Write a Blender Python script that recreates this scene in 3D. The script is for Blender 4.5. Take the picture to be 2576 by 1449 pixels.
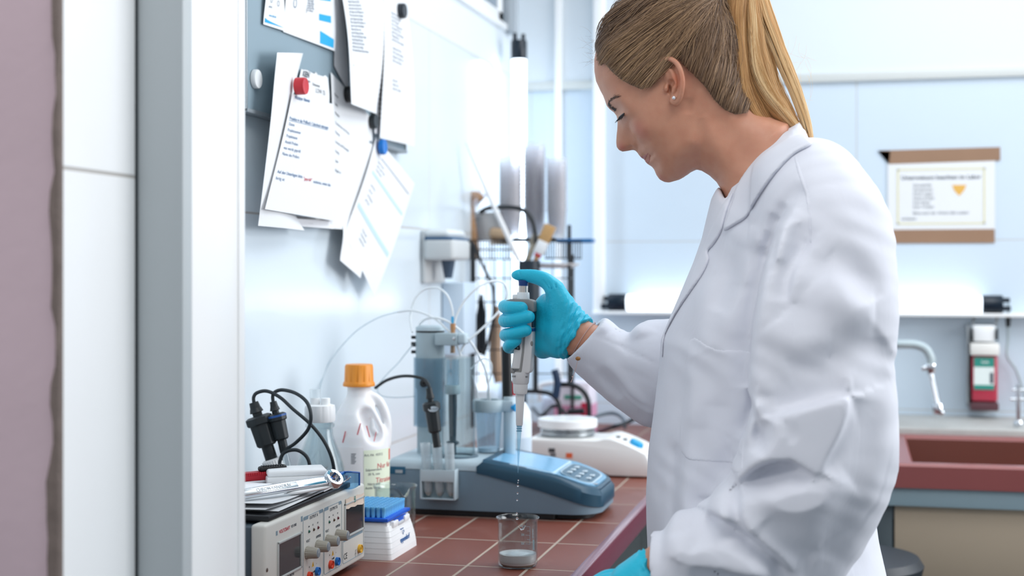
import bpy, bmesh, math, random
import numpy as np
from mathutils import Vector, Matrix, Quaternion
from math import radians, sin, cos, pi, sqrt, atan2, tan

for _o in list(bpy.data.objects):
    bpy.data.objects.remove(_o)
SC = bpy.context.scene
COL = SC.collection
random.seed(7)
RNG = np.random.default_rng(7)

# ------------------------------------------------------------------ camera
FPX, CZ = 3600.0, 1.37                      # focal length in pixels (2576 wide), lens height
HORIZ = 680.0
TH = math.atan(872.0 / FPX)
CS, SN = cos(TH), sin(TH)
cam_d = bpy.data.cameras.new('camera')
cam = bpy.data.objects.new('camera', cam_d)
COL.objects.link(cam)
cam.location = (0, 0, CZ)
cam.rotation_euler = (pi / 2, 0, TH)
cam_d.sensor_width = 36.0
cam_d.lens = FPX / 2576 * 36.0
cam_d.shift_y = -(724.5 - HORIZ) / 2576.0
cam_d.clip_start = 0.05
cam_d.dof.use_dof = True
cam_d.dof.focus_distance = 2.12
cam_d.dof.aperture_fstop = 3.5
SC.camera = cam
SC.view_settings.view_transform = 'Standard'
SC.view_settings.look = 'None'
SC.view_settings.exposure = -0.04
SC.view_settings.gamma = 1.0
SC.view_settings.use_curve_mapping = False
SC.cycles.max_bounces = 10
SC.cycles.transparent_max_bounces = 64
SC.cycles.transmission_bounces = 10
SC.cycles.caustics_reflective = False
SC.cycles.caustics_refractive = False
SC.cycles.sample_clamp_indirect = 6.0

# ------------------------------------------------------------------ world + lamps of the room
wd = bpy.data.worlds.new('world')
SC.world = wd
wd.use_nodes = True
_bg = wd.node_tree.nodes['Background']
_bg.inputs[0].default_value = (0.86, 0.93, 1.0, 1)
_bg.inputs[1].default_value = 0.58

def area(name, loc, target, sx, sy, power, col=(1, 1, 1)):
    l = bpy.data.lights.new(name, 'AREA')
    l.shape = 'RECTANGLE'
    l.size, l.size_y = sx, sy
    l.energy = power
    l.color = col
    o = bpy.data.objects.new(name, l)
    COL.objects.link(o)
    o.location = loc
    o.rotation_euler = (Vector(target) - Vector(loc)).to_track_quat('-Z', 'Y').to_euler()
    return o
# ceiling panels and the big window on the right hand side of the room
area('ceiling_panel_light', (0.3, 3.1, 2.75), (0.1, 3.0, 0), 1.6, 1.2, 24, (0.93, 0.97, 1.0))
area('ceiling_panel_light', (0.2, 1.0, 2.75), (-0.2, 1.4, 0), 1.2, 0.6, 15, (1.0, 0.98, 0.96))
area('window_light', (2.5, 3.0, 2.0), (-0.3, 2.2, 1.2), 2.0, 1.6, 72, (0.97, 0.98, 1.0))

area('pier_fill_light', (-1.6, 0.1, 2.3), (-1.1, 1.4, 1.3), 0.8, 0.4, 11, (1.0, .97, .95))  # unseen fill added to brighten the mauve pier wall

# ------------------------------------------------------------------ pixel -> place
def ray(px, py):
    u = (px - 1288.0) / FPX
    v = (HORIZ - py) / FPX
    return (-SN + u * CS, CS + u * SN, v)
def WY(px, py, Y):
    r = ray(px, py); t = Y / r[1]
    return Vector((t * r[0], Y, CZ + t * r[2]))
def WX(px, py, X):
    r = ray(px, py); t = X / r[0]
    return Vector((X, t * r[1], CZ + t * r[2]))
def WZ(px, py, Z):
    r = ray(px, py); t = (Z - CZ) / r[2]
    return Vector((t * r[0], t * r[1], Z))
def WD(px, py, t):
    r = ray(px, py)
    return Vector((t * r[0], t * r[1], CZ + t * r[2]))

# ------------------------------------------------------------------ materials
def srgb(c):
    if isinstance(c, str):
        c = tuple(int(c[i:i + 2], 16) / 255 for i in (0, 2, 4))
    return tuple((x / 12.92 if x <= 0.04045 else ((x + 0.055) / 1.055) ** 2.4) for x in c[:3])
def mat(name, col, rough=0.5, metal=0.0, trans=0.0, ior=1.45, emit=None, es=0.0, spec=0.5,
        alpha=1.0, bump=0.0, bscale=200.0, sss=0.0, coat=0.0, sheen=0.0, vary=0.0, vscale=20.0):
    m = bpy.data.materials.new(name)
    m.use_nodes = True
    nt = m.node_tree
    b = nt.nodes['Principled BSDF']
    c = srgb(col)
    I = b.inputs
    I['Base Color'].default_value = (*c, 1)
    I['Roughness'].default_value = rough
    I['Metallic'].default_value = metal
    I['IOR'].default_value = ior
    I['Transmission Weight'].default_value = trans
    I['Specular IOR Level'].default_value = spec
    I['Alpha'].default_value = alpha
    I['Coat Weight'].default_value = coat
    I['Sheen Weight'].default_value = sheen
    if sss:
        I['Subsurface Weight'].default_value = sss
        I['Subsurface Scale'].default_value = 0.006
        I['Subsurface Radius'].default_value = (1.0, 0.35, 0.2)
    if emit:
        I['Emission Color'].default_value = (*srgb(emit), 1)
        I['Emission Strength'].default_value = es
    tc = None
    if bump or vary:
        tc = nt.nodes.new('ShaderNodeTexCoord')
    if bump:
        n = nt.nodes.new('ShaderNodeTexNoise'); n.inputs['Scale'].default_value = bscale
        n.inputs['Detail'].default_value = 3
        nt.links.new(tc.outputs['Object'], n.inputs['Vector'])
        bp = nt.nodes.new('ShaderNodeBump'); bp.inputs['Strength'].default_value = bump
        bp.inputs['Distance'].default_value = 0.002
        nt.links.new(n.outputs['Fac'], bp.inputs['Height'])
        nt.links.new(bp.outputs['Normal'], I['Normal'])
    if vary:
        n = nt.nodes.new('ShaderNodeTexNoise'); n.inputs['Scale'].default_value = vscale
        n.inputs['Detail'].default_value = 4
        nt.links.new(tc.outputs['Object'], n.inputs['Vector'])
        mx = nt.nodes.new('ShaderNodeMix'); mx.data_type = 'RGBA'
        mx.inputs[6].default_value = (*[x * (1 - vary) for x in c], 1)
        mx.inputs[7].default_value = (*[min(1, x * (1 + vary * 0.6)) for x in c], 1)
        nt.links.new(n.outputs['Fac'], mx.inputs[0])
        nt.links.new(mx.outputs[2], I['Base Color'])
    return m

def grid_mat(name, col, line, px, py, ax='XY', ox=0.0, oy=0.0, w=0.005, rough=0.35, vary=0.06,
             bumpd=0.3, dirt=None):
    """tiles: colour cells with grout lines, worked out from the place coordinates"""
    m = bpy.data.materials.new(name); m.use_nodes = True
    nt = m.node_tree; N = nt.nodes; L = nt.links
    b = N['Principled BSDF']; b.inputs['Roughness'].default_value = rough
    g = N.new('ShaderNodeNewGeometry')
    sp = N.new('ShaderNodeSeparateXYZ'); L.new(g.outputs['Position'], sp.inputs[0])
    def mth(op, a, bb=None, cc=None):
        n = N.new('ShaderNodeMath'); n.operation = op
        for i, v in enumerate((a, bb, cc)):
            if v is None: continue
            if isinstance(v, (int, float)): n.inputs[i].default_value = v
            else: L.new(v, n.inputs[i])
        return n.outputs[0]
    masks, cells = [], []
    for axis, p, o in ((ax[0], px, ox), (ax[1], py, oy)):
        v = mth('DIVIDE', mth('SUBTRACT', sp.outputs[axis], o), p)
        cells.append(mth('FLOOR', v))
        f = mth('ABSOLUTE', mth('SUBTRACT', mth('FRACT', mth('ADD', v, 0.5)), 0.5))
        dd = mth('MULTIPLY', f, p)
        mr = N.new('ShaderNodeMapRange'); L.new(dd, mr.inputs[0])
        mr.inputs[1].default_value = w * 0.35; mr.inputs[2].default_value = w * 0.65
        mr.inputs[3].default_value = 1; mr.inputs[4].default_value = 0
        masks.append(mr.outputs[0])
    mk = mth('MAXIMUM', masks[0], masks[1])
    cb = N.new('ShaderNodeCombineXYZ'); L.new(cells[0], cb.inputs[0]); L.new(cells[1], cb.inputs[1])
    wn = N.new('ShaderNodeTexWhiteNoise'); wn.noise_dimensions = '3D'; L.new(cb.outputs[0], wn.inputs[0])
    ns = N.new('ShaderNodeTexNoise'); ns.inputs['Scale'].default_value = 14; ns.inputs['Detail'].default_value = 6
    L.new(g.outputs['Position'], ns.inputs['Vector'])
    fac = mth('ADD', mth('MULTIPLY', wn.outputs['Value'], 0.5), mth('MULTIPLY', ns.outputs['Fac'], 0.5))
    c = srgb(col)
    m1 = N.new('ShaderNodeMix'); m1.data_type = 'RGBA'
    m1.inputs[6].default_value = (*[x * (1 - vary * 2) for x in c], 1)
    m1.inputs[7].default_value = (*[min(1, x * (1 + vary * 2)) for x in c], 1)
    L.new(fac, m1.inputs[0])
    cur = m1.outputs[2]
    if dirt:
        n2 = N.new('ShaderNodeTexNoise'); n2.inputs['Scale'].default_value = 6; n2.inputs['Detail'].default_value = 8
        n2.inputs['Distortion'].default_value = 1.5
        L.new(g.outputs['Position'], n2.inputs['Vector'])
        r2 = N.new('ShaderNodeMapRange'); L.new(n2.outputs['Fac'], r2.inputs[0])
        r2.inputs[1].default_value = 0.58; r2.inputs[2].default_value = 0.75
        r2.inputs[3].default_value = 0; r2.inputs[4].default_value = 0.5
        m3 = N.new('ShaderNodeMix'); m3.data_type = 'RGBA'; L.new(r2.outputs[0], m3.inputs[0])
        L.new(cur, m3.inputs[6]); m3.inputs[7].default_value = (*srgb(dirt), 1)
        cur = m3.outputs[2]
    m2 = N.new('ShaderNodeMix'); m2.data_type = 'RGBA'
    L.new(mk, m2.inputs[0]); L.new(cur, m2.inputs[6]); m2.inputs[7].default_value = (*srgb(line), 1)
    L.new(m2.outputs[2], b.inputs['Base Color'])
    bp = N.new('ShaderNodeBump'); bp.invert = True; bp.inputs['Strength'].default_value = bumpd
    bp.inputs['Distance'].default_value = 0.002
    L.new(mk, bp.inputs['Height']); L.new(bp.outputs[0], b.inputs['Normal'])
    rr = N.new('ShaderNodeMapRange'); L.new(mk, rr.inputs[0]); rr.inputs[3].default_value = rough; rr.inputs[4].default_value = 0.85
    L.new(rr.outputs[0], b.inputs['Roughness'])
    return m

def thin_glass(name, col, rough=0.02, ior=1.5, body=0.0, bodycol='FFFFFF'):
    """thin clear wall: passes light straight, mirrors more at grazing angles; body = share of milky scatter"""
    m = bpy.data.materials.new(name); m.use_nodes = True
    nt = m.node_tree; N = nt.nodes; L = nt.links
    N.remove(N['Principled BSDF']); out = N['Material Output']
    t = N.new('ShaderNodeBsdfTransparent'); t.inputs[0].default_value = (*srgb(col), 1)
    g = N.new('ShaderNodeBsdfGlossy'); g.inputs['Roughness'].default_value = rough
    lw = N.new('ShaderNodeLayerWeight'); lw.inputs[0].default_value = .5
    pw = N.new('ShaderNodeMath'); pw.operation = 'POWER'; pw.inputs[1].default_value = 4.2; L.new(lw.outputs['Facing'], pw.inputs[0])
    r0 = ((ior - 1) / (ior + 1)) ** 2
    f = N.new('ShaderNodeMath'); f.operation = 'MULTIPLY_ADD'; f.inputs[1].default_value = .92 - r0; f.inputs[2].default_value = r0; L.new(pw.outputs[0], f.inputs[0])
    mx = N.new('ShaderNodeMixShader'); L.new(f.outputs[0], mx.inputs[0])
    src = t.outputs[0]
    if body:
        d = N.new('ShaderNodeBsdfDiffuse'); d.inputs[0].default_value = (*srgb(bodycol), 1)
        tr = N.new('ShaderNodeBsdfTranslucent'); tr.inputs[0].default_value = (*srgb(bodycol), 1)
        m0 = N.new('ShaderNodeMixShader'); m0.inputs[0].default_value = .5; L.new(d.outputs[0], m0.inputs[1]); L.new(tr.outputs[0], m0.inputs[2])
        m1 = N.new('ShaderNodeMixShader'); m1.inputs[0].default_value = body; L.new(t.outputs[0], m1.inputs[1]); L.new(m0.outputs[0], m1.inputs[2]); src = m1.outputs[0]
    L.new(src, mx.inputs[1]); L.new(g.outputs[0], mx.inputs[2]); L.new(mx.outputs[0], out.inputs[0])
    return m
M = {}
def mm(k, *a, **kw):
    if k not in M: M[k] = mat(k, *a, **kw)
    return M[k]
mm('white_plastic', 'EEF0F1', 0.38)
mm('warm_white_plastic', 'E9E7E2', 0.45)
mm('grey_plastic', 'C9CDCE', 0.5, bump=0.15, bscale=900)
mm('dark_plastic', '23292D', 0.42)
mm('black_plastic', '101316', 0.4)
mm('black_metal', '12181E', 0.35, spec=0.6)
mm('rubber', '2B3236', 0.55)
mm('chrome', 'DCE0E4', 0.12, metal=1.0)
mm('steel', 'B9BDBF', 0.28, metal=1.0)
M['glass'] = thin_glass('glass', 'F1F6F7', .01, 1.55)
M['clear_plastic'] = thin_glass('clear_plastic', 'EAF3F8', .08, 1.5, .10, 'E8F2F8')
M['milky_plastic'] = thin_glass('milky_plastic', 'F4F8FA', .25, 1.45, .34, 'F6FAFB')
mm('paper', 'E6E8EA', 0.85)
mm('paper_grey', 'E2E3E6', 0.85)
mm('ink', '3E4854', 0.9)
mm('ink_pale', '7E8A98', 0.9)
mm('ink_blue', '4E7399', 0.9)
mm('ink_red', 'C0394C', 0.9)
mm('cyan_print', '22A5D8', 0.7)
mm('black_print', '20262B', 0.7)
mm('blue_print', '1E5FA0', 0.6)
mm('frame_white', 'FAFBFB', 0.35)
mm('frame_shade_grey', 'B7BEC1', 0.5)  # frame paint with the corridor-side shade put into its colour
mm('steel_blue', 'A6B8BF', 0.42, bump=0.1, bscale=1500)
mm('steel_blue_light', 'BACBD3', 0.4)
mm('titrator_side', '768D9C', 0.5, bump=0.1, bscale=1500)
mm('petrol', '1D4459', 0.35)
mm('wood', 'B98E66', 0.6, vary=0.2, vscale=60)
mm('bristle', 'C9A06C', 0.8, vary=0.3, vscale=300)

# ------------------------------------------------------------------ mesh builder
class MB:
    def __init__(self):
        self.v, self.f, self.m = [], [], []
    def add(self, vs, fs, mi=0, mtx=None):
        k = len(self.v)
        self.v += [(mtx @ Vector(p)) if mtx else Vector(p) for p in vs]
        self.f += [tuple(i + k for i in f) for f in fs]
        self.m += [mi] * len(fs)
        return self
    def bm(self, b, mi=0, mtx=None):
        b.verts.index_update()
        self.add([v.co.copy() for v in b.verts], [[v.index for v in f.verts] for f in b.faces], mi, mtx)
        b.free(); return self
    def box(self, c, s, bev=0.0, seg=2, mi=0, mtx=None, taper=None):
        b = bmesh.new(); bmesh.ops.create_cube(b, size=1)
        for v in b.verts:
            k = taper if (taper and v.co.z > 0) else 1
            v.co = Vector((v.co.x * s[0] * k, v.co.y * s[1] * k, v.co.z * s[2]))
        if bev: bmesh.ops.bevel(b, geom=b.edges[:], offset=bev, segments=seg, affect='EDGES', profile=0.5)
        for v in b.verts: v.co += Vector(c)
        return self.bm(b, mi, mtx)
    def span(self, a, b, bev=0.0, **k):
        a, b = Vector(a), Vector(b)
        return self.box((a + b) / 2, [abs(x) for x in (b - a)], bev, **k)
    def lathe(self, prof, seg=32, c=(0, 0, 0), axis=(0, 0, 1), mi=0, mtx=None, fn=None):
        """prof: [(r,z)...]; closed ends when r==0"""
        q = Vector((0, 0, 1)).rotation_difference(Vector(axis).normalized())
        vs, fs, rows = [], [], []
        for r, z in prof:
            row = []
            if r <= 1e-7:
                vs.append((0, 0, z)); row = [len(vs) - 1]
            else:
                for i in range(seg):
                    a = 2 * pi * i / seg
                    rr = fn(r, z, a) if fn else r
                    vs.append((rr * cos(a), rr * sin(a), z)); row.append(len(vs) - 1)
            rows.append(row)
        for A, B in zip(rows, rows[1:]):
            if len(A) == 1 and len(B) == 1: continue
            for i in range(seg):
                j = (i + 1) % seg
                if len(A) == 1: fs.append((A[0], B[j], B[i]))
                elif len(B) == 1: fs.append((A[i], A[j], B[0]))
                else: fs.append((A[i], A[j], B[j], B[i]))
        vs = [q @ Vector(p) + Vector(c) for p in vs]
        return self.add(vs, fs, mi, mtx)
    def cyl(self, a, b, r, r2=None, seg=24, bev=0.0, mi=0, mtx=None):
        a, b = Vector(a), Vector(b); h = (b - a).length
        if r2 is None: r2 = r
        bev = min(bev, h / 3, r * .9, r2 * .9)
        if bev: pr = [(0, 0), (r - bev, 0), (r - bev * .3, bev * .3), (r, bev), (r2, h - bev), (r2 - bev * .3, h - bev * .3), (r2 - bev, h), (0, h)]
        else: pr = [(0, 0), (r, 0), (r2, h), (0, h)]
        return self.lathe(pr, seg, a, b - a, mi, mtx)
    def tube(self, pts, r, seg=10, mi=0, smooth=8, mtx=None, cap=True):
        P = spline(pts, smooth) if smooth else [Vector(p) for p in pts]
        n = len(P)
        rs = r if isinstance(r, (list, tuple)) else None
        vs, fs = [], []
        up = None
        for i, p in enumerate(P):
            t = (P[min(i + 1, n - 1)] - P[max(i - 1, 0)])
            t = t.normalized() if t.length > 1e-9 else Vector((0, 0, 1))
            if up is None: up = t.orthogonal().normalized()
            up = (up - t * up.dot(t))
            up = up.normalized() if up.length > 1e-6 else t.orthogonal().normalized()
            w = t.cross(up)
            rr = r
            if rs:
                x = i / (n - 1) * (len(rs) - 1); k = min(int(x), len(rs) - 2)
                rr = rs[k] + (rs[k + 1] - rs[k]) * (x - k)
            for j in range(seg):
                a = 2 * pi * j / seg
                vs.append(p + up * cos(a) * rr + w * sin(a) * rr)
        for i in range(n - 1):
            for j in range(seg):
                k = (j + 1) % seg
                fs.append((i * seg + j, i * seg + k, (i + 1) * seg + k, (i + 1) * seg + j))
        if cap:
            fs.append(tuple(range(seg))[::-1]); fs.append(tuple((n - 1) * seg + j for j in range(seg)))
        return self.add(vs, fs, mi, mtx)
    def sphere(self, c, r, seg=16, sc=(1, 1, 1), mi=0, mtx=None):
        b = bmesh.new(); bmesh.ops.create_uvsphere(b, u_segments=seg, v_segments=max(6, seg // 2), radius=r)
        for v in b.verts: v.co = Vector((v.co.x * sc[0], v.co.y * sc[1], v.co.z * sc[2])) + Vector(c)
        return self.bm(b, mi, mtx)
    def prism(self, poly, fn, h0, h1, bev=0.0, mi=0, mtx=None):
        """poly of 2-D points; fn(a,b,h)->3-D point"""
        b = bmesh.new()
        A = [b.verts.new(fn(x, y, h0)) for x, y in poly]
        B = [b.verts.new(fn(x, y, h1)) for x, y in poly]
        n = len(poly)
        b.faces.new(A[::-1]); b.faces.new(B)
        for i in range(n): b.faces.new((A[i], A[(i + 1) % n], B[(i + 1) % n], B[i]))
        bmesh.ops.recalc_face_normals(b, faces=b.faces[:])
        if bev: bmesh.ops.bevel(b, geom=b.edges[:], offset=bev, segments=2, affect='EDGES', profile=0.5, clamp_overlap=True)
        return self.bm(b, mi, mtx)
    def sheet(self, grid, th=0.0, mi=0, mtx=None):
        """grid[i][j] of points -> (thick) sheet"""
        n, m = len(grid), len(grid[0])
        vs = [Vector(p) for r in grid for p in r]
        fs = [(i * m + j, i * m + j + 1, (i + 1) * m + j + 1, (i + 1) * m + j) for i in range(n - 1) for j in range(m - 1)]
        if th:
            nr = [Vector((0, 0, 0)) for _ in vs]
            for f in fs:
                q = (vs[f[1]] - vs[f[0]]).cross(vs[f[3]] - vs[f[0]])
                for i in f: nr[i] += q
            K = len(vs)
            vs = vs + [v - (q.normalized() * th if q.length else q) for v, q in zip(vs, nr)]
            bf = [tuple(i + K for i in f[::-1]) for f in fs]
            side = []
            per = [j for j in range(m)] + [i * m + m - 1 for i in range(1, n)] + [(n - 1) * m + j for j in range(m - 2, -1, -1)] + [i * m for i in range(n - 2, 0, -1)]
            for a, b2 in zip(per, per[1:] + per[:1]): side.append((b2, a, a + K, b2 + K))
            fs = fs + bf + side
        return self.add(vs, fs, mi, mtx)

def spline(pts, k=8):
    P = [Vector(p) for p in pts]
    if len(P) < 3: return P
    out = []
    for i in range(len(P) - 1):
        p0, p1, p2, p3 = P[max(i - 1, 0)], P[i], P[i + 1], P[min(i + 2, len(P) - 1)]
        for j in range(k):
            t = j / k
            out.append(0.5 * ((2 * p1) + (p2 - p0) * t + (2 * p0 - 5 * p1 + 4 * p2 - p3) * t * t + (3 * p1 - p0 - 3 * p2 + p3) * t ** 3))
    out.append(P[-1])
    return out

def tag(o, label=None, cat=None, group=None, kind=None):
    if label: o['label'] = label
    if cat: o['category'] = cat
    if group: o['group'] = group
    if kind: o['kind'] = kind
    return o
def _mesh(name, mb, mats, smooth=True, angle=40):
    me = bpy.data.meshes.new(name)
    me.from_pydata([tuple(v) for v in mb.v], [], mb.f)
    mats = mats if isinstance(mats, (list, tuple)) else [mats]
    for m in mats: me.materials.append(M[m] if isinstance(m, str) else m)
    me.polygons.foreach_set('material_index', mb.m)
    me.validate()
    if smooth:
        me.shade_smooth()
        try: me.set_sharp_from_angle(angle=radians(angle))
        except Exception: pass
    me.update()
    return me
def world_to(parent, mb):
    """rebase a builder made in place coordinates to a thing's own frame"""
    inv = parent.matrix_basis.inverted()
    p = parent.parent
    mb.v = [inv @ v for v in mb.v]
    return mb
def thing(name, label, cat, loc=(0, 0, 0), rz=0.0, group=None):
    o = bpy.data.objects.new(name, None); COL.objects.link(o)
    o.empty_display_size = 0.03
    o.location = loc; o.rotation_euler = (0, 0, rz)
    o.matrix_basis = Matrix.Translation(Vector(loc)) @ Matrix.Rotation(rz, 4, 'Z')
    return tag(o, label, cat, group)
def part(parent, name, mb, mats, label=None, smooth=True, angle=40, world=False, sub=None, kind=None):
    """one part; world=True when mb holds place coordinates (parent then is a top-level thing, or sub is given)"""
    if world:
        root = parent
        while root.parent: root = root.parent
        mb.v = [root.matrix_basis.inverted() @ v for v in mb.v]
    o = bpy.data.objects.new(name, _mesh(name, mb, mats, smooth, angle))
    COL.objects.link(o); o.parent = parent
    if label: o['label'] = label
    if kind: o['kind'] = kind
    return o
def solo(name, mb, mats, label=None, cat=None, group=None, kind=None, smooth=True, angle=40):
    """a thing that is one mesh, given in place coordinates; its origin goes to its base"""
    xs = [v.x for v in mb.v]; ys = [v.y for v in mb.v]; zs = [v.z for v in mb.v]
    c = Vector(((min(xs) + max(xs)) / 2, (min(ys) + max(ys)) / 2, min(zs)))
    if kind == 'structure': c = Vector((0, 0, 0))
    mb.v = [v - c for v in mb.v]
    o = bpy.data.objects.new(name, _mesh(name, mb, mats, smooth, angle))
    COL.objects.link(o); o.location = c
    return tag(o, label, cat, group, kind)
def copy_tree(o, parent=None):
    c = o.copy(); COL.objects.link(c); c.parent = parent
    for ch in list(o.children): copy_tree(ch, c)
    return c

def text_mb(s, size, mtx, depth=0.0002, bold=0.0, align='CENTER', mb=None, mi=0):
    """lettering as mesh; mtx maps local x (reading), y (up), z (out)"""
    cu = bpy.data.curves.new('lettering', 'FONT')
    cu.body = s; cu.size = size; cu.align_x = align; cu.align_y = 'CENTER'
    cu.extrude = depth; cu.offset = bold; cu.resolution_u = 3
    ob = bpy.data.objects.new('lettering', cu)
    COL.objects.link(ob)
    dg = bpy.context.evaluated_depsgraph_get()
    me = bpy.data.meshes.new_from_object(ob.evaluated_get(dg))
    mb = mb or MB()
    mb.add([v.co.copy() for v in me.vertices], [tuple(p.vertices) for p in me.polygons], mi, mtx)
    bpy.data.objects.remove(ob); bpy.data.meshes.remove(me); bpy.data.curves.remove(cu)
    return mb
def frame_mtx(o, x, z):
    """matrix with origin o, local x along x, local z along z"""
    x = Vector(x).normalized(); z = Vector(z); z = (z - x * z.dot(x)).normalized(); y = z.cross(x)
    m = Matrix((x, y, z)).transposed().to_4x4(); m.translation = Vector(o)
    return m
# ------------------------------------------------------------------ the room
XW, YB, ZB = -1.03, 4.33, 0.90             # left wall, back wall, bench top
tile_left = grid_mat('left_wall_tiles', 'DCE7EE', 'B9B7B4', 1.47, 0.4935, 'YZ', 3.385, 1.4700, 0.004, 0.16, 0.01)
tile_back = grid_mat('back_wall_tiles', 'D0DEEA', 'C0C4C6', 0.98, 0.4935, 'XZ', -0.006, 1.4575, 0.004, 0.16, 0.01)
tile_pier = grid_mat('pier_tiles', 'F5F7F8', 'B3B0AC', 0.98, 0.4935, 'YZ', 0.9, 1.4700, 0.004, 0.25, 0.01)
paint = mat('wall_paint', 'DCE4EA', 0.7)
mauve = mat('mauve_wall_paint', 'C8B2BA', 0.8, bump=0.3, bscale=60, vary=0.12, vscale=5)
floor_m = mat('floor_lino', '6E7478', 0.5, vary=0.15, vscale=6)

b = MB().span((-3, -1.5, -0.05), (3.2, YB + .1, 0)); solo('floor', b, floor_m, kind='structure')
b = MB().span((-3, -1.5, 2.8), (3.2, YB + .1, 2.85)); solo('ceiling', b, paint, kind='structure')
# left wall: tiled to 1.965 m, painted above
b = MB().span((XW - .12, 1.78, 0), (XW, YB + .1, 1.965)); b.m = [0] * len(b.f)
solo('wall_left', b, tile_left, kind='structure')
b = MB().span((XW - .12, 1.78, 1.965), (XW - .002, YB + .1, 2.8)); solo('wall_left_upper', b, paint, kind='structure')
b = MB().span((XW, YB, 0), (3.2, YB + .1, 1.95)); solo('wall_back', b, tile_back, kind='structure')
b = MB().span((XW, YB - .004, 1.95), (3.2, YB + .1, 2.8)); solo('wall_back_upper', b, paint, kind='structure')
b = MB().span((XW, YB - .014, 1.925), (3.2, YB, 1.952), .003); solo('trim_1', b, mat('tile_border', 'D3D6D3', .4), kind='structure')

# pier with the door frame in front, left
XP = -0.754
y150, y325 = WX(150, 408, XP).y, WX(325, 430, XP).y
XF = -0.70
y460, y612 = WX(460, 700, XF).y, WX(612, 700, XF).y
b = MB().span((-3, y150, 0), (XP, y460 + .12, 2.8))
for i, f in enumerate(b.f):
    n = (b.v[f[1]] - b.v[f[0]]).cross(b.v[f[2]] - b.v[f[1]])
    b.m[i] = 1 if abs(n.normalized().x) > .9 else 0
solo('wall_front', b, [mauve, tile_pier], kind='structure')
# ragged mortar joint along the pier's corner
b = MB(); prev = None; vs = []; fs = []
n = 150
for i in range(n):
    z = 2.8 * i / (n - 1)
    w = 0.0085 + 0.002 * sin(z * 23) + 0.0022 * sin(z * 71 + 1) + random.uniform(-.0018, .0018) + 0.004 * max(0, sin(z * 4.1 + .6)) ** 6
    if 1.02 < z < 1.2: w += 0.006 * (1 - abs(z - 1.11) / .09)
    x0 = XP - w
    vs += [(x0, y150 + .002, z), (x0 + .003, y150 - .004, z), (XP - .001, y150 - .005, z), (XP + .0015, y150 - .001, z), (XP + .0015, y150 + .004, z)]
for i in range(n - 1):
    for j in range(4):
        fs.append((i * 5 + j, i * 5 + j + 1, i * 5 + 6 + j, i * 5 + 5 + j))
b.add(vs, fs); solo('trim_2', b, mat('old_mortar', '7E716B', .9, bump=.8, bscale=400, vary=.35, vscale=50), kind='structure', angle=80)
# door frame: corridor face with shade put into its grey, white casing
d = thing('door_1', None, None, (XF - .1, y460, 0)); d['kind'] = 'structure'
b = MB().span((XP - .1, y460, 0), (XF, y460 + .022, 2.3), .0015); part(d, 'door_frame_front', b, 'frame_shade_grey', world=True, label='door frame front, shade put into its grey')
b = MB().span((XP - .1, y460 + .022, 0), (XF, y612 - .006, 2.3), .001)
b.span((XP - .1, y612 - .016, 0), (XF + .0025, y612, 2.3), .001); part(d, 'door_casing', b, 'frame_white', world=True, label='white door casing')
b = MB().span((XP - .004, y460 - .004, 0), (XP + .0016, y460 + .002, 2.3)); part(d, 'seal', b, 'rubber', world=True)
# return of the pier towards the left wall
b = MB().span((XW - .2, y460 + .1, 0), (XF - .02, y612 - .02, 2.8)); solo('wall_front_return', b, paint, kind='structure')

# window in the upper left wall (only its lowest corner shows)
w = thing('window_1', None, None, (XW, 3.6, 2.1)); w['kind'] = 'structure'
ya, yb = 2.9, WX(1262, 40, XW).y
b = MB()
for (p, q) in (((XW - .02, ya, 2.105), (XW + .004, yb, 2.135)), ((XW - .02, ya, 2.7), (XW + .004, yb, 2.75)), ((XW - .02, yb - .05, 2.1), (XW + .004, yb, 2.75)), ((XW - .02, ya, 2.1), (XW + .004, ya + .05, 2.75))):
    b.span(p, q, .003)
part(w, 'window_frame', b, 'frame_white', world=True)
b = MB().span((XW - .02, ya + .05, 2.13), (XW - .001, yb - .05, 2.7)); part(w, 'pane', b, mat('grey_pane', '7F8C99', .1), world=True)
b = MB().span((XW - .02, ya - .1, 2.085), (XW + .012, yb + .05, 2.105), .004); part(w, 'window_sill', b, 'frame_white', world=True)
b = MB().span((XW, WX(1266, 40, XW).y, 2.085), (XW + .02, WX(1282, 40, XW).y, 2.8), .003); solo('trim_3', b, mat('strip_grey', '9FA7AE', .5), kind='structure')  # plain grey upright strip beside the window
# white posts and the ledge on the back wall
def backx(px): return WY(px, 700, YB).x
b = MB().span((backx(1398), YB - .02, 0.9), (backx(1416), YB, 2.8), .003); solo('trim_4', b, 'frame_white', kind='structure')
b = MB().span((backx(1499), YB - .05, WY(1500, 786, YB - .05).z), (backx(1524), YB, 2.8), .004)
solo('trim_5', b, 'frame_white', kind='structure')
zl = WY(1800, 786, YB - .06).z
b = MB().span((backx(1499), YB - .065, zl - .008), (3.2, YB, zl + .003), .003); solo('trim_6', b, 'frame_white', kind='structure')

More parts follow.
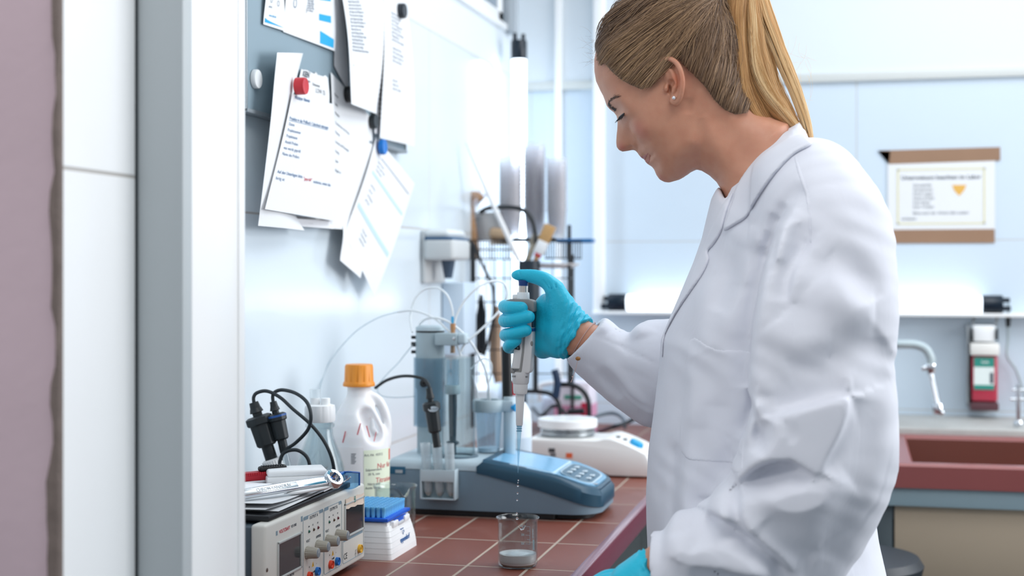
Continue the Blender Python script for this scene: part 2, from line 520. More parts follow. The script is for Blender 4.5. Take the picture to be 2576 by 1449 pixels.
# ------------------------------------------------------------------ workbench
XE, XT = -0.4157, -0.4317
bench_tile = grid_mat('bench_tiles', '7C4436', 'AD9C8E', 0.0995, 0.216, 'XY', -0.506, 2.196, 0.0048, 0.42, 0.10, .6, dirt='9C6F62')
rim_m = mat('glazed_red_edge', '7C4553', 0.16, spec=.6, vary=.05)
bench = thing('workbench', 'long workbench topped with red-brown tiles along the left wall', 'workbench', (-.73, 2.6, 0))
b = MB().span((XW + .001, 1.0 + .6, ZB - .035), (XT, YB - .001, ZB)); part(bench, 'tiled_top', b, bench_tile, world=True, label='red-brown tiled top with pale grout')
b = MB()
prof = [(XT, ZB - .03), (XT, ZB), (XE - .006, ZB + .0003), (XE - .002, ZB - .0008), (XE, ZB - .004), (XE, ZB - .042), (XE - .004, ZB - .044), (XE - .012, ZB - .044)]
b.prism(prof, lambda x, z, y: (x, y, z), 1.6, YB - .001); part(bench, 'edge_trim', b, rim_m, world=True, label='glossy purple-red front edge', angle=50)
cab = mat('cabinet_dark', '3B4144', .5)
b = MB().span((XW + .01, 1.62, .10), (-.50, YB - .01, ZB - .04), .002); part(bench, 'cabinet', b, cab, world=True)
for k in range(5):
    y0 = 1.64 + k * .535
    q = MB().span((-.50, y0 + .004, .12), (-.482, y0 + .531, ZB - .07), .002)
    dd = part(bench, 'cabinet_door', q, mat('cabinet_door_grey', '4A5051', .45) if k == 0 else bench.children[-1].data.materials[0] if False else M.setdefault('cab_door', mat('cabinet_door_grey', '4A5051', .45)), world=True)
    h = MB().tube([(-.482, y0 + .08, .70), (-.46, y0 + .08, .70), (-.46, y0 + .2, .70), (-.482, y0 + .2, .70)], .004, 8, smooth=0)
    part(dd, 'handle', h, 'steel', world=True)

# ------------------------------------------------------------------ tube lamps
glow = mat('glowing_tube', 'FFFFFF', .3, emit='E6F3FF', es=2.3)
glow_up = mat('glowing_upright_tube', 'FFFFFF', .3, emit='DCEDFF', es=4.6)
def tube_lamp(a, bb, r, label, gm_=None):
    a, bb = Vector(a), Vector(bb); dr = (bb - a).normalized()
    t = thing('tube_lamp', label, 'lamp', a)
    part(t, 'glowing_tube', MB().cyl(a + dr * .06, bb - dr * .06, r, seg=24), gm_ or glow, world=True)
    for p, q in ((a, a + dr * .065), (bb - dr * .065, bb)):
        c = MB().cyl(p + (dr * .008 if p == a else dr * 0), q - (dr * .008 if p != a else dr * 0), r * 1.12, seg=24, bev=.003)
        e = p if p == a else q
        s2 = dr * (.02 if p == a else -.02)
        o1 = dr.orthogonal().normalized() * r * .7
        c.cyl(e - s2 * .6 + o1, e + s2 + o1, r * .3, seg=10); c.cyl(e - s2 * .6 - o1, e + s2 - o1, r * .3, seg=10)
        part(t, 'end_cap', c, mat('lamp_cap_black', '0E1E2C', .25), world=True, label='black end cap')
    return t
tube_lamp((-.972, 4.10, .95), (-.972, 4.10, WY(1301, 95, 4.10).z), .021, 'upright glowing tube lamp in the corner above the wire rack', glow_up)
L0, L1 = WY(1524, 757, YB - .045), WY(2530, 764, YB - .045)
L0.z = L1.z = zl + .028
tl = tube_lamp(L0, L1, .0235, 'horizontal glowing tube lamp lying along the white ledge behind the person')
for f in (.25, .75):
    p = L0.lerp(L1, f)
    part(tl, 'clip', MB().span((p.x - .01, YB - .04, p.z - .026), (p.x + .01, YB - .002, p.z - .018), .002), 'steel', world=True)
# its cable, hanging at the right
p = L1 + Vector((.005, 0, 0))
b = MB().tube([p, WY(2540, 775, YB - .04), WY(2535, 800, YB - .03), WY(2536, 850, YB - .02), WY(2534, 895, YB - .02), WY(2556, 930, YB - .02), WY(2572, 975, YB - .02), WY(2585, 1020, YB - .02)], .004, 8)
c = solo('lamp_cable', b, mat('grey_cable', 'A5B3B8', .5), 'thin grey cable hanging from the right end of the horizontal tube lamp', 'cable')
q = MB().cyl(WY(2536, 790, YB - .03), WY(2536, 822, YB - .03), .008, .006, 12, .001)
part(c, 'connector', q, 'black_plastic', world=False)
c.children[0].location = -c.location
# ------------------------------------------------------------------ solid modelling helpers (fields -> one continuous surface)
class Field:
    def __init__(self, lo, hi, h):
        self.lo = np.array(lo, dtype=np.float32); self.h = h
        self.n = np.ceil((np.array(hi) - np.array(lo)) / h).astype(int) + 1
        self.ax = [self.lo[i] + h * np.arange(self.n[i], dtype=np.float32) for i in range(3)]
        self.d = np.full(tuple(self.n), 1.0, dtype=np.float32)
    def sub(self, lo, hi):
        a = [max(0, int((lo[i] - self.lo[i]) / self.h)) for i in range(3)]
        b = [min(int(self.n[i]), int((hi[i] - self.lo[i]) / self.h) + 2) for i in range(3)]
        if any(b[i] <= a[i] for i in range(3)): return None, None
        sl = tuple(slice(a[i], b[i]) for i in range(3))
        g = [self.ax[0][sl[0]][:, None, None], self.ax[1][sl[1]][None, :, None], self.ax[2][sl[2]][None, None, :]]
        return sl, g
    def comb(self, sl, d, k, op):
        cur = self.d[sl]
        if op == 'sub': d = -d
        if op == 'add':
            if k > 0:
                h = np.maximum(k - np.abs(cur - d), 0) / k
                self.d[sl] = np.minimum(cur, d) - h * h * k * .25
            else: self.d[sl] = np.minimum(cur, d)
        else:
            if k > 0:
                h = np.maximum(k - np.abs(cur - d), 0) / k
                self.d[sl] = np.maximum(cur, d) + h * h * k * .25
            else: self.d[sl] = np.maximum(cur, d)
    def capsule(self, a, b, ra, rb=None, k=0.0, op='add'):
        if rb is None: rb = ra
        a = np.array(a, dtype=np.float32); b = np.array(b, dtype=np.float32)
        R = max(ra, rb) + k + .004
        sl, g = self.sub(np.minimum(a, b) - R, np.maximum(a, b) + R)
        if sl is None: return self
        ab = b - a; L2 = float(ab @ ab) + 1e-12
        p = [g[i] - a[i] for i in range(3)]
        t = np.clip((p[0] * ab[0] + p[1] * ab[1] + p[2] * ab[2]) / L2, 0, 1)
        d = np.sqrt((p[0] - t * ab[0]) ** 2 + (p[1] - t * ab[1]) ** 2 + (p[2] - t * ab[2]) ** 2) - (ra + (rb - ra) * t)
        self.comb(sl, d, k, op); return self
    def chain(self, pts, rs, k=0.0, op='add', smooth=4, kk=None):
        """tapering limb through pts"""
        P = spline(pts, smooth); n = len(P)
        out = []
        for i in range(n):
            x = i / (n - 1) * (len(rs) - 1); j = min(int(x), len(rs) - 2)
            out.append(rs[j] + (rs[j + 1] - rs[j]) * (x - j))
        tmp = Field.__new__(Field); R = max(rs) + k + .004
        lo = [min(p[i] for p in P) - R for i in range(3)]; hi = [max(p[i] for p in P) + R for i in range(3)]
        sl, g = self.sub(lo, hi)
        if sl is None: return self
        tmp.lo = np.array([g[0].flat[0], g[1].flat[0], g[2].flat[0]], dtype=np.float32); tmp.h = self.h
        tmp.n = np.array([g[0].size, g[1].size, g[2].size]); tmp.ax = [x.ravel() for x in g]
        tmp.d = np.full(tuple(tmp.n), 1.0, dtype=np.float32)
        for i in range(n - 1): tmp.capsule(P[i], P[i + 1], out[i], out[i + 1], .0005 if kk is None else kk)
        self.comb(sl, tmp.d, k, op); return self
    def ellipsoid(self, c, r, k=0.0, op='add', rot=None):
        R = max(r) + k + .004
        sl, g = self.sub([c[i] - R for i in range(3)], [c[i] + R for i in range(3)])
        if sl is None: return self
        p = [g[i] - c[i] for i in range(3)]
        if rot is not None:
            m = rot.to_3x3().transposed()
            p = [p[0] * m[i][0] + p[1] * m[i][1] + p[2] * m[i][2] for i in range(3)]
        k0 = np.sqrt((p[0] / r[0]) ** 2 + (p[1] / r[1]) ** 2 + (p[2] / r[2]) ** 2)
        k1 = np.sqrt((p[0] / r[0] ** 2) ** 2 + (p[1] / r[1] ** 2) ** 2 + (p[2] / r[2] ** 2) ** 2) + 1e-9
        self.comb(sl, k0 * (k0 - 1) / k1, k, op); return self
    def mesh(self, name='surface'):
        return nets(self.d, self.lo, self.h)

def nets(d, lo, h):
    """surface nets: verts (N,3), quads (M,4)"""
    ins = d < 0
    c = ins[:-1, :-1, :-1].astype(np.int8)
    for a, b, e in ((0, 0, 1), (0, 1, 0), (0, 1, 1), (1, 0, 0), (1, 0, 1), (1, 1, 0), (1, 1, 1)):
        c = c + ins[a:a + d.shape[0] - 1, b:b + d.shape[1] - 1, e:e + d.shape[2] - 1]
    act = (c > 0) & (c < 8)
    idx = np.argwhere(act)
    vid = np.full(act.shape, -1, dtype=np.int64); vid[act] = np.arange(len(idx))
    acc = np.zeros((len(idx), 3)); cnt = np.zeros(len(idx))
    corners = [(a, b, e) for a in (0, 1) for b in (0, 1) for e in (0, 1)]
    for p in corners:
        for q in corners:
            df = [q[i] - p[i] for i in range(3)]
            if sum(df) != 1 or min(df) < 0: continue
            A = d[idx[:, 0] + p[0], idx[:, 1] + p[1], idx[:, 2] + p[2]]
            B = d[idx[:, 0] + q[0], idx[:, 1] + q[1], idx[:, 2] + q[2]]
            s = (A < 0) != (B < 0)
            t = np.where(s, A / np.where(s, A - B, 1), 0)
            for i in range(3): acc[:, i] += np.where(s, p[i] + t * df[i], 0)
            cnt += s
    V = (idx + acc / cnt[:, None]) * h + lo
    Q = []
    for ax in range(3):
        o = [i for i in range(3) if i != ax]
        sl0 = [slice(1, None)] * 3; sl0[ax] = slice(0, -1)
        A = ins[tuple(slice(0, -1) if i == ax else slice(1, -1) for i in range(3))]
        B = ins[tuple(slice(1, None) if i == ax else slice(1, -1) for i in range(3))]
        e = np.argwhere(A != B)
        if not len(e): continue
        f = A[tuple(e.T)]
        base = e.copy()
        for i in o: base[:, i] += 1
        def cell(du, dv):
            q = base.copy(); q[:, o[0]] -= du; q[:, o[1]] -= dv
            return vid[q[:, 0], q[:, 1], q[:, 2]]
        q = np.stack([cell(1, 1), cell(0, 1), cell(0, 0), cell(1, 0)], 1)
        flip = f if ax != 1 else ~f
        q[~flip] = q[~flip][:, ::-1]
        Q.append(q)
    return V, np.concatenate(Q)

def np_mesh(name, V, Q, m, smooth_it=1):
    me = bpy.data.meshes.new(name)
    if smooth_it:
        E = np.concatenate([Q[:, [0, 1]], Q[:, [1, 2]], Q[:, [2, 3]], Q[:, [3, 0]]])
        for _ in range(smooth_it):
            S = np.zeros_like(V); C = np.zeros(len(V))
            for i in range(3):
                S[:, i] = np.bincount(E[:, 0], V[E[:, 1], i], len(V)) + np.bincount(E[:, 1], V[E[:, 0], i], len(V))
            C = np.bincount(E[:, 0], minlength=len(V)) + np.bincount(E[:, 1], minlength=len(V))
            V = V * .45 + .55 * S / np.maximum(C, 1)[:, None]
    me.vertices.add(len(V)); me.vertices.foreach_set('co', V.astype(np.float32).ravel())
    me.loops.add(len(Q) * 4); me.loops.foreach_set('vertex_index', Q.astype(np.int32).ravel())
    me.polygons.add(len(Q)); me.polygons.foreach_set('loop_start', np.arange(0, len(Q) * 4, 4, dtype=np.int32))
    me.polygons.foreach_set('loop_total', np.full(len(Q), 4, dtype=np.int32))
    me.update(calc_edges=True); me.validate(); me.shade_smooth()
    for x in (m if isinstance(m, (list, tuple)) else [m]): me.materials.append(M[x] if isinstance(x, str) else x)
    return me
def np_part(parent, name, V, Q, m, smooth_it=1, label=None):
    """surface in place coordinates, hung under parent"""
    root = parent
    while root.parent: root = root.parent
    o = bpy.data.objects.new(name, np_mesh(name, V - np.array(root.location), Q, m, smooth_it))
    COL.objects.link(o); o.parent = parent
    if label: o['label'] = label
    return o

def poly_sdf(poly, X, Z):
    """signed distance (inside negative) of points to a closed polygon"""
    P = np.array(poly, dtype=np.float64); n = len(P)
    d = np.full(X.shape, 1e9); s = np.ones(X.shape)
    for i in range(n):
        a, b = P[i], P[i - 1]
        e = b - a
        wx, wz = X - a[0], Z - a[1]
        t = np.clip((wx * e[0] + wz * e[1]) / (e @ e + 1e-15), 0, 1)
        d = np.minimum(d, (wx - e[0] * t) ** 2 + (wz - e[1] * t) ** 2)
        c1 = Z >= a[1]; c2 = Z < b[1]; c3 = e[0] * wz > e[1] * wx
        s = np.where((c1 & c2 & c3) | (~c1 & ~c2 & ~c3), -s, s)
    return s * np.sqrt(d)
def smooth_poly(pts, k=5):
    """closed Catmull-Rom"""
    n = len(pts); out = []
    P = [Vector((p[0], p[1], 0)) for p in pts]
    for i in range(n):
        p0, p1, p2, p3 = P[i - 1], P[i], P[(i + 1) % n], P[(i + 2) % n]
        for j in range(k):
            t = j / k
            q = 0.5 * ((2 * p1) + (p2 - p0) * t + (2 * p0 - 5 * p1 + 4 * p2 - p3) * t * t + (3 * p1 - p0 - 3 * p2 + p3) * t ** 3)
            out.append((q.x, q.y))
    return out
def rbf(pts, vals, X, Z):
    P = np.array(pts, dtype=np.float64); v = np.array(vals, dtype=np.float64)
    n = len(P)
    D = np.sqrt(((P[:, None] - P[None]) ** 2).sum(-1))
    A = np.zeros((n + 3, n + 3)); A[:n, :n] = D + np.eye(n) * 1e-4
    A[:n, n] = 1; A[:n, n + 1:] = P; A[n, :n] = 1; A[n + 1:, :n] = P.T
    w = np.linalg.solve(A, np.concatenate([v, np.zeros(3)]))
    out = w[n] + w[n + 1] * X + w[n + 2] * Z
    for i in range(n): out = out + w[i] * np.sqrt((X - P[i, 0]) ** 2 + (Z - P[i, 1]) ** 2)
    return out
def interp2(G, x0, z0, h, x, z):
    i = np.clip((np.asarray(x) - x0) / h, 0, G.shape[0] - 1.001); j = np.clip((np.asarray(z) - z0) / h, 0, G.shape[1] - 1.001)
    a = i.astype(int); b = j.astype(int); u = i - a; v = j - b
    return (G[a, b] * (1 - u) * (1 - v) + G[a + 1, b] * u * (1 - v) + G[a, b + 1] * (1 - u) * v + G[a + 1, b + 1] * u * v)
def blur2(G, it):
    for _ in range(it):
        P = np.pad(G, 1, mode='edge')
        G = (P[1:-1, 1:-1] * 4 + 2 * (P[:-2, 1:-1] + P[2:, 1:-1] + P[1:-1, :-2] + P[1:-1, 2:]) + P[:-2, :-2] + P[2:, 2:] + P[:-2, 2:] + P[2:, :-2]) / 16
    return G
def inflate(fld, poly, hp, hv, rp, rv, Yc, floor_h=0.004):
    """fills fld with a body whose side outline is poly and whose half width follows hv; returns H^2 on the X-Z grid"""
    X, Z = np.meshgrid(fld.ax[0], fld.ax[2], indexing='ij')
    d = -poly_sdf(poly, X, Z)
    H0 = np.maximum(blur2(rbf(hp, hv, X, Z), 6), floor_h); R = np.maximum(blur2(rbf(rp, rv, X, Z), 8), .003)
    q = 1 - d / R
    H2 = H0 ** 2 * (1 - np.where(q > 0, q * np.abs(q), 0))
    H2 = np.where(d < 0, -np.abs(d) * H0 * 2, H2)
    H2 = np.clip(H2, -.02, None)
    return H0, H2
def line_disp(lines, X, Z, conv):
    """sum of soft ridges/valleys along traced polylines: (pts, width, height)"""
    out = np.zeros(X.shape)
    for ln in lines:
        pts, w, amp = ln[:3]; step = len(ln) > 3
        P = spline([Vector((*conv(p), 0)) for p in pts], 6) if len(pts) > 2 else [Vector((*conv(p), 0)) for p in pts]
        n = len(P)
        best = np.full(X.shape, 1e9); bt = np.zeros(X.shape); sg = np.zeros(X.shape)
        for i in range(n - 1):
            a, b = P[i], P[i + 1]; ex, ez = b.x - a.x, b.y - a.y
            t = np.clip(((X - a.x) * ex + (Z - a.y) * ez) / (ex * ex + ez * ez + 1e-12), 0, 1)
            d2 = (X - a.x - t * ex) ** 2 + (Z - a.y - t * ez) ** 2
            m = d2 < best; best = np.where(m, d2, best); bt = np.where(m, (i + t) / (n - 1), bt)
            if step: sg = np.where(m, np.sign(ex * (Z - a.y) - ez * (X - a.x)), sg)
        env = np.sin(np.clip(bt, .0, 1) * pi) ** .6 * .85 + .15
        if step: out += amp * env * np.tanh(sg * np.sqrt(best) / ln[3]) * np.exp(-best / (2 * w * w))
        else: out += amp * env * np.exp(-best / (2 * w * w))
    return out
# ------------------------------------------------------------------ the person
YS = 2.05                                    # her midline plane
skin = mat('skin', 'C08468', 0.46, sss=0.25, bump=0.12, bscale=900)
def _skin_tint():
    nt = skin.node_tree; N = nt.nodes; L = nt.links; b = N['Principled BSDF']
    g = N.new('ShaderNodeNewGeometry')
    cur = None
    base = N.new('ShaderNodeTexNoise'); base.inputs['Scale'].default_value = 60
    L.new(g.outputs['Position'], base.inputs['Vector'])
    m0 = N.new('ShaderNodeMix'); m0.data_type = 'RGBA'
    m0.inputs[6].default_value = (*srgb('C0846A'), 1); m0.inputs[7].default_value = (*srgb('CE987D'), 1)
    L.new(base.outputs['Fac'], m0.inputs[0]); cur = m0.outputs[2]
    for (px, py, Y, r, c, f) in ((1600, 335, 1.99, .03, 'C06A5C', .55), (1562, 372, 2.04, .014, 'BE5F58', .5), (1660, 452, 2.04, .018, 'B8695A', .4), (1708, 200, 1.965, .02, 'D4714E', .5)):
        p = WY(px, py, Y)
        v = N.new('ShaderNodeVectorMath'); v.operation = 'DISTANCE'
        L.new(g.outputs['Position'], v.inputs[0]); v.inputs[1].default_value = p
        r_ = N.new('ShaderNodeMapRange'); r_.interpolation_type = 'SMOOTHSTEP'
        L.new(v.outputs['Value'], r_.inputs[0]); r_.inputs[1].default_value = 0; r_.inputs[2].default_value = r
        r_.inputs[3].default_value = f; r_.inputs[4].default_value = 0
        m = N.new('ShaderNodeMix'); m.data_type = 'RGBA'; L.new(r_.outputs[0], m.inputs[0])
        L.new(cur, m.inputs[6]); m.inputs[7].default_value = (*srgb(c), 1); cur = m.outputs[2]
    L.new(cur, b.inputs['Base Color'])
_skin_tint()
coat_m = mat('coat_cotton', 'DDDFE8', 0.85, sheen=0.15, bump=0.10, bscale=1800)
def _coat_bump():
    nt = coat_m.node_tree; N = nt.nodes; L = nt.links
    n = N.new('ShaderNodeTexNoise'); n.inputs['Scale'].default_value = 11; n.inputs['Detail'].default_value = 3
    n.inputs['Distortion'].default_value = .8
    mp = N.new('ShaderNodeMapping'); mp.inputs['Scale'].default_value = (1.6, 1.6, .7)
    L.new(N['Texture Coordinate'].outputs['Object'], mp.inputs[0]); L.new(mp.outputs[0], n.inputs['Vector'])
    bp = N.new('ShaderNodeBump'); bp.inputs['Strength'].default_value = .3; bp.inputs['Distance'].default_value = .006
    L.new(n.outputs['Fac'], bp.inputs['Height']); old = N['Bump']
    L.new(bp.outputs[0], old.inputs['Normal'])
_coat_bump()
glove_m = mat('nitrile_glove', '22BEDC', 0.40, spec=.45, bump=.25, bscale=350)

person = thing('person', 'woman in white lab coat and turquoise gloves, blond ponytail, looking down at the bench', 'person', (-.10, 2.03, 0))
def w2(p, Y=YS):
    q = WY(p[0], p[1], Y); return (q.x, q.z)

# ---- head and neck
head_px = [(1500,205),(1511,229),(1519,244),(1524,258),(1527,267),(1534,275),(1545,283),(1552,293),(1554,303),(1553.5,315),
 (1552,330),(1550.5,345),(1549.5,358),(1551,370),(1557,378),(1566,381.5),(1580,379.5),(1591,377),(1598,378.5),(1604,385),(1608,391),
 (1613,397),(1619,399.5),(1622,402),(1623,407),(1630,413.5),(1640,419.5),(1646,427),(1651,440),(1659,451.5),(1671,458),
 (1683,459.5),(1700,454.5),(1716,447),(1734,434),(1747,425.5),(1762,428),(1784,441),(1803,458.5),(1816,480),(1826,505),(1834,560),
 (1900,600),(1990,560),(2020,470),(2012,380),(1985,312),(1950,300),(1915,280),(1893,250),(1876,215),(1866,170),(1864,120),
 (1852,60),(1826,5),(1785,-30),(1730,-52),(1670,-52),(1610,-25),(1560,20),(1524,70),(1503,115),(1496,150),(1496,180)]
hpoly = [w2(p) for p in head_px]
N1, N2 = 1.99, 2.03
HP = [ # px, py, near plane, half width in metres
 (1680,80,1.98,.075),(1590,110,1.98,.070),(1560,160,1.99,.064),(1600,210,1.98,.068),(1535,160,2.0,.056),(1515,190,2.02,.045),(1530,220,2.01,.046),(1550,235,2.0,.055),
 (1780,60,1.98,.074),(1820,130,1.98,.070),(1700,0,1.99,.072),(1700,160,1.98,.074),(1690,230,1.98,.072),(1640,250,1.98,.070),(1600,250,1.98,.064),
 (1535,255,2.02,.036),(1550,255,2.0,.050),(1570,265,1.99,.059),
 (1556,283,2.03,.022),(1562,292,2.02,.034),(1572,290,2.0,.049),(1585,290,1.99,.057),
 (1557,320,2.04,.0085),(1563,330,2.04,.0125),(1572,335,2.04,.017),(1582,332,2.03,.022),
 (1556,362,2.04,.0095),(1564,370,2.04,.0125),(1576,368,2.04,.0165),(1588,366,2.04,.0165),(1593,356,2.04,.020),
 (1592,320,2.01,.035),(1602,342,2.01,.034),(1612,330,1.99,.059),(1640,310,1.98,.066),(1680,300,1.98,.067),
 (1604,366,2.035,.024),(1620,360,2.02,.036),(1612,384,2.04,.020),(1626,378,2.02,.034),(1640,365,2.0,.050),
 (1618,397,2.04,.013),(1633,388,2.03,.027),(1645,395,2.02,.036),(1628,408,2.04,.016),
 (1650,420,2.04,.022),(1664,440,2.04,.022),(1668,415,2.02,.037),(1690,430,2.03,.032),(1690,390,2.0,.050),(1720,400,2.0,.051),(1715,350,1.99,.060),
 (1735,415,2.02,.038),(1745,360,1.99,.061),(1750,400,2.01,.046),(1760,420,2.02,.036),
 (1745,300,1.99,.062),(1750,240,1.98,.068),(1790,300,2.0,.057),(1790,360,2.0,.053),(1790,410,2.01,.047),(1830,420,2.01,.052),(1850,360,2.0,.056),(1860,300,2.0,.054),(1830,230,1.99,.062),
 (1840,500,2.01,.056),(1900,450,2.0,.062),(1930,350,2.0,.058),(1960,420,2.0,.065),(1900,550,2.0,.07)]
RP = [(1680,60,.075),(1500,160,.045),(1520,230,.030),(1800,60,.075),(1690,230,.06),(1545,270,.014),(1554,310,.008),(1552,350,.009),(1560,375,.010),(1590,375,.012),
 (1610,392,.011),(1625,408,.012),(1645,425,.018),(1665,450,.022),(1700,448,.024),(1740,425,.030),(1800,450,.045),(1830,500,.05),(1880,250,.05),(1860,150,.065),(1960,320,.05),(1650,350,.03)]
lo = (WY(1470, 300, YS).x, YS - .105, WY(1700, 590, YS).z); hi = (WY(2040, 300, YS).x, YS + .105, WY(1700, -75, YS).z)
HF = Field(lo, hi, .00165)
hH0, hH2 = inflate(HF, hpoly, [w2(p[:2], p[2]) for p in HP], [p[3] for p in HP], [w2(p[:2]) for p in RP], [p[2] for p in RP], YS)
# the side of the face stands in front of the nose: second, wider mass whose front edge is the cheek line
cheek_px = [(1503,212),(1514,232),(1523,246),(1533,258),(1546,268),(1558,277),(1567,288),(1572,302),(1576,318),(1585,341),(1598,359),(1613,373),(1629,384),(1641,395),(1650,412),(1660,436),(1676,450),(1700,450),
  (1734,430),(1760,424),(1790,440),(1830,400),(1830,100),(1740,-30),(1640,-30),(1550,60),(1506,130),(1498,180)]
xz = np.meshgrid(HF.ax[0], HF.ax[2], indexing='ij')
cd = -poly_sdf([w2(p, 2.012) for p in cheek_px], xz[0], xz[1])
CP = [(1520,225,.050),(1540,250,.052),(1565,262,.057),(1575,290,.056),(1582,310,.055),(1592,335,.054),(1610,355,.052),(1630,375,.046),(1648,400,.040),(1665,430,.034),(1690,440,.036),(1620,300,.064),(1650,330,.064),(1680,390,.053),(1720,400,.051),(1700,300,.066),(1600,200,.066),(1560,160,.063),(1640,100,.072),(1800,100,.07),(1780,400,.05),(1820,300,.055),(1700,0,.068)]
cH0 = rbf([w2(p[:2], 2.0) for p in CP], [p[2] for p in CP], xz[0], xz[1])
cH0 = blur2(cH0, 10)
cR = np.maximum(rbf([w2(p) for p in ((1510,220),(1560,280),(1580,320),(1620,380),(1660,430),(1720,420),(1700,250),(1640,60))], [.03,.016,.017,.020,.026,.035,.05,.07], xz[0], xz[1]), .01)
q = 1 - cd / cR
cH2_ = np.clip(np.where(cd < 0, -np.abs(cd) * cH0 * 2, cH0 ** 2 * (1 - np.where(q > 0, q * q, 0))), -.02, None)
a_, b_ = np.sqrt(np.maximum(hH2, 0)), np.sqrt(np.maximum(cH2_, 0))
kk_ = .004; h_ = np.maximum(kk_ - np.abs(a_ - b_), 0) / kk_
sm_ = np.maximum(a_, b_) + h_ * h_ * kk_ * .25
hH2 = np.where((hH2 > 0) & (cH2_ > 0), sm_ ** 2, hH2)
# relief on the sides of the head: brow, lid fold, cheek, mouth corner, neck muscle
xz = np.meshgrid(HF.ax[0], HF.ax[2], indexing='ij')
rel = line_disp([
 ([(1532,262),(1548,254),(1572,256)], .0045, .0020), ([(1556,284),(1566,279),(1580,284)], .0030, -.0022),
 ([(1556,291),(1566,286),(1574,291)], .0026, .0024), ([(1558,299),(1568,299),(1577,297)], .0022, -.0016),
 ([(1592,352),(1600,366),(1612,378)], .0030, -.0022), ([(1616,400),(1626,393),(1635,386)], .0016, -.0042), ([(1634,385),(1642,392)], .0035, -.0025),
 ([(1607,392),(1616,393),(1628,386)], .0022, .0014), ([(1626,405),(1634,399),(1640,393)], .0025, .0016),
 ([(1588,378),(1594,372),(1594,362)], .0020, -.0020), ([(1572,372),(1582,363),(1592,361)], .003, .0022),
 ([(1700,448),(1745,418),(1765,360),(1762,300)], .006, -.0040), ([(1770,290),(1800,360),(1822,430),(1832,500)], .008, .0035),
 ([(1800,290),(1850,350),(1880,430)], .010, -.0030), ([(1735,250),(1735,290)], .005, -.003),
 ], xz[0], xz[1], lambda p: w2(p, 2.0))
hH = np.sqrt(np.maximum(hH2, 0)); inside = hH2 > 0
fade = np.clip(hH / .006, 0, 1)
hH2 = np.where(inside, (hH + rel * fade) ** 2, hH2)
g0, g1 = np.gradient(hH2, HF.h)
gy = (HF.ax[1] - YS)[None, :, None]
HF.d = ((gy ** 2 - hH2[:, None, :]) / np.sqrt(4 * gy ** 2 + (g0 ** 2 + g1 ** 2)[:, None, :] + 4e-5)).astype(np.float32)
# nostrils, both sides
for s in (1, -1):
    def yy(p, Y): return (p.x, YS + s * (p.y - YS), p.z)
    c = WY(1583, 372, 2.035)
    rot = Matrix.Rotation(radians(-22), 4, 'Y')
    HF.ellipsoid(yy(c, 0), (.0064, .0066, .0032), .0012, 'sub', rot)
    # ear: root plate, helix, antihelix, lobe, tragus, hollow of the concha
    def E(px, py, Y): return yy(WY(px, py, Y), 0)
    HF.chain([E(1672,175,1.984), E(1690,190,1.980), E(1700,215,1.979), E(1695,245,1.983)], [.010, .012, .011, .007], .004)
    HF.chain([E(1706,170,1.972), E(1711,200,1.970), E(1708,230,1.972), E(1702,248,1.976)], [.0050, .0055, .0050, .0050], .003)
    HF.chain([E(1664,196,1.977), E(1659,178,1.974), E(1660,162,1.971), E(1670,151,1.968), E(1684,148,1.965), E(1700,157,1.962), E(1711,175,1.960), E(1717,203,1.960), E(1715,230,1.963), E(1708,250,1.968), E(1699,258,1.972), E(1692,252,1.975)],
             [.0028, .0034, .0037, .0038, .0038, .0038, .0038, .0037, .0036, .0038, .0044, .0045], .0018, smooth=3)
    HF.ellipsoid(E(1697,250,1.973), (.0062, .0040, .0072), .003)
    HF.chain([E(1672,166,1.968), E(1690,166,1.966), E(1701,185,1.965), E(1705,208,1.966), E(1700,232,1.969)], [.0016, .0020, .0020, .0019, .0017], .004, 'sub')
    HF.chain([E(1676,180,1.969), E(1688,178,1.968), E(1696,196,1.967), E(1699,214,1.968), E(1693,232,1.971)], [.0022, .0030, .0032, .0030, .0028], .003)
    HF.ellipsoid(E(1687,209,1.968), (.0062, .0070, .0052), .0022, 'sub')
    HF.ellipsoid(E(1683,224,1.972), (.0036, .0100, .0078), .0018, 'sub')
    HF.ellipsoid(E(1674,178,1.966), (.0042, .0045, .0026), .002, 'sub')
    HF.ellipsoid(E(1676,222,1.975), (.0036, .0038, .0055), .0025)
Vh, Qh = HF.mesh()

# ---- arms, hands inside the gloves, trunk and legs (under the clothes)
E_R, W_R = WY(1690, 985, 2.235), WY(1462, 850, 2.208)           # right elbow and wrist (holds the pipette)
S_R = WY(1900, 590, 2.20)
S_L, E_L, W_L = WY(2085, 560, 1.885), WY(2120, 1090, 1.845), WY(1662, 1428, 1.80)
BF = Field((-.56, 1.70, -.01), (.22, 2.36, 1.52), .0052)
BF.ellipsoid((-.10, YS, 1.33), (.105, .155, .17)); BF.ellipsoid((-.10, YS, 1.08), (.11, .14, .20), .06)
BF.ellipsoid((-.09, YS, .93), (.12, .165, .13), .06)
BF.chain([(-.09, YS, 1.40), (-.10, YS, 1.50)], [.07, .055], .03)
BF.chain([S_R, E_R, W_R], [.046, .036, .026], .03, smooth=3); BF.chain([S_L, E_L, W_L], [.052, .040, .030], .03, smooth=3)
for s in (1, -1):
    BF.chain([(-.09, YS + s * .085, .88), (-.10, YS + s * .09, .50), (-.08, YS + s * .09, .10)], [.085, .056, .038], .03, smooth=3)
    BF.chain([(-.08, YS + s * .09, .06), (-.22, YS + s * .10, .035)], [.035, .028], .02)
Vb, Qb = BF.mesh()
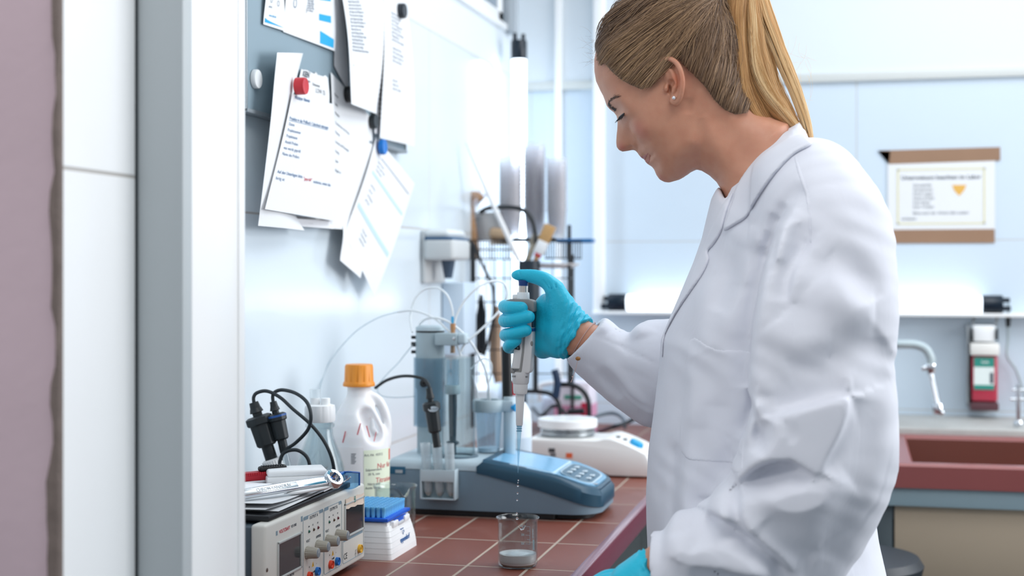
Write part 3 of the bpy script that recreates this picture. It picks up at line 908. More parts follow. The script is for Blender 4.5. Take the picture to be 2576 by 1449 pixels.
# wrists and hands at finer size (fingers are inside the gloves)
def hand_R(f, g):
    """g = extra thickness of the glove"""
    Y0 = 2.222
    # palm
    f.chain([WY(1452,842,2.210), WY(1420,835,2.215), WY(1385,825,Y0)], [.0255+g*.8, .029+g, .024+g], .012)
    f.chain([WY(1442,812,2.210), WY(1410,788,2.212), WY(1378,768,2.225)], [.022+g, .0235+g, .018+g], .014)
    f.chain([WY(1440,868,2.210), WY(1405,872,2.214), WY(1368,868,2.226)], [.018+g, .0185+g, .015+g], .014)
    f.ellipsoid(WY(1378,825,2.232), (.022+g, .018+g, .042+g), .012)
    f.chain([WY(1372,790,2.238), WY(1364,880,2.236)], [.015+g, .013+g], .012)
    f.chain([WY(1392,756,2.214), WY(1362,778,2.226), WY(1358,800,2.232)], [.012+g, .011+g, .012+g], .012)
    # thumb: over the plunger
    f.chain([WY(1425,800,2.206), WY(1412,762,2.200), WY(1396,728,2.200)], [.021+g, .0185+g, .0140+g], .014)
    f.chain([WY(1396,728,2.200), WY(1374,707,2.202), WY(1345,696,2.205), WY(1308,692,2.207)], [.0140+g, .0120+g, .0108+g, .0084+g], .004)
    f.ellipsoid(WY(1303,692,2.207), (.010+g, .0085+g, .0076+g), .003)
    # fingers: behind the pipette, round its left side, tips towards the camera
    F = [((1378,780,2.246),(1318,770,2.252),(1277,771,2.236),(1271,772,2.204),(1288,775,2.186),(1312,775,2.183), .0100,.0096),
         ((1376,808,2.250),(1318,800,2.256),(1279,804,2.238),(1271,807,2.204),(1292,805,2.184),(1330,797,2.180), .0102,.0094),
         ((1374,838,2.248),(1318,836,2.254),(1281,842,2.236),(1273,843,2.204),(1292,840,2.185),(1323,831,2.182), .0098,.0090),
         ((1372,868,2.242),(1322,872,2.246),(1290,874,2.230),(1279,873,2.206),(1285,866,2.190),(1299,856,2.188), .0088,.0082)]
    for a in F:
        P = [WY(*q) for q in a[:6]]
        f.chain(P, [a[6] + .0015 + g, a[6] + .0005 + g, a[6] + .0008 + g, a[6] + g, a[7] + .0006 + g, a[7] + g], .0015, smooth=4)
def hand_L(f, g):
    f.chain([WY(1672,1434,1.80), WY(1630,1450,1.80), WY(1585,1462,1.80)], [.026+g, .030+g, .024+g], .01)
    f.chain([WY(1630,1470,1.79), WY(1585,1478,1.79)], [.026+g, .022+g], .012)
    for i, (y, Y, L) in enumerate(((1452, 1.822, 1495), (1461, 1.806, 1480), (1472, 1.790, 1484), (1484, 1.776, 1500))):
        f.chain([WY(1595, y+4, Y), WY(1555, y-2, Y), WY(1525, y, Y), WY(L, y+14, Y)], [.0105+g, .0095+g, .009+g, .0075+g], .003)
    f.chain([WY(1640,1475,1.775), WY(1600,1500,1.768), WY(1565,1512,1.768)], [.015+g, .011+g, .0085+g], .01)
lo = np.array(WY(1225, 960, 2.21)) ; lo[1] = 2.13; hi = np.array(WY(1560, 640, 2.21)); hi[1] = 2.30
RF = Field(lo, hi, .0017)
RF.chain([WY(1440,840,2.210), WY(1462,850,2.208), WY(1520, 880, 2.215)], [.020, .0275, .032], .01)
hand_R(RF, -.0045)
Vr, Qr = RF.mesh()
lo = np.array(WY(1455, 1600, 1.80)); lo[1] = 1.74; hi = np.array(WY(1760, 1380, 1.80)); hi[1] = 1.86
LF = Field(lo, hi, .0026); LF.chain([WY(1672,1434,1.80), WY(1740, 1400, 1.81)], [.028, .033], .01); hand_L(LF, -.004)
Vl, Ql = LF.mesh()
Vs, Qs, k = [], [], 0
for V_, Q_ in ((Vh, Qh), (Vb, Qb), (Vr, Qr), (Vl, Ql)):
    Vs.append(V_); Qs.append(Q_ + k); k += len(V_)
body = np_part(person, 'body', np.concatenate(Vs), np.concatenate(Qs), skin, 2)

# gloves
def glove(fn, lo, hi, cuff, label, wr):
    f = Field(lo, hi, .0014 if wr else .0024)
    fn(f, .0004)
    a, b2, r0, r1 = cuff
    a, b2 = Vector(a), Vector(b2)
    f.chain([a, b2], [r0, r1], .008)
    X = f.ax[0][:, None, None]; Y = f.ax[1][None, :, None]; Z = f.ax[2][None, None, :]
    ax = (b2 - a).normalized()
    s = (X - a.x) * ax.x + (Y - a.y) * ax.y + (Z - a.z) * ax.z
    L = (b2 - a).length
    # wrinkles round the cuff
    ang = np.arctan2(Z - a.z, Y - a.y)
    env = np.clip((s + .006) / .012, 0, 1)
    wob = .0012 * np.sin(s * 900 + 2.2 * np.sin(ang * 2)) + .0009 * np.sin(s * 420 + 3 * np.sin(ang * 3 + 1)) + .0007 * np.sin(ang * 11 + s * 350)
    f.d = f.d + (wob * env).astype(np.float32)
    # thumb and heel creases
    if wr:
        for (p, q, r, w) in (((1352,712,2.192),(1368,730,2.190),.0016,.9),((1366,706,2.190),(1384,728,2.188),.0014,.9),((1378,708,2.188),(1398,742,2.186),.0014,.9),((1396,712,2.188),(1404,750,2.186),.0012,.9),
                              ((1306,682,2.199),(1312,704,2.197),.0010,.9)):
            f.chain([WY(*p), WY(*q)], [r, r * .6], .002, 'sub')
    cut = s - (L - .007) - (Z - b2.z) * .34 * (1 if wr else 0)
    cut = cut + .0022 * np.sin(ang * 5 + 1) + .001 * np.sin(ang * 13)
    f.d = np.maximum(f.d, cut.astype(np.float32))
    # hollow the cuff
    inner = Field.__new__(Field); inner.lo, inner.h, inner.n, inner.ax = f.lo, f.h, f.n, f.ax
    inner.d = np.full(f.d.shape, 1., dtype=np.float32)
    inner.chain([a.lerp(b2, .45), b2 + ax * .02], [r0 * .78, r1 * .93], 0)
    f.d = np.maximum(f.d, -inner.d)
    V, Q = f.mesh()
    return np_part(person, 'glove', V, Q, glove_m, 1, label)
lo = np.array(WY(1225, 960, 2.21)); lo[1] = 2.13; hi = np.array(WY(1500, 640, 2.21)); hi[1] = 2.30
glove(hand_R, lo, hi, (WY(1424,838,2.212), WY(1466,850,2.208), .0300, .0345), 'turquoise glove gripping the pipette', True)
lo = np.array(WY(1455, 1600, 1.80)); lo[1] = 1.735; hi = np.array(WY(1700, 1380, 1.80)); hi[1] = 1.865
glove(hand_L, lo, hi, (WY(1632,1450,1.80), WY(1666,1432,1.80), .031, .033), 'turquoise glove at the bench edge', False)

# ---- lab coat
coat_px = [(1988,316),(2012,306),(2036,352),(2062,372),(2110,404),(2150,446),(2185,515),(2210,590),(2226,680),(2234,760),(2238,850),(2238,930),(2230,1000),(2214,1062),(2204,1130),(2197,1200),(2200,1290),(2212,1370),(2230,1449),(2250,1560),(2275,1800),(2285,2100),
 (1650,2100),(1645,1800),(1640,1449),(1634,1380),(1630,1300),(1629,1230),(1634,1130),(1646,1040),(1658,940),(1665,850),(1690,790),(1720,720),(1745,660),(1766,600),(1780,540),(1790,500),(1806,470),(1822,476),(1842,452),(1870,412),(1900,372),(1950,332)]
cpoly = [w2(p) for p in coat_px]
KP = [(1990,340,.055),(1930,380,.065),(1880,440,.085),(2040,380,.10),(1830,500,.075),(1960,450,.15),(2080,430,.165),(2000,560,.185),(1850,600,.13),(1780,620,.085),(2150,600,.17),(1760,750,.13),(1850,800,.165),(2050,800,.185),(2200,850,.15),
      (1690,950,.13),(1850,1000,.17),(2050,1100,.18),(1660,1200,.15),(1850,1300,.185),(2100,1300,.18),(1660,1500,.17),(1950,1600,.20),(1950,2100,.23)]
KR = [(1990,330,.05),(1880,430,.06),(1800,520,.05),(1700,800,.09),(2050,420,.12),(2200,800,.15),(1650,1100,.10),(2200,1200,.14),(1650,1500,.10),(2200,1700,.14),(1950,2100,.15),(1950,900,.15)]
CF = Field((WY(1380,0,2.2).x, 1.715, .555), (WY(2330, 0, YS).x, 2.325, WY(1900, 285, YS).z), .0036)
cH0, cH2 = inflate(CF, cpoly, [w2(p[:2], YS - .7 * p[2]) for p in KP], [p[2] for p in KP], [w2(p[:2]) for p in KR], [p[2] for p in KR], YS)
gy = (CF.ax[1] - YS)[None, :, None]
g0, g1 = np.gradient(cH2, CF.h)
CF.d = ((gy ** 2 - cH2[:, None, :]) / np.sqrt(4 * gy ** 2 + (g0 ** 2 + g1 ** 2)[:, None, :] + 4e-4)).astype(np.float32)
X, Y, Z = CF.ax[0][:, None, None], CF.ax[1][None, :, None], CF.ax[2][None, None, :]
# open hem
CF.d = np.maximum(CF.d, .56 - Z)
# far sleeve
CF.chain([WY(1960,560,2.175), WY(1900,700,2.20), WY(1800,900,2.225), WY(1720,950,2.235)], [.075, .075, .078, .080], .05)
CF.chain([WY(1760,930,2.235), WY(1650,925,2.232), WY(1590,905,2.226), WY(1530,885,2.220), WY(1488,862,2.214), WY(1468,852,2.210)], [.078, .073, .064, .054, .046, .042], .03)
CF.chain([WY(1485,905,2.210), WY(1560,965,2.212), WY(1640,1010,2.220)], [.022, .032, .040], .02)
CF.chain([WY(1466,912,2.212), WY(1452,905,2.214)], [.014, .010], .012)
CF.chain([WY(1490,806,2.212), WY(1482,796,2.212)], [.010, .006], .012)
CF.ellipsoid(WY(1566,806,2.215), (.026, .07, .016), .022, 'sub')
# near sleeve
CF.chain([WY(2040,480,1.935), WY(2085,590,1.880), WY(2085,760,1.850), WY(2075,920,1.835), WY(2060,1060,1.832)], [.070, .080, .086, .088, .090], .035)
CF.chain([WY(2060,1060,1.832), WY(2050,1170,1.830), WY(1980,1260,1.828), WY(1900,1330,1.825), WY(1800,1385,1.815), WY(1715,1425,1.805), WY(1672,1436,1.800)], [.090, .092, .084, .074, .062, .056, .052], .03)
CF.chain([WY(2120,1150,1.86), WY(2060,1330,1.86), WY(1950,1440,1.85)], [.060, .060, .060], .04)
# folds on the near side (traced, height in mm)
LN = 1.79
folds = [
 ([(1962,540),(1930,640),(1905,740),(1886,860),(1880,990)], .016, .013, .005), ([(1925,560),(1885,660),(1868,760),(1862,860)], .012, .005), ([(1990,600),(1952,720),(1935,860),(1915,985)], .015, .007),
 ([(1850,610),(1818,700),(1785,790)], .010, -.006), ([(1990,515),(1962,580),(1948,660)], .012, .008, .004), ([(2005,560),(2035,640),(2090,668)], .012, -.006), ([(2045,610),(2000,680),(1985,760)], .014, .006, .005),
 ([(2020,470),(1985,500),(1955,560)], .010, -.006), ([(1880,560),(1860,640),(1850,720)], .012, .005),
 ([(1985,930),(2060,905),(2150,880),(2215,840)], .018, -.009), ([(1962,1034),(2050,1012),(2138,990)], .022, -.013, .004), ([(1962,1040),(1985,1090),(1982,1150)], .010, -.008, .004),
 ([(2138,992),(2120,1070),(2062,1174)], .018, -.009, .004), ([(1862,1208),(1922,1162),(1988,1145),(2056,1174)], .020, .016, .004), ([(1866,1226),(1960,1246),(2060,1242),(2140,1200)], .014, .010),
 ([(1990,1108),(2030,1140),(2062,1172)], .007, .006), ([(1865,1240),(1880,1310),(1960,1400),(1990,1449)], .012, .009, .005), ([(1778,1286),(1830,1298),(1900,1345)], .014, .010, .004), ([(1715,1330),(1740,1390),(1815,1385)], .012, .010),
 ([(1752,1402),(1850,1426),(1935,1455)], .018, .016, .004), ([(1800,1240),(1830,1275),(1822,1300)], .009, .010), ([(1920,1300),(1990,1380),(2050,1400)], .018, -.007),
 ([(2215,850),(2200,1000),(2150,1200),(2060,1400)], .014, -.008), ([(1700,870),(1712,1050),(1700,1250),(1690,1449)], .007, .003), ([(1745,700),(1740,900),(1738,1100)], .012, .004),
 ([(1668,1150),(1662,1300),(1668,1449)], .006, -.004), ([(2060,700),(2130,760),(2200,770)], .018, .008), ([(2080,640),(2160,700),(2190,760)], .012, -.007), ([(1960,800),(2010,860),(2090,880)], .016, .006),
 ([(1900,1000),(1885,1060),(1868,1112)], .010, .009, .004), ([(1935,1050),(1905,1130)], .009, -.009), ([(1880,985),(1905,1030),(1925,1100)], .008, .007, .004),
 ([(1740,900),(1800,1010),(1850,1120)], .02, -.003), ([(1830,700),(1800,860),(1795,1040)], .014, .004), ([(1850,1130),(1800,1230),(1750,1330)], .014, -.006)]
x2, z2 = np.meshgrid(CF.ax[0], CF.ax[2], indexing='ij')
nd = line_disp(folds, x2, z2, lambda p: w2(p, LN))
rng2 = 0.0008 * np.sin(x2 * 60 + 5 * np.sin(z2 * 13)) * np.sin(z2 * 31 + 3 * np.sin(x2 * 21)) + .0005 * np.sin(x2 * 110 + z2 * 70 + 4 * np.sin(z2 * 40))
nd = nd * 1.45 + rng2
near = np.clip((2.0 - Y) / .06, 0, 1)
CF.d = CF.d - (nd[:, None, :] * near).astype(np.float32)
# folds on the far sleeve and back
fd = line_disp([([(1500,850),(1570,880),(1660,920)], .0016, -.0025), ([(1520,912),(1575,985),(1640,1045)], .008, .006), ([(1500,930),(1560,1000)], .010, -.006),
                ([(1552,832),(1570,860),(1555,880)], .012, -.007), ([(1600,815),(1610,850)], .012, .007), ([(1505,800),(1515,840)], .010, .006), ([(1640,830),(1600,940)], .02, .005)], x2, z2, lambda p: w2(p, 2.15))
fs = np.clip((w2((1690, 0))[0] - X) / .02, 0, 1) * np.clip((Y - 2.08) / .03, 0, 1)
CF.d = CF.d - (fd[:, None, :] * fs).astype(np.float32)
# sleeve openings
def hollow(a, b, r0, r1):
    CF.chain([a, b], [r0, r1], .003, 'sub')
hollow(WY(1530,880,2.218), WY(1440,848,2.208), .0315, .0315)
ax_ = (WY(1468,852,2.210) - WY(1530,885,2.220)).normalized(); c_ = WY(1466,850,2.210)
sc_ = (X - c_.x) * ax_.x + (Y - c_.y) * ax_.y + (Z - c_.z) * ax_.z
lean = (Z - c_.z) * .35
reg = ((X < c_.x + .05) & (Y > 2.09))
CF.d = np.where(reg, np.maximum(CF.d, (sc_ + lean + .004).astype(np.float32)), CF.d)
hollow(WY(1760,1400,1.81), WY(1640,1446,1.798), .040, .042)
ax_ = Vector((-1, 0, -.1)).normalized(); c_ = WY(1656, 1430, 1.80)
sc_ = (X - c_.x) * ax_.x + (Y - c_.y) * ax_.y + (Z - c_.z) * ax_.z
reg = ((X < c_.x + .05) & (Y < 1.9) & (Z < c_.z + .09))
CF.d = np.where(reg, np.maximum(CF.d, (sc_ - .004).astype(np.float32)), CF.d)
# neck opening: follow the neck
nk = poly_sdf([w2(p, 2.02) for p in [(1770,380),(1800,455),(1822,500),(1828,505),(1850,455),(1880,412),(1915,372),(1958,332),(2000,312),(1990,240),(1800,300)]], x2, z2)
CF.d = np.maximum(CF.d, -np.maximum(nk[:, None, :] , np.abs(Y - YS) - .075).astype(np.float32))
base = CF.d.copy()
V, Q = CF.mesh()
coat = np_part(person, 'lab_coat', V, Q, coat_m, 1, 'white lab coat')

def layer(name, poly, th, plane, parent=coat, mats=coat_m, near_only=True, ybox=(1.70, 2.04), label=None, sm=1, inset=.006, rnd=.003):
    """cloth lying on the coat inside a traced outline"""
    P = smooth_poly([w2(p, plane) for p in poly], 4)
    xs = [p[0] for p in P]; zs = [p[1] for p in P]
    f = Field((min(xs) - .01, ybox[0], min(zs) - .01), (max(xs) + .01, ybox[1], max(zs) + .01), .0020)
    # resample the coat field
    idx = [np.clip((f.ax[i] - CF.lo[i]) / CF.h, 0, CF.n[i] - 1.001) for i in range(3)]
    a = [i.astype(int) for i in idx]; t = [(i - j).astype(np.float32) for i, j in zip(idx, a)]
    d = base[np.ix_(a[0], a[1], a[2])] * 0
    for c in ((0,0,0),(0,0,1),(0,1,0),(0,1,1),(1,0,0),(1,0,1),(1,1,0),(1,1,1)):
        w = 1
        for i in range(3):
            s = [None, None, None]; s[i] = slice(None)
            ti = t[i][tuple(s)]
            w = w * (ti if c[i] else 1 - ti)
        d = d + w * base[np.ix_(*[a[i] + c[i] for i in range(3)])]
    xx, zz = np.meshgrid(f.ax[0], f.ax[2], indexing='ij')
    pd = poly_sdf(P, xx, zz)[:, None, :]
    edge = np.clip(-pd / rnd, 0, 1)
    dd = np.maximum(d - th * np.sqrt(edge), -(d + inset))
    f.d = np.maximum(dd, pd).astype(np.float32)
    V, Q = f.mesh()
    return np_part(parent, name, V, Q, mats, sm, label)
layer('collar', [(2014,306),(2034,350),(2046,372),(2004,398),(1965,438),(1930,482),(1905,516),(1882,548),(1855,565),(1817,581),(1826,540),(1838,500),(1840,478),(1858,440),(1888,398),(1920,362),(1957,325)], .0060, 1.95, label='turned-down coat collar')
layer('lapel', [(1840,480),(1836,505),(1825,545),(1816,582),(1797,612),(1778,632),(1784,652),(1768,690),(1738,732),(1710,769),(1682,812),(1664,850),(1660,905),(1656,860),(1672,815),(1700,765),(1728,705),(1750,650),(1770,600),(1790,560),(1812,515)], .0045, 1.97, label='coat lapel')
layer('pocket', [(1725,858),(1800,880),(1895,888),(1893,960),(1888,1100),(1880,1160),(1800,1165),(1705,1145),(1712,1000)], .0007, 1.88, label='breast pocket of the lab coat', rnd=.001)
layer('sleeve_seam', [(2004,394),(2020,440),(2040,500),(2048,560),(2049,612),(2043,612),(2040,560),(2030,500),(2010,440),(1999,398)], .0014, 1.90, rnd=.0015)
# ------------------------------------------------------------------ hair, brows, lashes, jewellery
HX0, HZ0 = float(HF.ax[0][0]), float(HF.ax[2][0])
HALF = np.sqrt(np.maximum(hH2, 0))
def halfw(x, z): return interp2(HALF, HX0, HZ0, HF.h, x, z)

def hair_mat(name, c0, c1, c2, rough=.36):
    m = bpy.data.materials.new(name); m.use_nodes = True
    nt = m.node_tree; N = nt.nodes; L = nt.links; b = N['Principled BSDF']
    hi = N.new('ShaderNodeHairInfo')
    cr = N.new('ShaderNodeValToRGB'); e = cr.color_ramp.elements
    e[0].position = 0; e[0].color = (*srgb(c0), 1); e[1].position = 1; e[1].color = (*srgb(c2), 1)
    x = e.new(.5); x.color = (*srgb(c1), 1)
    at = N.new('ShaderNodeAttribute'); at.attribute_name = 'tone'
    L.new(at.outputs['Fac'], cr.inputs[0]); L.new(cr.outputs[0], b.inputs['Base Color'])
    b.inputs['Roughness'].default_value = rough; b.inputs['Specular IOR Level'].default_value = .6
    b.inputs['Anisotropic'].default_value = .5
    return m
hair_head_m = hair_mat('hair_swept_back', '4C392C', '8A6C52', 'CBA67C')
hair_tail_m = hair_mat('hair_ponytail', 'A06F3C', 'DDAE74', 'FBE0B0')

def hair_obj(name, strands, radii, tones, m, parent=person, label=None):
    """strands: array (n,k,3) in place coordinates"""
    n, k, _ = strands.shape
    hd = bpy.data.hair_curves.new(name); hd.add_curves([k] * n)
    P = strands - np.array(person.location)
    hd.points.foreach_set('position', P.astype(np.float32).ravel())
    hd.points.foreach_set('radius', radii.astype(np.float32).ravel())
    a = hd.attributes.new('tone', 'FLOAT', 'CURVE'); a.data.foreach_set('value', tones.astype(np.float32))
    hd.materials.append(m)
    o = bpy.data.objects.new(name, hd); COL.objects.link(o); o.parent = parent
    if label: o['label'] = label
    return o

# scalp cap under the strands
hairline = [(1500,138),(1506,165),(1519,158),(1540,182),(1565,204),(1590,218),(1618,230),(1646,224),(1657,196),(1656,166),(1668,146),(1686,140),(1706,148),(1724,172),(1750,196),(1775,222),(1798,255),(1822,278),(1850,290),(1876,285)]
cap_px = hairline + [(1885,262),(1878,215),(1872,170),(1868,120),(1858,60),(1830,0),(1788,-40),(1730,-60),(1665,-60),(1605,-36),(1545,4),(1500,50),(1474,100)]
cap_poly = [w2(p, 2.0) for p in cap_px]
cd_ = poly_sdf(cap_poly, xz[0], xz[1])
def capd(x, z): return interp2(cd_, HX0, HZ0, HF.h, x, z)
f = Field.__new__(Field); f.lo, f.h, f.n, f.ax = HF.lo, HF.h, HF.n, HF.ax
skull = ((( HF.ax[1] - YS)[None, :, None] ** 2 - hH2[:, None, :]) / np.sqrt(4 * ((HF.ax[1] - YS)[None, :, None]) ** 2 + (np.gradient(hH2, HF.h)[0] ** 2 + np.gradient(hH2, HF.h)[1] ** 2)[:, None, :] + 4e-5)).astype(np.float32)
edge = np.clip(-cd_ / .03, 0, 1) ** .5
_fx = np.clip((w2((1600, 100))[0] - xz[0]) / .055, 0, 1) * np.clip((xz[1] - w2((1500, 175))[1]) / .03, 0, 1)
f.d = np.maximum(skull - ((.0035 + .0065 * _fx) * edge)[:, None, :], cd_[:, None, :]).astype(np.float32)
V, Q = f.mesh()
cap_m = mat('hair_roots', '6B5240', .6, bump=.5, bscale=500, vary=.3, vscale=90)
hair = np_part(person, 'hair', V, Q, cap_m, 2, 'dark blond hair swept back')
TIE = WY(1822, -6, YS)

def flow(px, py, side, n=26, lift=.004, jit=0.0):
    """strand from a root on the head to the tie, following the surface"""
    x0, z0 = w2((px, py), 2.0)
    tx, tz = TIE.x, TIE.z
    t = np.linspace(0, 1, n)
    dx, dz = tx - x0, tz - z0
    L = sqrt(dx * dx + dz * dz)
    nx, nz = -dz / L, dx / L
    # hair below the ear line rises late; forehead hair hugs the skull
    low = np.clip((py - 150) / 140, -.6, 1.2)
    bow = (.16 * low - .05) * L + jit
    bump = np.sin(pi * t) * bow
    x = x0 + dx * t + nx * bump * (-1); z = z0 + dz * t + nz * bump * (-1)
    return x, z
def head_strands(n, side, seed, wild=False):
    r = np.random.default_rng(seed); S, R, T = [], [], []
    tries = 0
    ph = r.uniform(0, 6, 8)
    while len(S) < n and tries < n * 8:
        tries += 1
        if r.random() < (.75 if wild else .34):                         # along the hairline
            k = r.uniform(0, len(hairline) - 1.001); i = int(k)
            px = hairline[i][0] * (1 - k + i) + hairline[i + 1][0] * (k - i) + r.uniform(-2, 9); py = hairline[i][1] * (1 - k + i) + hairline[i + 1][1] * (k - i) + r.uniform(-10, 1)
        else:
            px, py = r.uniform(1490, 1875), r.uniform(-60, 290)
        x0, z0 = w2((px, py), 2.0)
        if capd(x0, z0) > (.0015 if not wild else .002): continue
        N_ = 26
        x, z = flow(px, py, side, N_, jit=r.normal(0, .0025))
        hw = halfw(x, z)
        t = np.linspace(0, 1, N_)
        clump = np.sin(px * .11 + py * .16 + ph[0]) * .5 + np.sin(px * .043 - py * .09 + ph[1]) * .5
        lay = .0025 + .0035 * r.random() + .0016 * clump
        if wild:
            lay = .005 + .006 * r.random()
            x = x + np.sin(t * r.uniform(4, 9) + r.uniform(0, 6)) * .006 * t * (1 - t) * 3
            z = z + np.sin(t * r.uniform(4, 9) + r.uniform(0, 6)) * .006 * (1 - t)
        ok = hw > .0005
        y = np.where(ok, hw, 0) * (1 + lay / np.maximum(hw, .02)) * side
        # lift off the outline where the strand runs over the rim of the head
        S.append(np.stack([x, YS - y, z], 1)); 
        # push outwards on the surface normal (approx.) by lay
        gx = (halfw(x + .004, z) - halfw(x - .004, z)) / .008; gz = (halfw(x, z + .004) - halfw(x, z - .004)) / .008
        gl = np.sqrt(1 + gx ** 2 + gz ** 2)
        lft = lay * np.clip(np.sin(np.clip(t * 1.0 + .12, 0, 1) * pi) * 1.4, .15, 1)
        lft = lft + .0085 * np.clip((w2((1600, 100))[0] - x) / .055, 0, 1) * np.clip((z - w2((1500, 175))[1]) / .03, 0, 1) * np.clip(t * 8 + .2, 0, 1)
        S[-1][:, 0] += -gx / gl * lft; S[-1][:, 2] += -gz / gl * lft; S[-1][:, 1] -= side * lft / gl * .8
        w = (.00034 if not wild else .00016) * r.uniform(.7, 1.3)
        R.append(w * (1 - .45 * t) * np.clip(t * 10 + .3, 0, 1))
        streak = .5 + .5 * np.sin(px * .35 + py * .5 + ph[2]) * np.sin(px * .12 - py * .3 + ph[3])
        T.append(np.clip(.20 + .45 * streak + r.normal(0, .14) + (.18 if py > 150 and px < 1640 else 0) + (.25 if wild else 0), 0, 1))
    return np.array(S), np.array(R), np.array(T)
A = head_strands(5200, 1, 3); B = head_strands(2400, -1, 4); C = head_strands(170, 1, 5, True); D = head_strands(60, -1, 6, True)
S_ = np.concatenate([A[0], B[0], C[0], D[0]]); R_ = np.concatenate([A[1], B[1], C[1], D[1]]); T_ = np.concatenate([A[2], B[2], C[2], D[2]])
hair_obj('hair_strands', S_, R_, T_, hair_head_m, hair, 'fine brown strands combed back to the tie')
# flyaway wisps at the forehead
r = np.random.default_rng(12); S, R, T = [], [], []
for i in range(36):
    p0 = np.array(w2((r.uniform(1494, 1512), r.uniform(95, 165))))
    ang = r.uniform(1.9, 3.6); L = r.uniform(.008, .028); cv = r.uniform(-1.2, 1.2)
    t = np.linspace(0, 1, 10)
    a = ang + cv * t
    x = p0[0] + np.cumsum(np.cos(a)) * L / 10; z = p0[1] + np.cumsum(np.sin(a)) * L / 10
    y = YS + r.uniform(-.03, .03) + 0 * t
    S.append(np.stack([x, y, z], 1)); R.append(.00009 * (1 - .6 * t)); T.append(r.uniform(.3, .9))
hair_obj('wisps', np.array(S), np.array(R), np.array(T), hair_head_m, hair, 'loose wisps at the forehead')

# ponytail: two swinging locks from the tie
r = np.random.default_rng(21)
paths = [ # (px,py) centre lines; Y offset
 ([(1824,-8),(1842,-34),(1862,-20),(1858,40),(1860,110),(1864,180),(1868,235),(1890,285),(1922,322),(1946,336)], [4,12,24,26,24,28,32,30,22,8], -.012, 2600, .35),
 ([(1824,-8),(1850,-42),(1885,-20),(1896,50),(1902,120),(1912,180),(1935,235),(1970,280),(2002,318),(2030,352)], [4,14,26,28,30,34,30,22,14,8], .000, 2400, .62),
 ([(1824,-8),(1856,-44),(1900,-20),(1925,50),(1950,110),(1975,170),(2000,230),(2018,280),(2030,320),(2038,362)], [4,12,18,20,18,16,13,11,9,7], .006, 1500, .80),
 ([(1824,-8),(1850,-42),(1888,-10),(1900,70),(1910,140),(1930,200),(1955,240),(1975,270),(1990,292),(2004,306)], [4,14,20,24,22,24,18,16,14,10], .004, 500, .6)]
S, R, T = [], [], []
for (cl, wd_, yo, cnt, tone) in paths:
    C3 = spline([Vector((*w2(p), 0)) for p in cl], 5); K = len(C3)
    cx = np.array([c.x for c in C3]); cz = np.array([c.y for c in C3])
    tt = np.linspace(0, len(wd_) - 1, K); ww = np.interp(tt, range(len(wd_)), wd_) / 1756.0
    tx, tz = np.gradient(cx), np.gradient(cz); tl = np.sqrt(tx ** 2 + tz ** 2) + 1e-9; nx, nz = -tz / tl, tx / tl
    s = np.linspace(0, 1, K)
    nc = 16
    cc = [(r.uniform(-1, 1), r.uniform(-1, 1), r.uniform(0, 6), r.uniform(5, 10), r.uniform(-.25, .25)) for _ in range(nc)]
    for i in range(cnt):
        c = cc[r.integers(nc)]
        u = np.clip(c[0] + r.normal(0, .16), -1.1, 1.1); v = np.clip(c[1] + r.normal(0, .22), -1, 1) * sqrt(max(.05, 1 - min(1, u * u)))
        wav = np.sin(s * c[3] + c[2]) * .26 * s + r.normal(0, .05) * np.sin(s * 7 + r.uniform(0, 6))
        end = r.uniform(.88, 1.0)
        off = (u + wav) * ww
        sc = s * end
        x = np.interp(sc, s, cx + nx * off); z = np.interp(sc, s, cz + nz * off)
        y = YS + yo - np.interp(sc, s, (v * ww * 1.15 + .012 * np.sin(s * pi)))
        S.append(np.stack([x, y, z], 1))
        R.append(.00034 * r.uniform(.6, 1.25) * (1 - .55 * s)); T.append(np.clip(tone + c[4] + r.normal(0, .16), 0, 1))
tail = hair_obj('ponytail', np.array(S), np.array(R), np.array(T), hair_tail_m, person, 'golden blond ponytail')
# stray hairs off the tail
S, R, T = [], [], []
for i in range(60):
    p0 = np.array(w2((r.uniform(1930, 2030), r.uniform(80, 330)))); a = r.uniform(-2.2, -.6) + r.uniform(-1.4, 1.4) * np.linspace(0, 1, 10); L = r.uniform(.02, .05)
    S.append(np.stack([p0[0] + np.cumsum(np.cos(a)) * L / 10, YS + r.uniform(-.02, .02) + np.zeros(10), p0[1] + np.cumsum(np.sin(a)) * L / 10], 1)); R.append(np.full(10, .0001)); T.append(.8)
hair_obj('stray_hairs', np.array(S), np.array(R), np.array(T), hair_tail_m, tail)
# coiled hair tie
b = MB(); pts = []
for i in range(180):
    a = 2 * pi * i / 180; rr = .017
    k = 12 * a
    pts.append(TIE + Vector((.004 + sin(k) * .0025, cos(a) * (rr + .0035 * cos(k)), sin(a) * (rr + .0035 * cos(k)))))
b.tube(pts + [pts[0]], .0016, 6, smooth=0)
part(person, 'hair_tie', b, mat('clear_grey_coil', '3B3A40', .2), world=True, label='dark coiled hair tie')

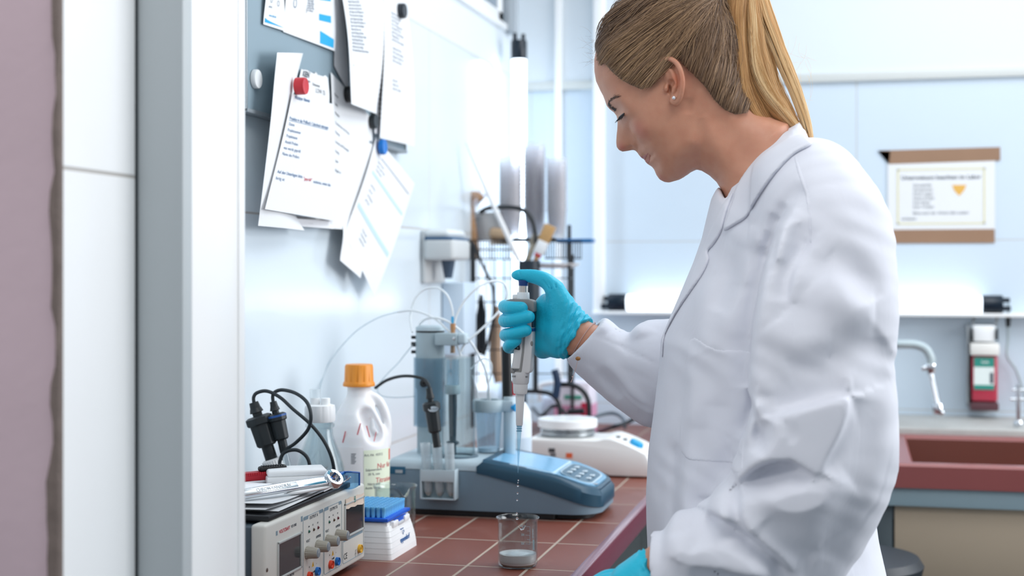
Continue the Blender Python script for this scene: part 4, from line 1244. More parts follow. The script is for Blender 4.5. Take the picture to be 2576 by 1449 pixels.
# brows
r = np.random.default_rng(31)
def short_hairs(rows, n, m, name, label=None, rad=.00022, parent=person):
    S, R, T = [], [], []
    for side in (1, -1):
        for i in range(n):
            k = r.uniform(0, len(rows) - 1.001); j = int(k); u = k - j
            a, b2 = rows[j], rows[j + 1]
            px, py = a[0] + (b2[0] - a[0]) * u + r.normal(0, 1.0), a[1] + (b2[1] - a[1]) * u + r.normal(0, a[2])
            x, z = w2((px, py), 2.02)
            ex, ez = w2((px + r.normal(6, 1.5), py + r.normal(-2.5, 1.5)), 2.02)
            t = np.linspace(0, 1, 5)
            X_, Z_ = x + (ex - x) * t, z + (ez - z) * t
            y = halfw(X_, Z_) + .0006 + .0008 * np.sin(t * pi)
            S.append(np.stack([X_, YS - side * y, Z_], 1)); R.append(rad * (1 - .7 * t)); T.append(r.uniform(0, .35))
    return hair_obj(name, np.array(S), np.array(R), np.array(T), m, parent, label)
brow_m = hair_mat('brow_hair', '3A2A22', '6A4E3C', '96765C', .5)
short_hairs([(1526,263,1.6),(1531,257,2.2),(1540,252,2.0),(1552,249,1.6),(1566,249,.8)], 72, brow_m, 'eyebrow', 'light brown eyebrow')
short_hairs([(1525,260,.6),(1530,268,.7),(1537,273,.7),(1543,277,.5)], 90, hair_mat('brow_inner', '1E1618', '2E2220', '4A362C', .5), 'inner_brow', 'dark inner end of the eyebrow', .00022)
# lowered upper lid with lashes
for side in (1, -1):
    b = MB()
    for i in range(46):
        u = i / 45
        px, py = 1556 + 13 * u, 293 - 8 * u
        Y = np.interp(u, [0, 1], [2.024, 1.998])
        x, z = w2((px, py), Y); y = float(halfw(x, z)) + .0002
        p = Vector((x, YS - side * y, z))
        d1 = Vector((-.0042 + .0030 * u, -side * (.0006 + .0034 * u), -.0066 - .0012 * sin(u * 23)))
        b.tube([p, p + d1 * .5 + Vector((0, 0, -.0008)), p + d1 * 1.25 + Vector((-.0010, 0, .0004))], [.00032, .00024, .00006], 5, smooth=3)
    P = []
    for i in range(9):
        u = i / 8; px, py = 1555.5 + 14.5 * u, 293.5 - 9 * u
        x, z = w2((px, py), np.interp(u, [0, 1], [2.024, 1.998])); P.append(Vector((x, YS - side * (float(halfw(x, z)) + .0001), z)))
    b.tube(P, .0008, 6, smooth=3)
    part(person, 'eyelashes', b, M.setdefault('lash', mat('lash_black', '14131C', .4)), world=True, label='dark lashes of the lowered eye')
# lips
def skin_layer(name, poly, th, m, label=None, plane=2.03, rnd=.002):
    P = smooth_poly([w2(p, plane) for p in poly], 4)
    xs = [p[0] for p in P]; zs = [p[1] for p in P]
    i0, i1 = np.searchsorted(HF.ax[0], [min(xs) - .004, max(xs) + .004]); k0, k1 = np.searchsorted(HF.ax[2], [min(zs) - .004, max(zs) + .004])
    g = Field.__new__(Field); g.h = HF.h; g.lo = np.array([HF.ax[0][i0], HF.ax[1][0], HF.ax[2][k0]])
    d = skull[i0:i1, :, k0:k1]
    xx, zz = np.meshgrid(HF.ax[0][i0:i1], HF.ax[2][k0:k1], indexing='ij')
    pd = poly_sdf(P, xx, zz)
    g.d = np.maximum(np.maximum(d - (th * np.clip(-pd / rnd, 0, 1) ** .5)[:, None, :], -(d + .003)), pd[:, None, :])
    V, Q = nets(g.d, g.lo, g.h); return np_part(person, name, V, Q, m, 1, label)
lip_m = mat('lips', 'A8645C', .42, sss=.2)
skin_layer('upper_lip', [(1606,391),(1613,398.5),(1620,402),(1626,396),(1633,389),(1636,385),(1628,386),(1617,389)], .0007, lip_m, 'closed reddish lips')
skin_layer('lower_lip', [(1619,402),(1624,410),(1631,409),(1637,399),(1639,391),(1634,388.5),(1627,396)], .0007, mat('lower_lip_skin', 'BC7A6A', .42, sss=.2), None)
# ear stud
p = WY(1695, 246, 1.964)
b = MB().sphere(p, .0026, 12).cyl(p, p + Vector((0, .004, 0)), .001, seg=8)
part(person, 'ear_stud', b, mat('stud_crystal', 'E8ECF2', .08, metal=.4, spec=.8), world=True, label='small sparkling ear stud')
# thread bracelet with a small bead, hanging ends
b = MB()
W0 = WY(1470, 852, 2.208); ax_ = (WY(1500,868,2.21) - WY(1455,846,2.21)).normalized()
u_ = ax_.cross(Vector((0, 1, 0))).normalized(); v_ = ax_.cross(u_)
ring = []
for i in range(33):
    a = 2 * pi * i / 32
    ring.append(W0 + u_ * cos(a) * .0302 + v_ * sin(a) * .0295 + ax_ * (.004 * cos(a)))
b.tube(ring, .0006, 6, smooth=0)
e0 = WY(1454, 902, 2.158)
b.tube([ring[0] if ring[0].z < ring[16].z else ring[16], e0], .0006, 6)
b.tube([e0, WY(1449, 925, 2.158), WY(1441, 950, 2.160), WY(1436, 962, 2.160)], .0005, 6)
b.sphere(WY(1440, 948, 2.160), .0012, 8)
br = part(person, 'bracelet', b, mat('pale_pink_thread', 'C9A9A4', .6), world=True, label='thin thread bracelet')
part(br, 'bead', MB().sphere(e0, .0032, 10, (1.3, 1, 1)), mat('amber_bead', '9C6A33', .25), world=True, label='small amber bead')
# trousers and shoes below the coat
f = Field((-.36, YS - .24, 0.0), (.08, YS + .24, .98), .006)
for s in (1, -1): f.chain([(-.09, YS + s * .085, .93), (-.10, YS + s * .09, .50), (-.08, YS + s * .09, .085)], [.096, .070, .056], .03, smooth=3)
f.d = np.maximum(f.d, (.075 - f.ax[2])[None, None, :])
V, Q = f.mesh(); np_part(person, 'trousers', V, Q, mat('trousers_navy', '2A3442', .8), 1, 'dark trousers')
for s in (1, -1):
    f = Field((-.36, YS + s * .1 - .08, -.005), (.03, YS + s * .1 + .08, .14), .004)
    f.chain([(-.06, YS + s * .09, .055), (-.15, YS + s * .096, .045), (-.24, YS + s * .102, .040)], [.050, .046, .040], .02)
    f.d = np.maximum(f.d, (.002 - f.ax[2])[None, None, :])
    V, Q = f.mesh(); np_part(person, 'shoe', V, Q, M.setdefault('shoe', mat('shoe_white', 'E8E8E8', .6)), 1, 'white shoe')
# ------------------------------------------------------------------ power supply (long front faces the room, +X)
PX = -0.768; y0s, y1s, z0s, z1s = 1.776, 2.170, .912, 1.030
cream = mat('instrument_front', 'D6D5CE', .5, bump=.08, bscale=1200)
dkgrey = mat('instrument_case', '46545E', .55, bump=.2, bscale=1500)
psu = thing('power_supply', 'dual-output laboratory power supply with grey knobs, papers piled on its top', 'power supply', (-.89, 1.97, ZB))
part(psu, 'case', MB().span((-1.015, y0s + .004, z0s), (PX - .022, y1s - .004, z1s - .004), .003), dkgrey, world=True, label='dark grey metal case')
b = MB().span((PX - .022, y0s, z0s - .002), (PX, y1s, z1s), .0045, seg=3); part(psu, 'front_panel', b, cream, world=True, label='cream front panel')
for y in (y0s + .05, y1s - .03):
    for x in (-.97, PX - .03): part(psu, 'foot', MB().cyl((x, y, ZB), (x, y, z0s + .002), .011, seg=16, bev=.001), 'rubber', world=True)
def fp(px, py): q = WX(px, py, PX); return q.y, q.z
def on_front(u, w): return (PX + w, u[0], u[1])
# displays: recessed dark windows with a frame
def display(pts, name='display'):
    P = [fp(*p) for p in pts]
    ym, zm = [p[0] for p in P], [p[1] for p in P]
    ya, yb_, za, zb = min(ym), max(ym), min(zm), max(zm)
    b = MB()
    t = .003
    for a, c in (((ya, za), (yb_, za + t)), ((ya, zb - t), (yb_, zb)), ((ya, za), (ya + t, zb)), ((yb_ - t, za), (yb_, zb))):
        b.span((PX - .004, a[0], a[1]), (PX + .0022, c[0], c[1]), .0006)
    d = part(psu, 'display_frame', b, mat('display_frame_grey', 'B9BDBB', .4), world=True)
    part(d, 'display_glass', MB().span((PX - .001, ya + t, za + t), (PX + .0006, yb_ - t, zb - t)), mat('display_dark', '2E3438', .12, spec=.6), world=True, label='dark display window')
ym = [fp(697, 1380)[0], fp(757, 1380)[0]]
display([(697, 1366), (757, 1337), (697, 1449), (757, 1428)])
display([(866, 1268), (914, 1248), (866, 1351), (914, 1330)])
line_m = mat('panel_lines', '7F96A3', .6)
# printed outlines of the panel fields
def outline(x0, x1, ztop, zbot, w=.0008):
    ya, yb_ = fp(x0, 1350)[0], fp(x1, 1350)[0]
    b = MB()
    r = .004; pts = []
    for cx, cz, a0 in ((ya + r, zbot + r, pi), (yb_ - r, zbot + r, 1.5 * pi), (yb_ - r, ztop - r, 0), (ya + r, ztop - r, .5 * pi)):
        for k in range(5):
            a = a0 + k * pi / 8; pts.append((PX + .0002, cx + r * cos(a), cz + r * sin(a)))
    b.tube(pts + [pts[0]], w / 2, 4, smooth=0)
    return b
b = outline(762, 813, z1s - .012, z0s + .008); b2 = outline(815, 859, z1s - .012, z0s + .008)
b.add(b2.v, b2.f); b3 = outline(862, 914, fp(880, 1365)[1] + .012, z0s + .008); b.add(b3.v, b3.f)
for x0, x1 in ((764, 775), (803, 812), (816, 826), (852, 858)):
    ya, yb_ = fp(x0, 1350)[0], fp(x1, 1350)[0]; b.span((PX, ya, z1s - .0165), (PX + .0003, yb_, z1s - .0115))
ya, yb_ = fp(864, 1350)[0], fp(912, 1350)[0]; zt = fp(880, 1365)[1] + .011
b.span((PX, ya, zt - .0055), (PX + .0003, yb_, zt))
b.span((PX, fp(694, 1340)[0], z1s - .02), (PX + .0003, fp(698, 1340)[0], z1s - .014))
b.span((PX, fp(757, 1320)[0], z1s - .0165), (PX + .0003, fp(761, 1320)[0], z1s - .009))
part(psu, 'panel_print', b, line_m, world=True, label='grey-blue printed outlines')
def psu_text(s, px, py, size, m='black_print', bold=0.0, name='lettering', squash=1):
    y, z = fp(px, py)
    mt = Matrix(((0, 0, 1, PX + .0002), (1, 0, 0, y), (0, 1, 0, z), (0, 0, 0, 1))) @ Matrix.Diagonal((squash, 1, 1, 1))
    part(psu, name, text_mb(s, size, mt, .0001, bold), m, world=True)
psu_text('VOLTCRAFT', 716, 1333, .0068, 'ink_red', .0001); psu_text('VLP-2403', 739, 1322, .0056, 'ink', squash=.9)
psu_text('OUTPUT A', 789, 1299, .0066, 'ink'); psu_text('OUTPUT B', 839, 1279, .0066, 'ink')
for x, y in ((775, 1361), (823, 1336)): psu_text('VOLT', x, y, .0055, 'ink')
for x, y in ((801, 1349), (850, 1323)): psu_text('AMPERE', x, y, .0055, 'ink')
for x, y in ((777, 1325), (787, 1320), (799, 1315), (828, 1301), (838, 1296), (849, 1291)): psu_text('ON' if x in (777, 828) else 'CC' if x in (787, 838) else 'CV', x, y, .0032, 'ink')
for x, y in ((786, 1438), (834, 1405)): psu_text('0-40V', x + 4, y, .0042, 'black_print')
for x, y in ((778, 1427), (829, 1397)): psu_text('+', x, y, .006, 'black_print')
for x, y in ((796, 1417), (845, 1389)): psu_text('-', x, y, .006, 'black_print')
psu_text('CE', 869, 1400, .013, 'black_print')
psu_text('VOLTMETER', 730, 1448, .005, 'ink')
y, z = fp(894, 1395)
b = MB().span((PX, y - .003, z + .001), (PX + .0003, y + .003, z + .0016)).span((PX, y - .002, z - .001), (PX + .0003, y + .002, z - .0004)).span((PX, y - .001, z - .003), (PX + .0003, y + .001, z - .0024)).span((PX, y - .0003, z + .001), (PX + .0003, y + .0003, z + .007)).span((PX, y - .0003, z + .0065), (PX + .0003, y + .005, z + .007))
part(psu, 'earth_symbol', b, 'black_print', world=True)
for x, y in ((787, 1420), (837, 1392)):
    u, z = fp(x, y)
    part(psu, 'warning_triangle', MB().prism([(u - .0038, z - .003), (u + .0038, z - .003), (u, z + .0042)], lambda a, c, h: (PX + h, a, c), 0, .0004), mat('warning_yellow', 'E2AE2C', .6), world=True)
    part(psu, 'warning_bolt', MB().prism([(u - .0004, z - .002), (u + .0006, z - .0002), (u - .0004, z - .0002), (u + .0004, z + .0022)], lambda a, c, h: (PX + h, a, c), .0004, .0006), 'black_print', world=True)
# indicator lamps
for (x, y, c) in ((777, 1337, '1E5648'), (789, 1332, '4A3B2A'), (800, 1327, '5C1E2A'), (828, 1313, '1E5648'), (840, 1308, '4A3B2A'), (850, 1303, '5C1E2A')):
    u, z = fp(x, y)
    part(psu, 'indicator_lamp', MB().lathe([(0, .0022), (.0012, .002), (.0021, .001), (.0024, 0), (0, 0)], 14, (PX, u, z), (1, 0, 0)), M.setdefault('led' + c, mat('indicator_' + {'1E5648': 'green', '4A3B2A': 'amber', '5C1E2A': 'red'}[c], c, .25)), world=True)
# knobs
kn = mat('knob_grey', '9C988D', .45); kc = mat('knob_cap', '7E8890', .5)
for (x, y) in ((772, 1390), (798, 1374), (823, 1360), (848, 1346)):
    u, z = fp(x, y)
    def ridg(r, zz, a): return r * (1 + .035 * (1 if sin(a * 18) > 0 else -1)) if .001 < zz < .0165 else r
    k = part(psu, 'knob', MB().lathe([(0, 0), (.0092, 0), (.0094, .0012), (.0084, .003), (.0076, .0165), (.0070, .0175), (0, .0175)], 72, (PX, u, z), (1, 0, 0), fn=ridg), kn, world=True, angle=30)
    part(k, 'knob_cap', MB().lathe([(0, .0182), (.0062, .0182), (.0069, .0174), (0, .0170)], 28, (PX, u, z), (1, 0, 0)), kc, world=True)
    part(k, 'pointer_line', MB().span((PX + .0178, u - .0004, z), (PX + .0184, u + .0004, z + .006)), 'frame_white', world=True)
# sockets
for (x, y, c, n) in ((776, 1449, 'D8452A', 'red'), (796, 1437, '1F6FC0', 'blue'), (830, 1420, 'D8452A', 'red'), (846, 1412, '1F6FC0', 'blue'), (903, 1380, 'E3B23A', 'yellow')):
    u, z = fp(x, y)
    r = .0062 if n != 'yellow' else .0066
    part(psu, 'socket', MB().lathe([(r * .35, -.001), (r * .35, .0035), (r * .62, .0040), (r * .66, .0022), (r * .8, .0022), (r * .84, .0048), (r, .0048), (r * 1.02, 0), (r * .35, -.001)], 28, (PX, u, z), (1, 0, 0)), M.setdefault('sock' + n, mat('socket_' + n, c, .35)), world=True, label=n + ' socket')
    part(psu.children[-1], 'socket_hole', MB().cyl((PX - .001, u, z), (PX + .0012, u, z), r * .34, seg=12), 'black_plastic', world=True)
part(psu, 'screw', MB().lathe([(0, .001), (.002, .0008), (.003, 0), (0, 0)], 14, (PX, fp(672, 1434)[0], fp(672, 1434)[1]), (1, 0, 0)), mat('screw_brown', '6A5A50', .4, metal=.6), world=True)
# torn tape label with handwritten B
g = []
for i in range(9):
    r_ = []
    for j in range(4):
        px = 868 + (914 - 868) * i / 8; py = 1255 - 15 * i / 8 + j * 8.5 + (1.6 * sin(i * 2.1) if j in (0, 3) else 0)
        y, z = fp(px, py); r_.append((PX + .0012 + .0012 * (sin(i * 1.2) * .5 + .5) * (1 if j == 3 else .3), y, z))
    g.append(r_)
lab = part(psu, 'tape_label', MB().sheet(g, .0002), mat('masking_tape', 'E4D3C2', .8, vary=.12, vscale=300), world=True, label='torn strip of masking tape')
mt = Matrix(((0, 0, 1, PX + .0022), (1, 0, 0, fp(890, 1254)[0]), (0, 1, 0, fp(890, 1256)[1]), (0, 0, 0, 1)))
part(lab, 'handwritten_letter', text_mb('B', .014, mt @ Matrix.Diagonal((.8, 1, 1, 1)), .0001, .0001), mat('green_marker', '2C8C86', .6), world=True)

# ------------------------------------------------------------------ things on top of the supply
ZT = z1s
def at(px, py, z): return WZ(px, py, z)
# black folder
fo = solo('folder', MB().span((-1.0, 1.800, ZT + .0004), (PX - .006, 2.120, ZT + .008), .0015), mat('folder_black', '17191C', .35), 'black folder lying flat under the papers on the power supply', 'folder')
# papers: curling sheets
def sheet_pts(x0, x1, y0, y1, z, curl, seed, rz=0.0, n=16, m=12):
    r = random.Random(seed); g = []
    cx, cy = (x0 + x1) / 2, (y0 + y1) / 2
    for i in range(n):
        row = []
        for j in range(m):
            u, v = i / (n - 1), j / (m - 1)
            x = x0 + (x1 - x0) * v; y = y0 + (y1 - y0) * u
            zz = z + curl[0] * (1 - u) ** 3 + curl[1] * u ** 4 + curl[2] * v ** 5 + .0008 * sin(u * 7 + seed) * sin(v * 5 + seed)
            dx, dy = x - cx, y - cy
            row.append((cx + dx * cos(rz) - dy * sin(rz), cy + dx * sin(rz) + dy * cos(rz), zz))
        g.append(row)
    return g
for k, (a, rz, lb) in enumerate(((( -1.00, PX - .008, 1.83, 2.10, ZT + .0098, (.0, .001, .000)), .02, 'white sheet of paper directly on the black folder'),
                      ((-.985, PX - .012, 1.815, 2.09, ZT + .0118, (.002, .003, .0005)), -.03, 'curled white sheet in the middle of the paper pile'),
                      ((-.98, PX - .016, 1.82, 2.085, ZT + .0142, (.006, .008, .0010)), .035, 'topmost white sheet with a lifted corner under the wrench'))):
    solo('paper_sheet', MB().sheet(sheet_pts(*a[:5], a[5], k + 1, rz), .0003), 'paper', lb, 'paper', 'papers on the power supply', angle=80)
ZP = ZT + .018
# crumpled tissue at the far left
g = []
for i in range(14):
    row = []
    for j in range(14):
        u, v = i / 13, j / 13
        x = -1.0 + .15 * v; y = 1.80 + .19 * u
        row.append((x, y, ZP + .004 + .012 * sin(pi * u) ** .5 * sin(pi * v) ** .6 * (.8 + .35 * sin(9 * u + 4 * v) + .25 * sin(13 * v - 6 * u))))
    g.append(row)
solo('tissue', MB().sheet(g, .0006), mat('tissue_white', 'F3F4F6', .9), 'crumpled white tissue behind the red knife, at the door frame', 'tissue', angle=80)
# white plastic box
c0, c1 = at(672, 1222, ZP), at(826, 1216, ZP)
bx = thing('device_box', 'flat white plastic box behind the wrench on the power supply', 'box', (-.90, 2.02, ZP))
L_ = (c1 - c0); dirx = Vector((L_.x, L_.y, 0)).normalized(); diry = Vector((-dirx.y, dirx.x, 0)); Ln = L_.length
mt = frame_mtx(c0 + diry * .030 + dirx * Ln / 2, dirx, (0, 0, 1))
part(bx, 'lower_shell', MB().box((0, 0, .006), (Ln, .058, .012), .0025, mtx=mt), 'white_plastic', world=True)
part(bx, 'lid', MB().box((0, 0, .0165), (Ln - .002, .056, .010), .004, seg=3, mtx=mt), 'white_plastic', world=True)
# ring spanner: flat shaft, ring head at the far end
a0, a1 = at(560, 1252, ZP + .010), at(845, 1205, ZP + .012)
wr = thing('wrench', 'chrome ring wrench lying across the papers on the power supply', 'wrench', a1)
d_ = (a1 - a0).normalized(); LW = (a1 - a0).length
mt = frame_mtx(a0, d_, (0, .0, 1) )
tilt = mt @ Matrix.Rotation(radians(48), 4, 'X')
b = MB().box((LW * .46, 0, 0), (LW * .93, .0150, .0075), .0026, seg=3, mtx=tilt)
part(wr, 'shaft', b, 'chrome', world=True, label='polished shaft')
b = MB().box((LW * .38, 0, .0042), (LW * .5, .0085, .0008), .0003, mtx=tilt)
part(wr, 'raised_panel', b, 'steel', world=True)
part(wr, 'stamped_lettering', text_mb('CHROM-VANADIUM', .0070, tilt @ Matrix.Translation((LW * .42, 0, .0046)), .0002, .0002), mat('stamp_grey', '74797D', .3, metal=.8), world=True)
part(wr, 'stamped_size', text_mb('13', .0065, tilt @ Matrix.Translation((LW * .56, 0, .0046)), .0002, .0002), M.get('stamp', 'steel'), world=True)
def hexa(r, z, a): return r if r > .0105 else r * (1 + .07 * cos(12 * a))
mr = tilt @ Matrix.Translation((LW - .006, 0, .001))
part(wr, 'ring_head', MB().lathe([(.0092, -.0055), (.0135, -.0060), (.0150, -.004), (.0150, .004), (.0135, .0060), (.0092, .0055), (.0092, -.0055)], 48, fn=hexa, mtx=mr), 'chrome', world=True, label='open ring head')
# red and black cutter knife
k0, k1 = at(560, 1219, ZP + .003), at(705, 1206, ZP + .003)
kf = thing('cutter_knife', 'red cutter knife with a ribbed black slider beside the wrench', 'knife', k0)
dk = (k1 - k0).normalized(); LK = (k1 - k0).length
mk = frame_mtx(k0, dk, (0, 0, 1))
b = MB().box((LK / 2, .004, .008), (LK, .020, .013), .003, mtx=mk)
for i in range(26): b.box((.004 + i * LK / 26, -.0055, .012), (.0028, .0022, .005), .0006, mtx=mk)
part(kf, 'handle', b, mat('red_plastic', 'B01F2E', .35), world=True, label='red ribbed handle')
b = MB().box((LK * .86, 0, .0185), (.045, .012, .008), .0035, seg=3, mtx=mk)
for i in range(9): b.box((LK * .86 - .016 + i * .004, 0, .0226), (.0016, .011, .001), .0003, mtx=mk)
part(kf, 'slider', b, 'black_plastic', world=True, label='black ribbed slider')
part(kf, 'nose', MB().box((LK + .012, .004, .006), (.05, .018, .008), .003, mtx=mk), 'black_plastic', world=True)
# white ceramic spatula
s0, s1 = at(722, 1247, ZP - .001), at(832, 1228, ZP - .001)
sp_ = MB()
ds = (s1 - s0).normalized(); ms = frame_mtx(s0, ds, (0, 0, 1)); LS = (s1 - s0).length
pr = []
for i in range(15):
    u = i / 14; pr.append((u, .0012 + .0085 * min(1, u * 4) ** .7 * (1 - .35 * max(0, (u - .8) / .2) ** 2)))
grid = []
for i, (u, w) in enumerate(pr):
    grid.append([ms @ Vector((u * LS, w * sin(a), .0035 + .0035 * cos(a) * min(1, w / .006))) for a in [2 * pi * j / 14 for j in range(15)]])
sp_.sheet(grid)
cl = solo('cleaning_tool', sp_, 'white_plastic', 'short white pen-shaped tool with a pointed metal tip on the papers', 'tool')
q = MB().cyl(s0 + ds * .003 + Vector((0, 0, .0035)), s0 - ds * .006 + Vector((0, 0, .0035)), .0012, .0004, 10); o = part(cl, 'metal_tip', q, 'steel'); o.location = -cl.location
# loose wire tie
solo('wire_tie', MB().tube([at(815, 1236, ZP), at(845, 1222, ZP + .003), at(868, 1210, ZP + .006), at(882, 1200, ZP + .014)], .0008, 6), 'paper_grey', 'thin white plastic tie curling up at the paper pile corner', 'wire tie')
# safety glasses with blue temples
sg = thing('safety_glasses', 'clear safety glasses with blue temples behind the ring of the wrench', 'glasses', at(870, 1220, ZT + .01))
g = []
for i in range(13):
    u = i / 12; row = []
    for j in range(8):
        v = j / 7
        p = WD(848 + (904 - 848) * u, 1187 + 4 * abs(u - .5) + v * (44 - 12 * (u - .5) ** 2 * 4) , 2.24 - .03 * sin(pi * u))
        row.append(p)
    g.append(row)
part(sg, 'lens', MB().sheet(g, .0016), thin_glass('pale_blue_lens', 'BFE0F6', .04), world=True, label='pale blue transparent lens')
pts = [g[i][0] for i in range(13)] + [g[12][j] for j in range(1, 8)]
part(sg, 'rim', MB().tube(pts, .0014, 8, smooth=0), mat('blue_frame', '1E5DA8', .3), world=True, label='blue rim')
for dy in (0, -.012):
    part(sg, 'temple', MB().tube([WD(866, 1189, 2.22) + Vector((0, dy, 0)), WD(840, 1200, 2.16) + Vector((0, dy, 0)), WD(812, 1215, 2.12) + Vector((0, dy, .0))], .0028, 8), M.setdefault('blue_frame', mat('blue_temple', '2468B4', .3)), world=True, label='blue temple')

# ------------------------------------------------------------------ tip box with blue pipette tips
BX0, BX1, BY0, BY1 = -.838, -.735, 2.205, 2.345
bxm = Matrix.Translation((0, 0, 0))
tb = thing('tip_box', 'white pipette tip box with a blue rack of tips beside the power supply', 'box', ((BX0 + BX1) / 2, (BY0 + BY1) / 2, ZB))
cxb, cyb = (BX0 + BX1) / 2, (BY0 + BY1) / 2
b = bmesh.new()
def ringb(z, sx, sy, r=.008, n=6, bulge=0.0):
    out = []
    for qx, qy, a0 in ((1, 1, 0), (-1, 1, pi / 2), (-1, -1, pi), (1, -1, 1.5 * pi)):
        for k in range(n):
            a = a0 + k * (pi / 2) / (n - 1)
            out.append((qx * (sx - r) + r * cos(a), qy * (sy - r) + r * sin(a), z))
    return out
mb = MB(); rows = []
H = .052
lev = []
for k in range(7):
    z = H * k / 6; s = 1 - .18 * (z / H) ** 1.6
    lev.append((z, .0515 * s + .0006, .0700 * s + .0006)); 
    if 0 < k < 6: lev.append((z + .0004, .0515 * s - .0003, .0700 * s - .0003)); lev.append((z + .0008, .0515 * s + .0006, .0700 * s + .0006))
lev += [(H, .040, .056), (H - .004, .0385, .0545)]
for z, sx, sy in lev: rows.append(ringb(z, sx, sy))
n_ = len(rows[0]); vs = [p for r_ in rows for p in r_]
fs = [(i * n_ + j, i * n_ + (j + 1) % n_, (i + 1) * n_ + (j + 1) % n_, (i + 1) * n_ + j) for i in range(len(rows) - 1) for j in range(n_)]
fs += [tuple(range(n_))[::-1], tuple((len(rows) - 1) * n_ + j for j in range(n_))]
mb.add(vs, fs); part(tb, 'base', mb, 'white_plastic', label='white ribbed base', angle=30)
mb = MB().box((0, 0, H + .001), (.080, .113, .010), .002); 
part(tb, 'inner_tray', mb, 'white_plastic')
for yy in (-.030, .030): part(tb, 'catch', MB().box((.042, yy, H + .001), (.010, .026, .010), .002, mtx=Matrix.Identity(4)), 'white_plastic')
part(tb, 'hinge_notch', MB().box((.0415, 0, H - .002), (.010, .030, .006), .002), mat('notch_grey', 'C4C8CC', .5))
bl = mat('rack_blue', '1659C8', .35)
mb = MB().box((0, 0, H + .0105), (.084, .120, .0055), .0012); part(tb, 'rack_plate', mb, bl, label='blue rack plate')
mb = MB().prism([(-.030, H + .007), (.030, H + .007), (.018, H - .002), (-.018, H - .002)], lambda a, c, h: (.0425 + h, a, c), -.001, .0015); part(tb, 'rack_tongue', mb, bl)
def bx_text(s, y, z, size, m='blue_print', bold=0.0):
    zz = z / H; x = .0515 * (1 - .18 * zz ** 1.6) + .0012
    mt = Matrix(((0, 0, 1, x), (1, 0, 0, y), (0, 1, 0, z), (0, 0, 0, 1))) @ Matrix.Rotation(radians(-6), 4, 'X')
    part(tb, 'lettering', text_mb(s, size, mt, .0001, bold), m)
bx_text('eppendorf', .006, .023, .0120, 'blue_print', .00022); bx_text('PhysioCare', .000, .0395, .0038, 'blue_print')
b = MB().tube([(.0492, -.004, .036), (.0492, .002, .037), (.0492, .004, .034), (.0492, -.001, .033), (.0492, .001, .030)], .0005, 5); part(tb, 'emblem', b, 'blue_print')
# 96 tips, each its own
tipm = mat('tip_blue', '74C6F6', .25)
tip = MB().lathe([(.0020, -.030), (.0031, 0), (.0037, .003), (.0037, .0105), (.0041, .011), (.0041, .0150), (.0033, .0150), (.0030, .003), (.0012, -.030), (.0020, -.030)], 10)
tme = _mesh('pipette_tip', tip, tipm, True, 50)
for i in range(8):
    for j in range(12):
        o = bpy.data.objects.new('pipette_tip', tme); COL.objects.link(o)
        o.location = (cxb + (i - 3.5) * .009, cyb + (j - 5.5) * .009, ZB + H + .0152)
        tag(o, 'blue pipette tip standing in the rack of the white box', 'pipette tip', 'blue pipette tips in the white box')

# ------------------------------------------------------------------ glassware
def beaker(name, label, c, R, Hh, spout_a, group=None, mirror=False):
    """open glass beaker with rolled rim and pouring spout towards angle spout_a"""
    t = thing(name, label, 'beaker', c)
    th = R * .055
    def shape(r, z, a):
        k = max(0, (z - Hh * .80) / (Hh * .20)); k = min(k, 1)
        da = (a - spout_a + pi) % (2 * pi) - pi
        return r + R * .34 * k ** 2.2 * math.exp(-(da / .22) ** 2)
    def drop(v, a0=spout_a): return v
    pr = [(0, 0), (R * .80, 0), (R * .93, Hh * .015), (R * .995, Hh * .07), (R, Hh * .14), (R, Hh * .88), (R * 1.01, Hh * .94), (R * 1.07, Hh * .985), (R * 1.095, Hh * 1.0), (R * 1.075, Hh * 1.012), (R * 1.03, Hh * 1.0), (R - th, Hh * .93), (R - th, Hh * .88), (R - th, Hh * .14), (R * .93 - th, Hh * .06), (R * .8, Hh * .035), (0, Hh * .03)]
    m_ = MB().lathe(pr, 72, fn=shape)
    # the rim dips at the spout
    for v in m_.v:
        a = atan2(v.y, v.x); da = (a - spout_a + pi) % (2 * pi) - pi
        k = min(1, max(0, (v.z - Hh * .75) / (Hh * .25)))
        v.z -= Hh * .17 * k ** 2 * math.exp(-(da / .17) ** 2) - Hh * .015 * k * math.exp(-((abs(da) - .45) / .2) ** 2)
    part(t, 'glass', m_, 'glass', label='clear glass', angle=60)
    return t
BK = WZ(1302.5, 1425, ZB); BK.z += .0005
R_b, H_b = .0315, .0775
bk = beaker('beaker', 'small glass beaker with cloudy liquid under the pipette', BK, R_b, H_b, radians(-68))
liq = mat('cloudy_liquid', 'E2DAD8', .08, vary=.06, vscale=60)
part(bk, 'liquid', MB().lathe([(0, .0032), (R_b * .80, .0034), (R_b * .90, .006), (R_b - .0020, .012), (R_b - .0020, .0210), (R_b - .0034, .0203), (R_b * .5, .0199), (R_b * .2, .0201), (0, .0198)], 48), liq, label='cloudy whitish liquid')
part(bk, 'sediment', MB().lathe([(0, .0024), (R_b * .82, .0025), (R_b * .88, .0048), (R_b * .8, .0034), (0, .0032)], 40), mat('sediment_brown', '9A7F6E', .7, vary=.3, vscale=200), label='brown sediment')
gm = mat('enamel_white', 'F2F4F6', .6)
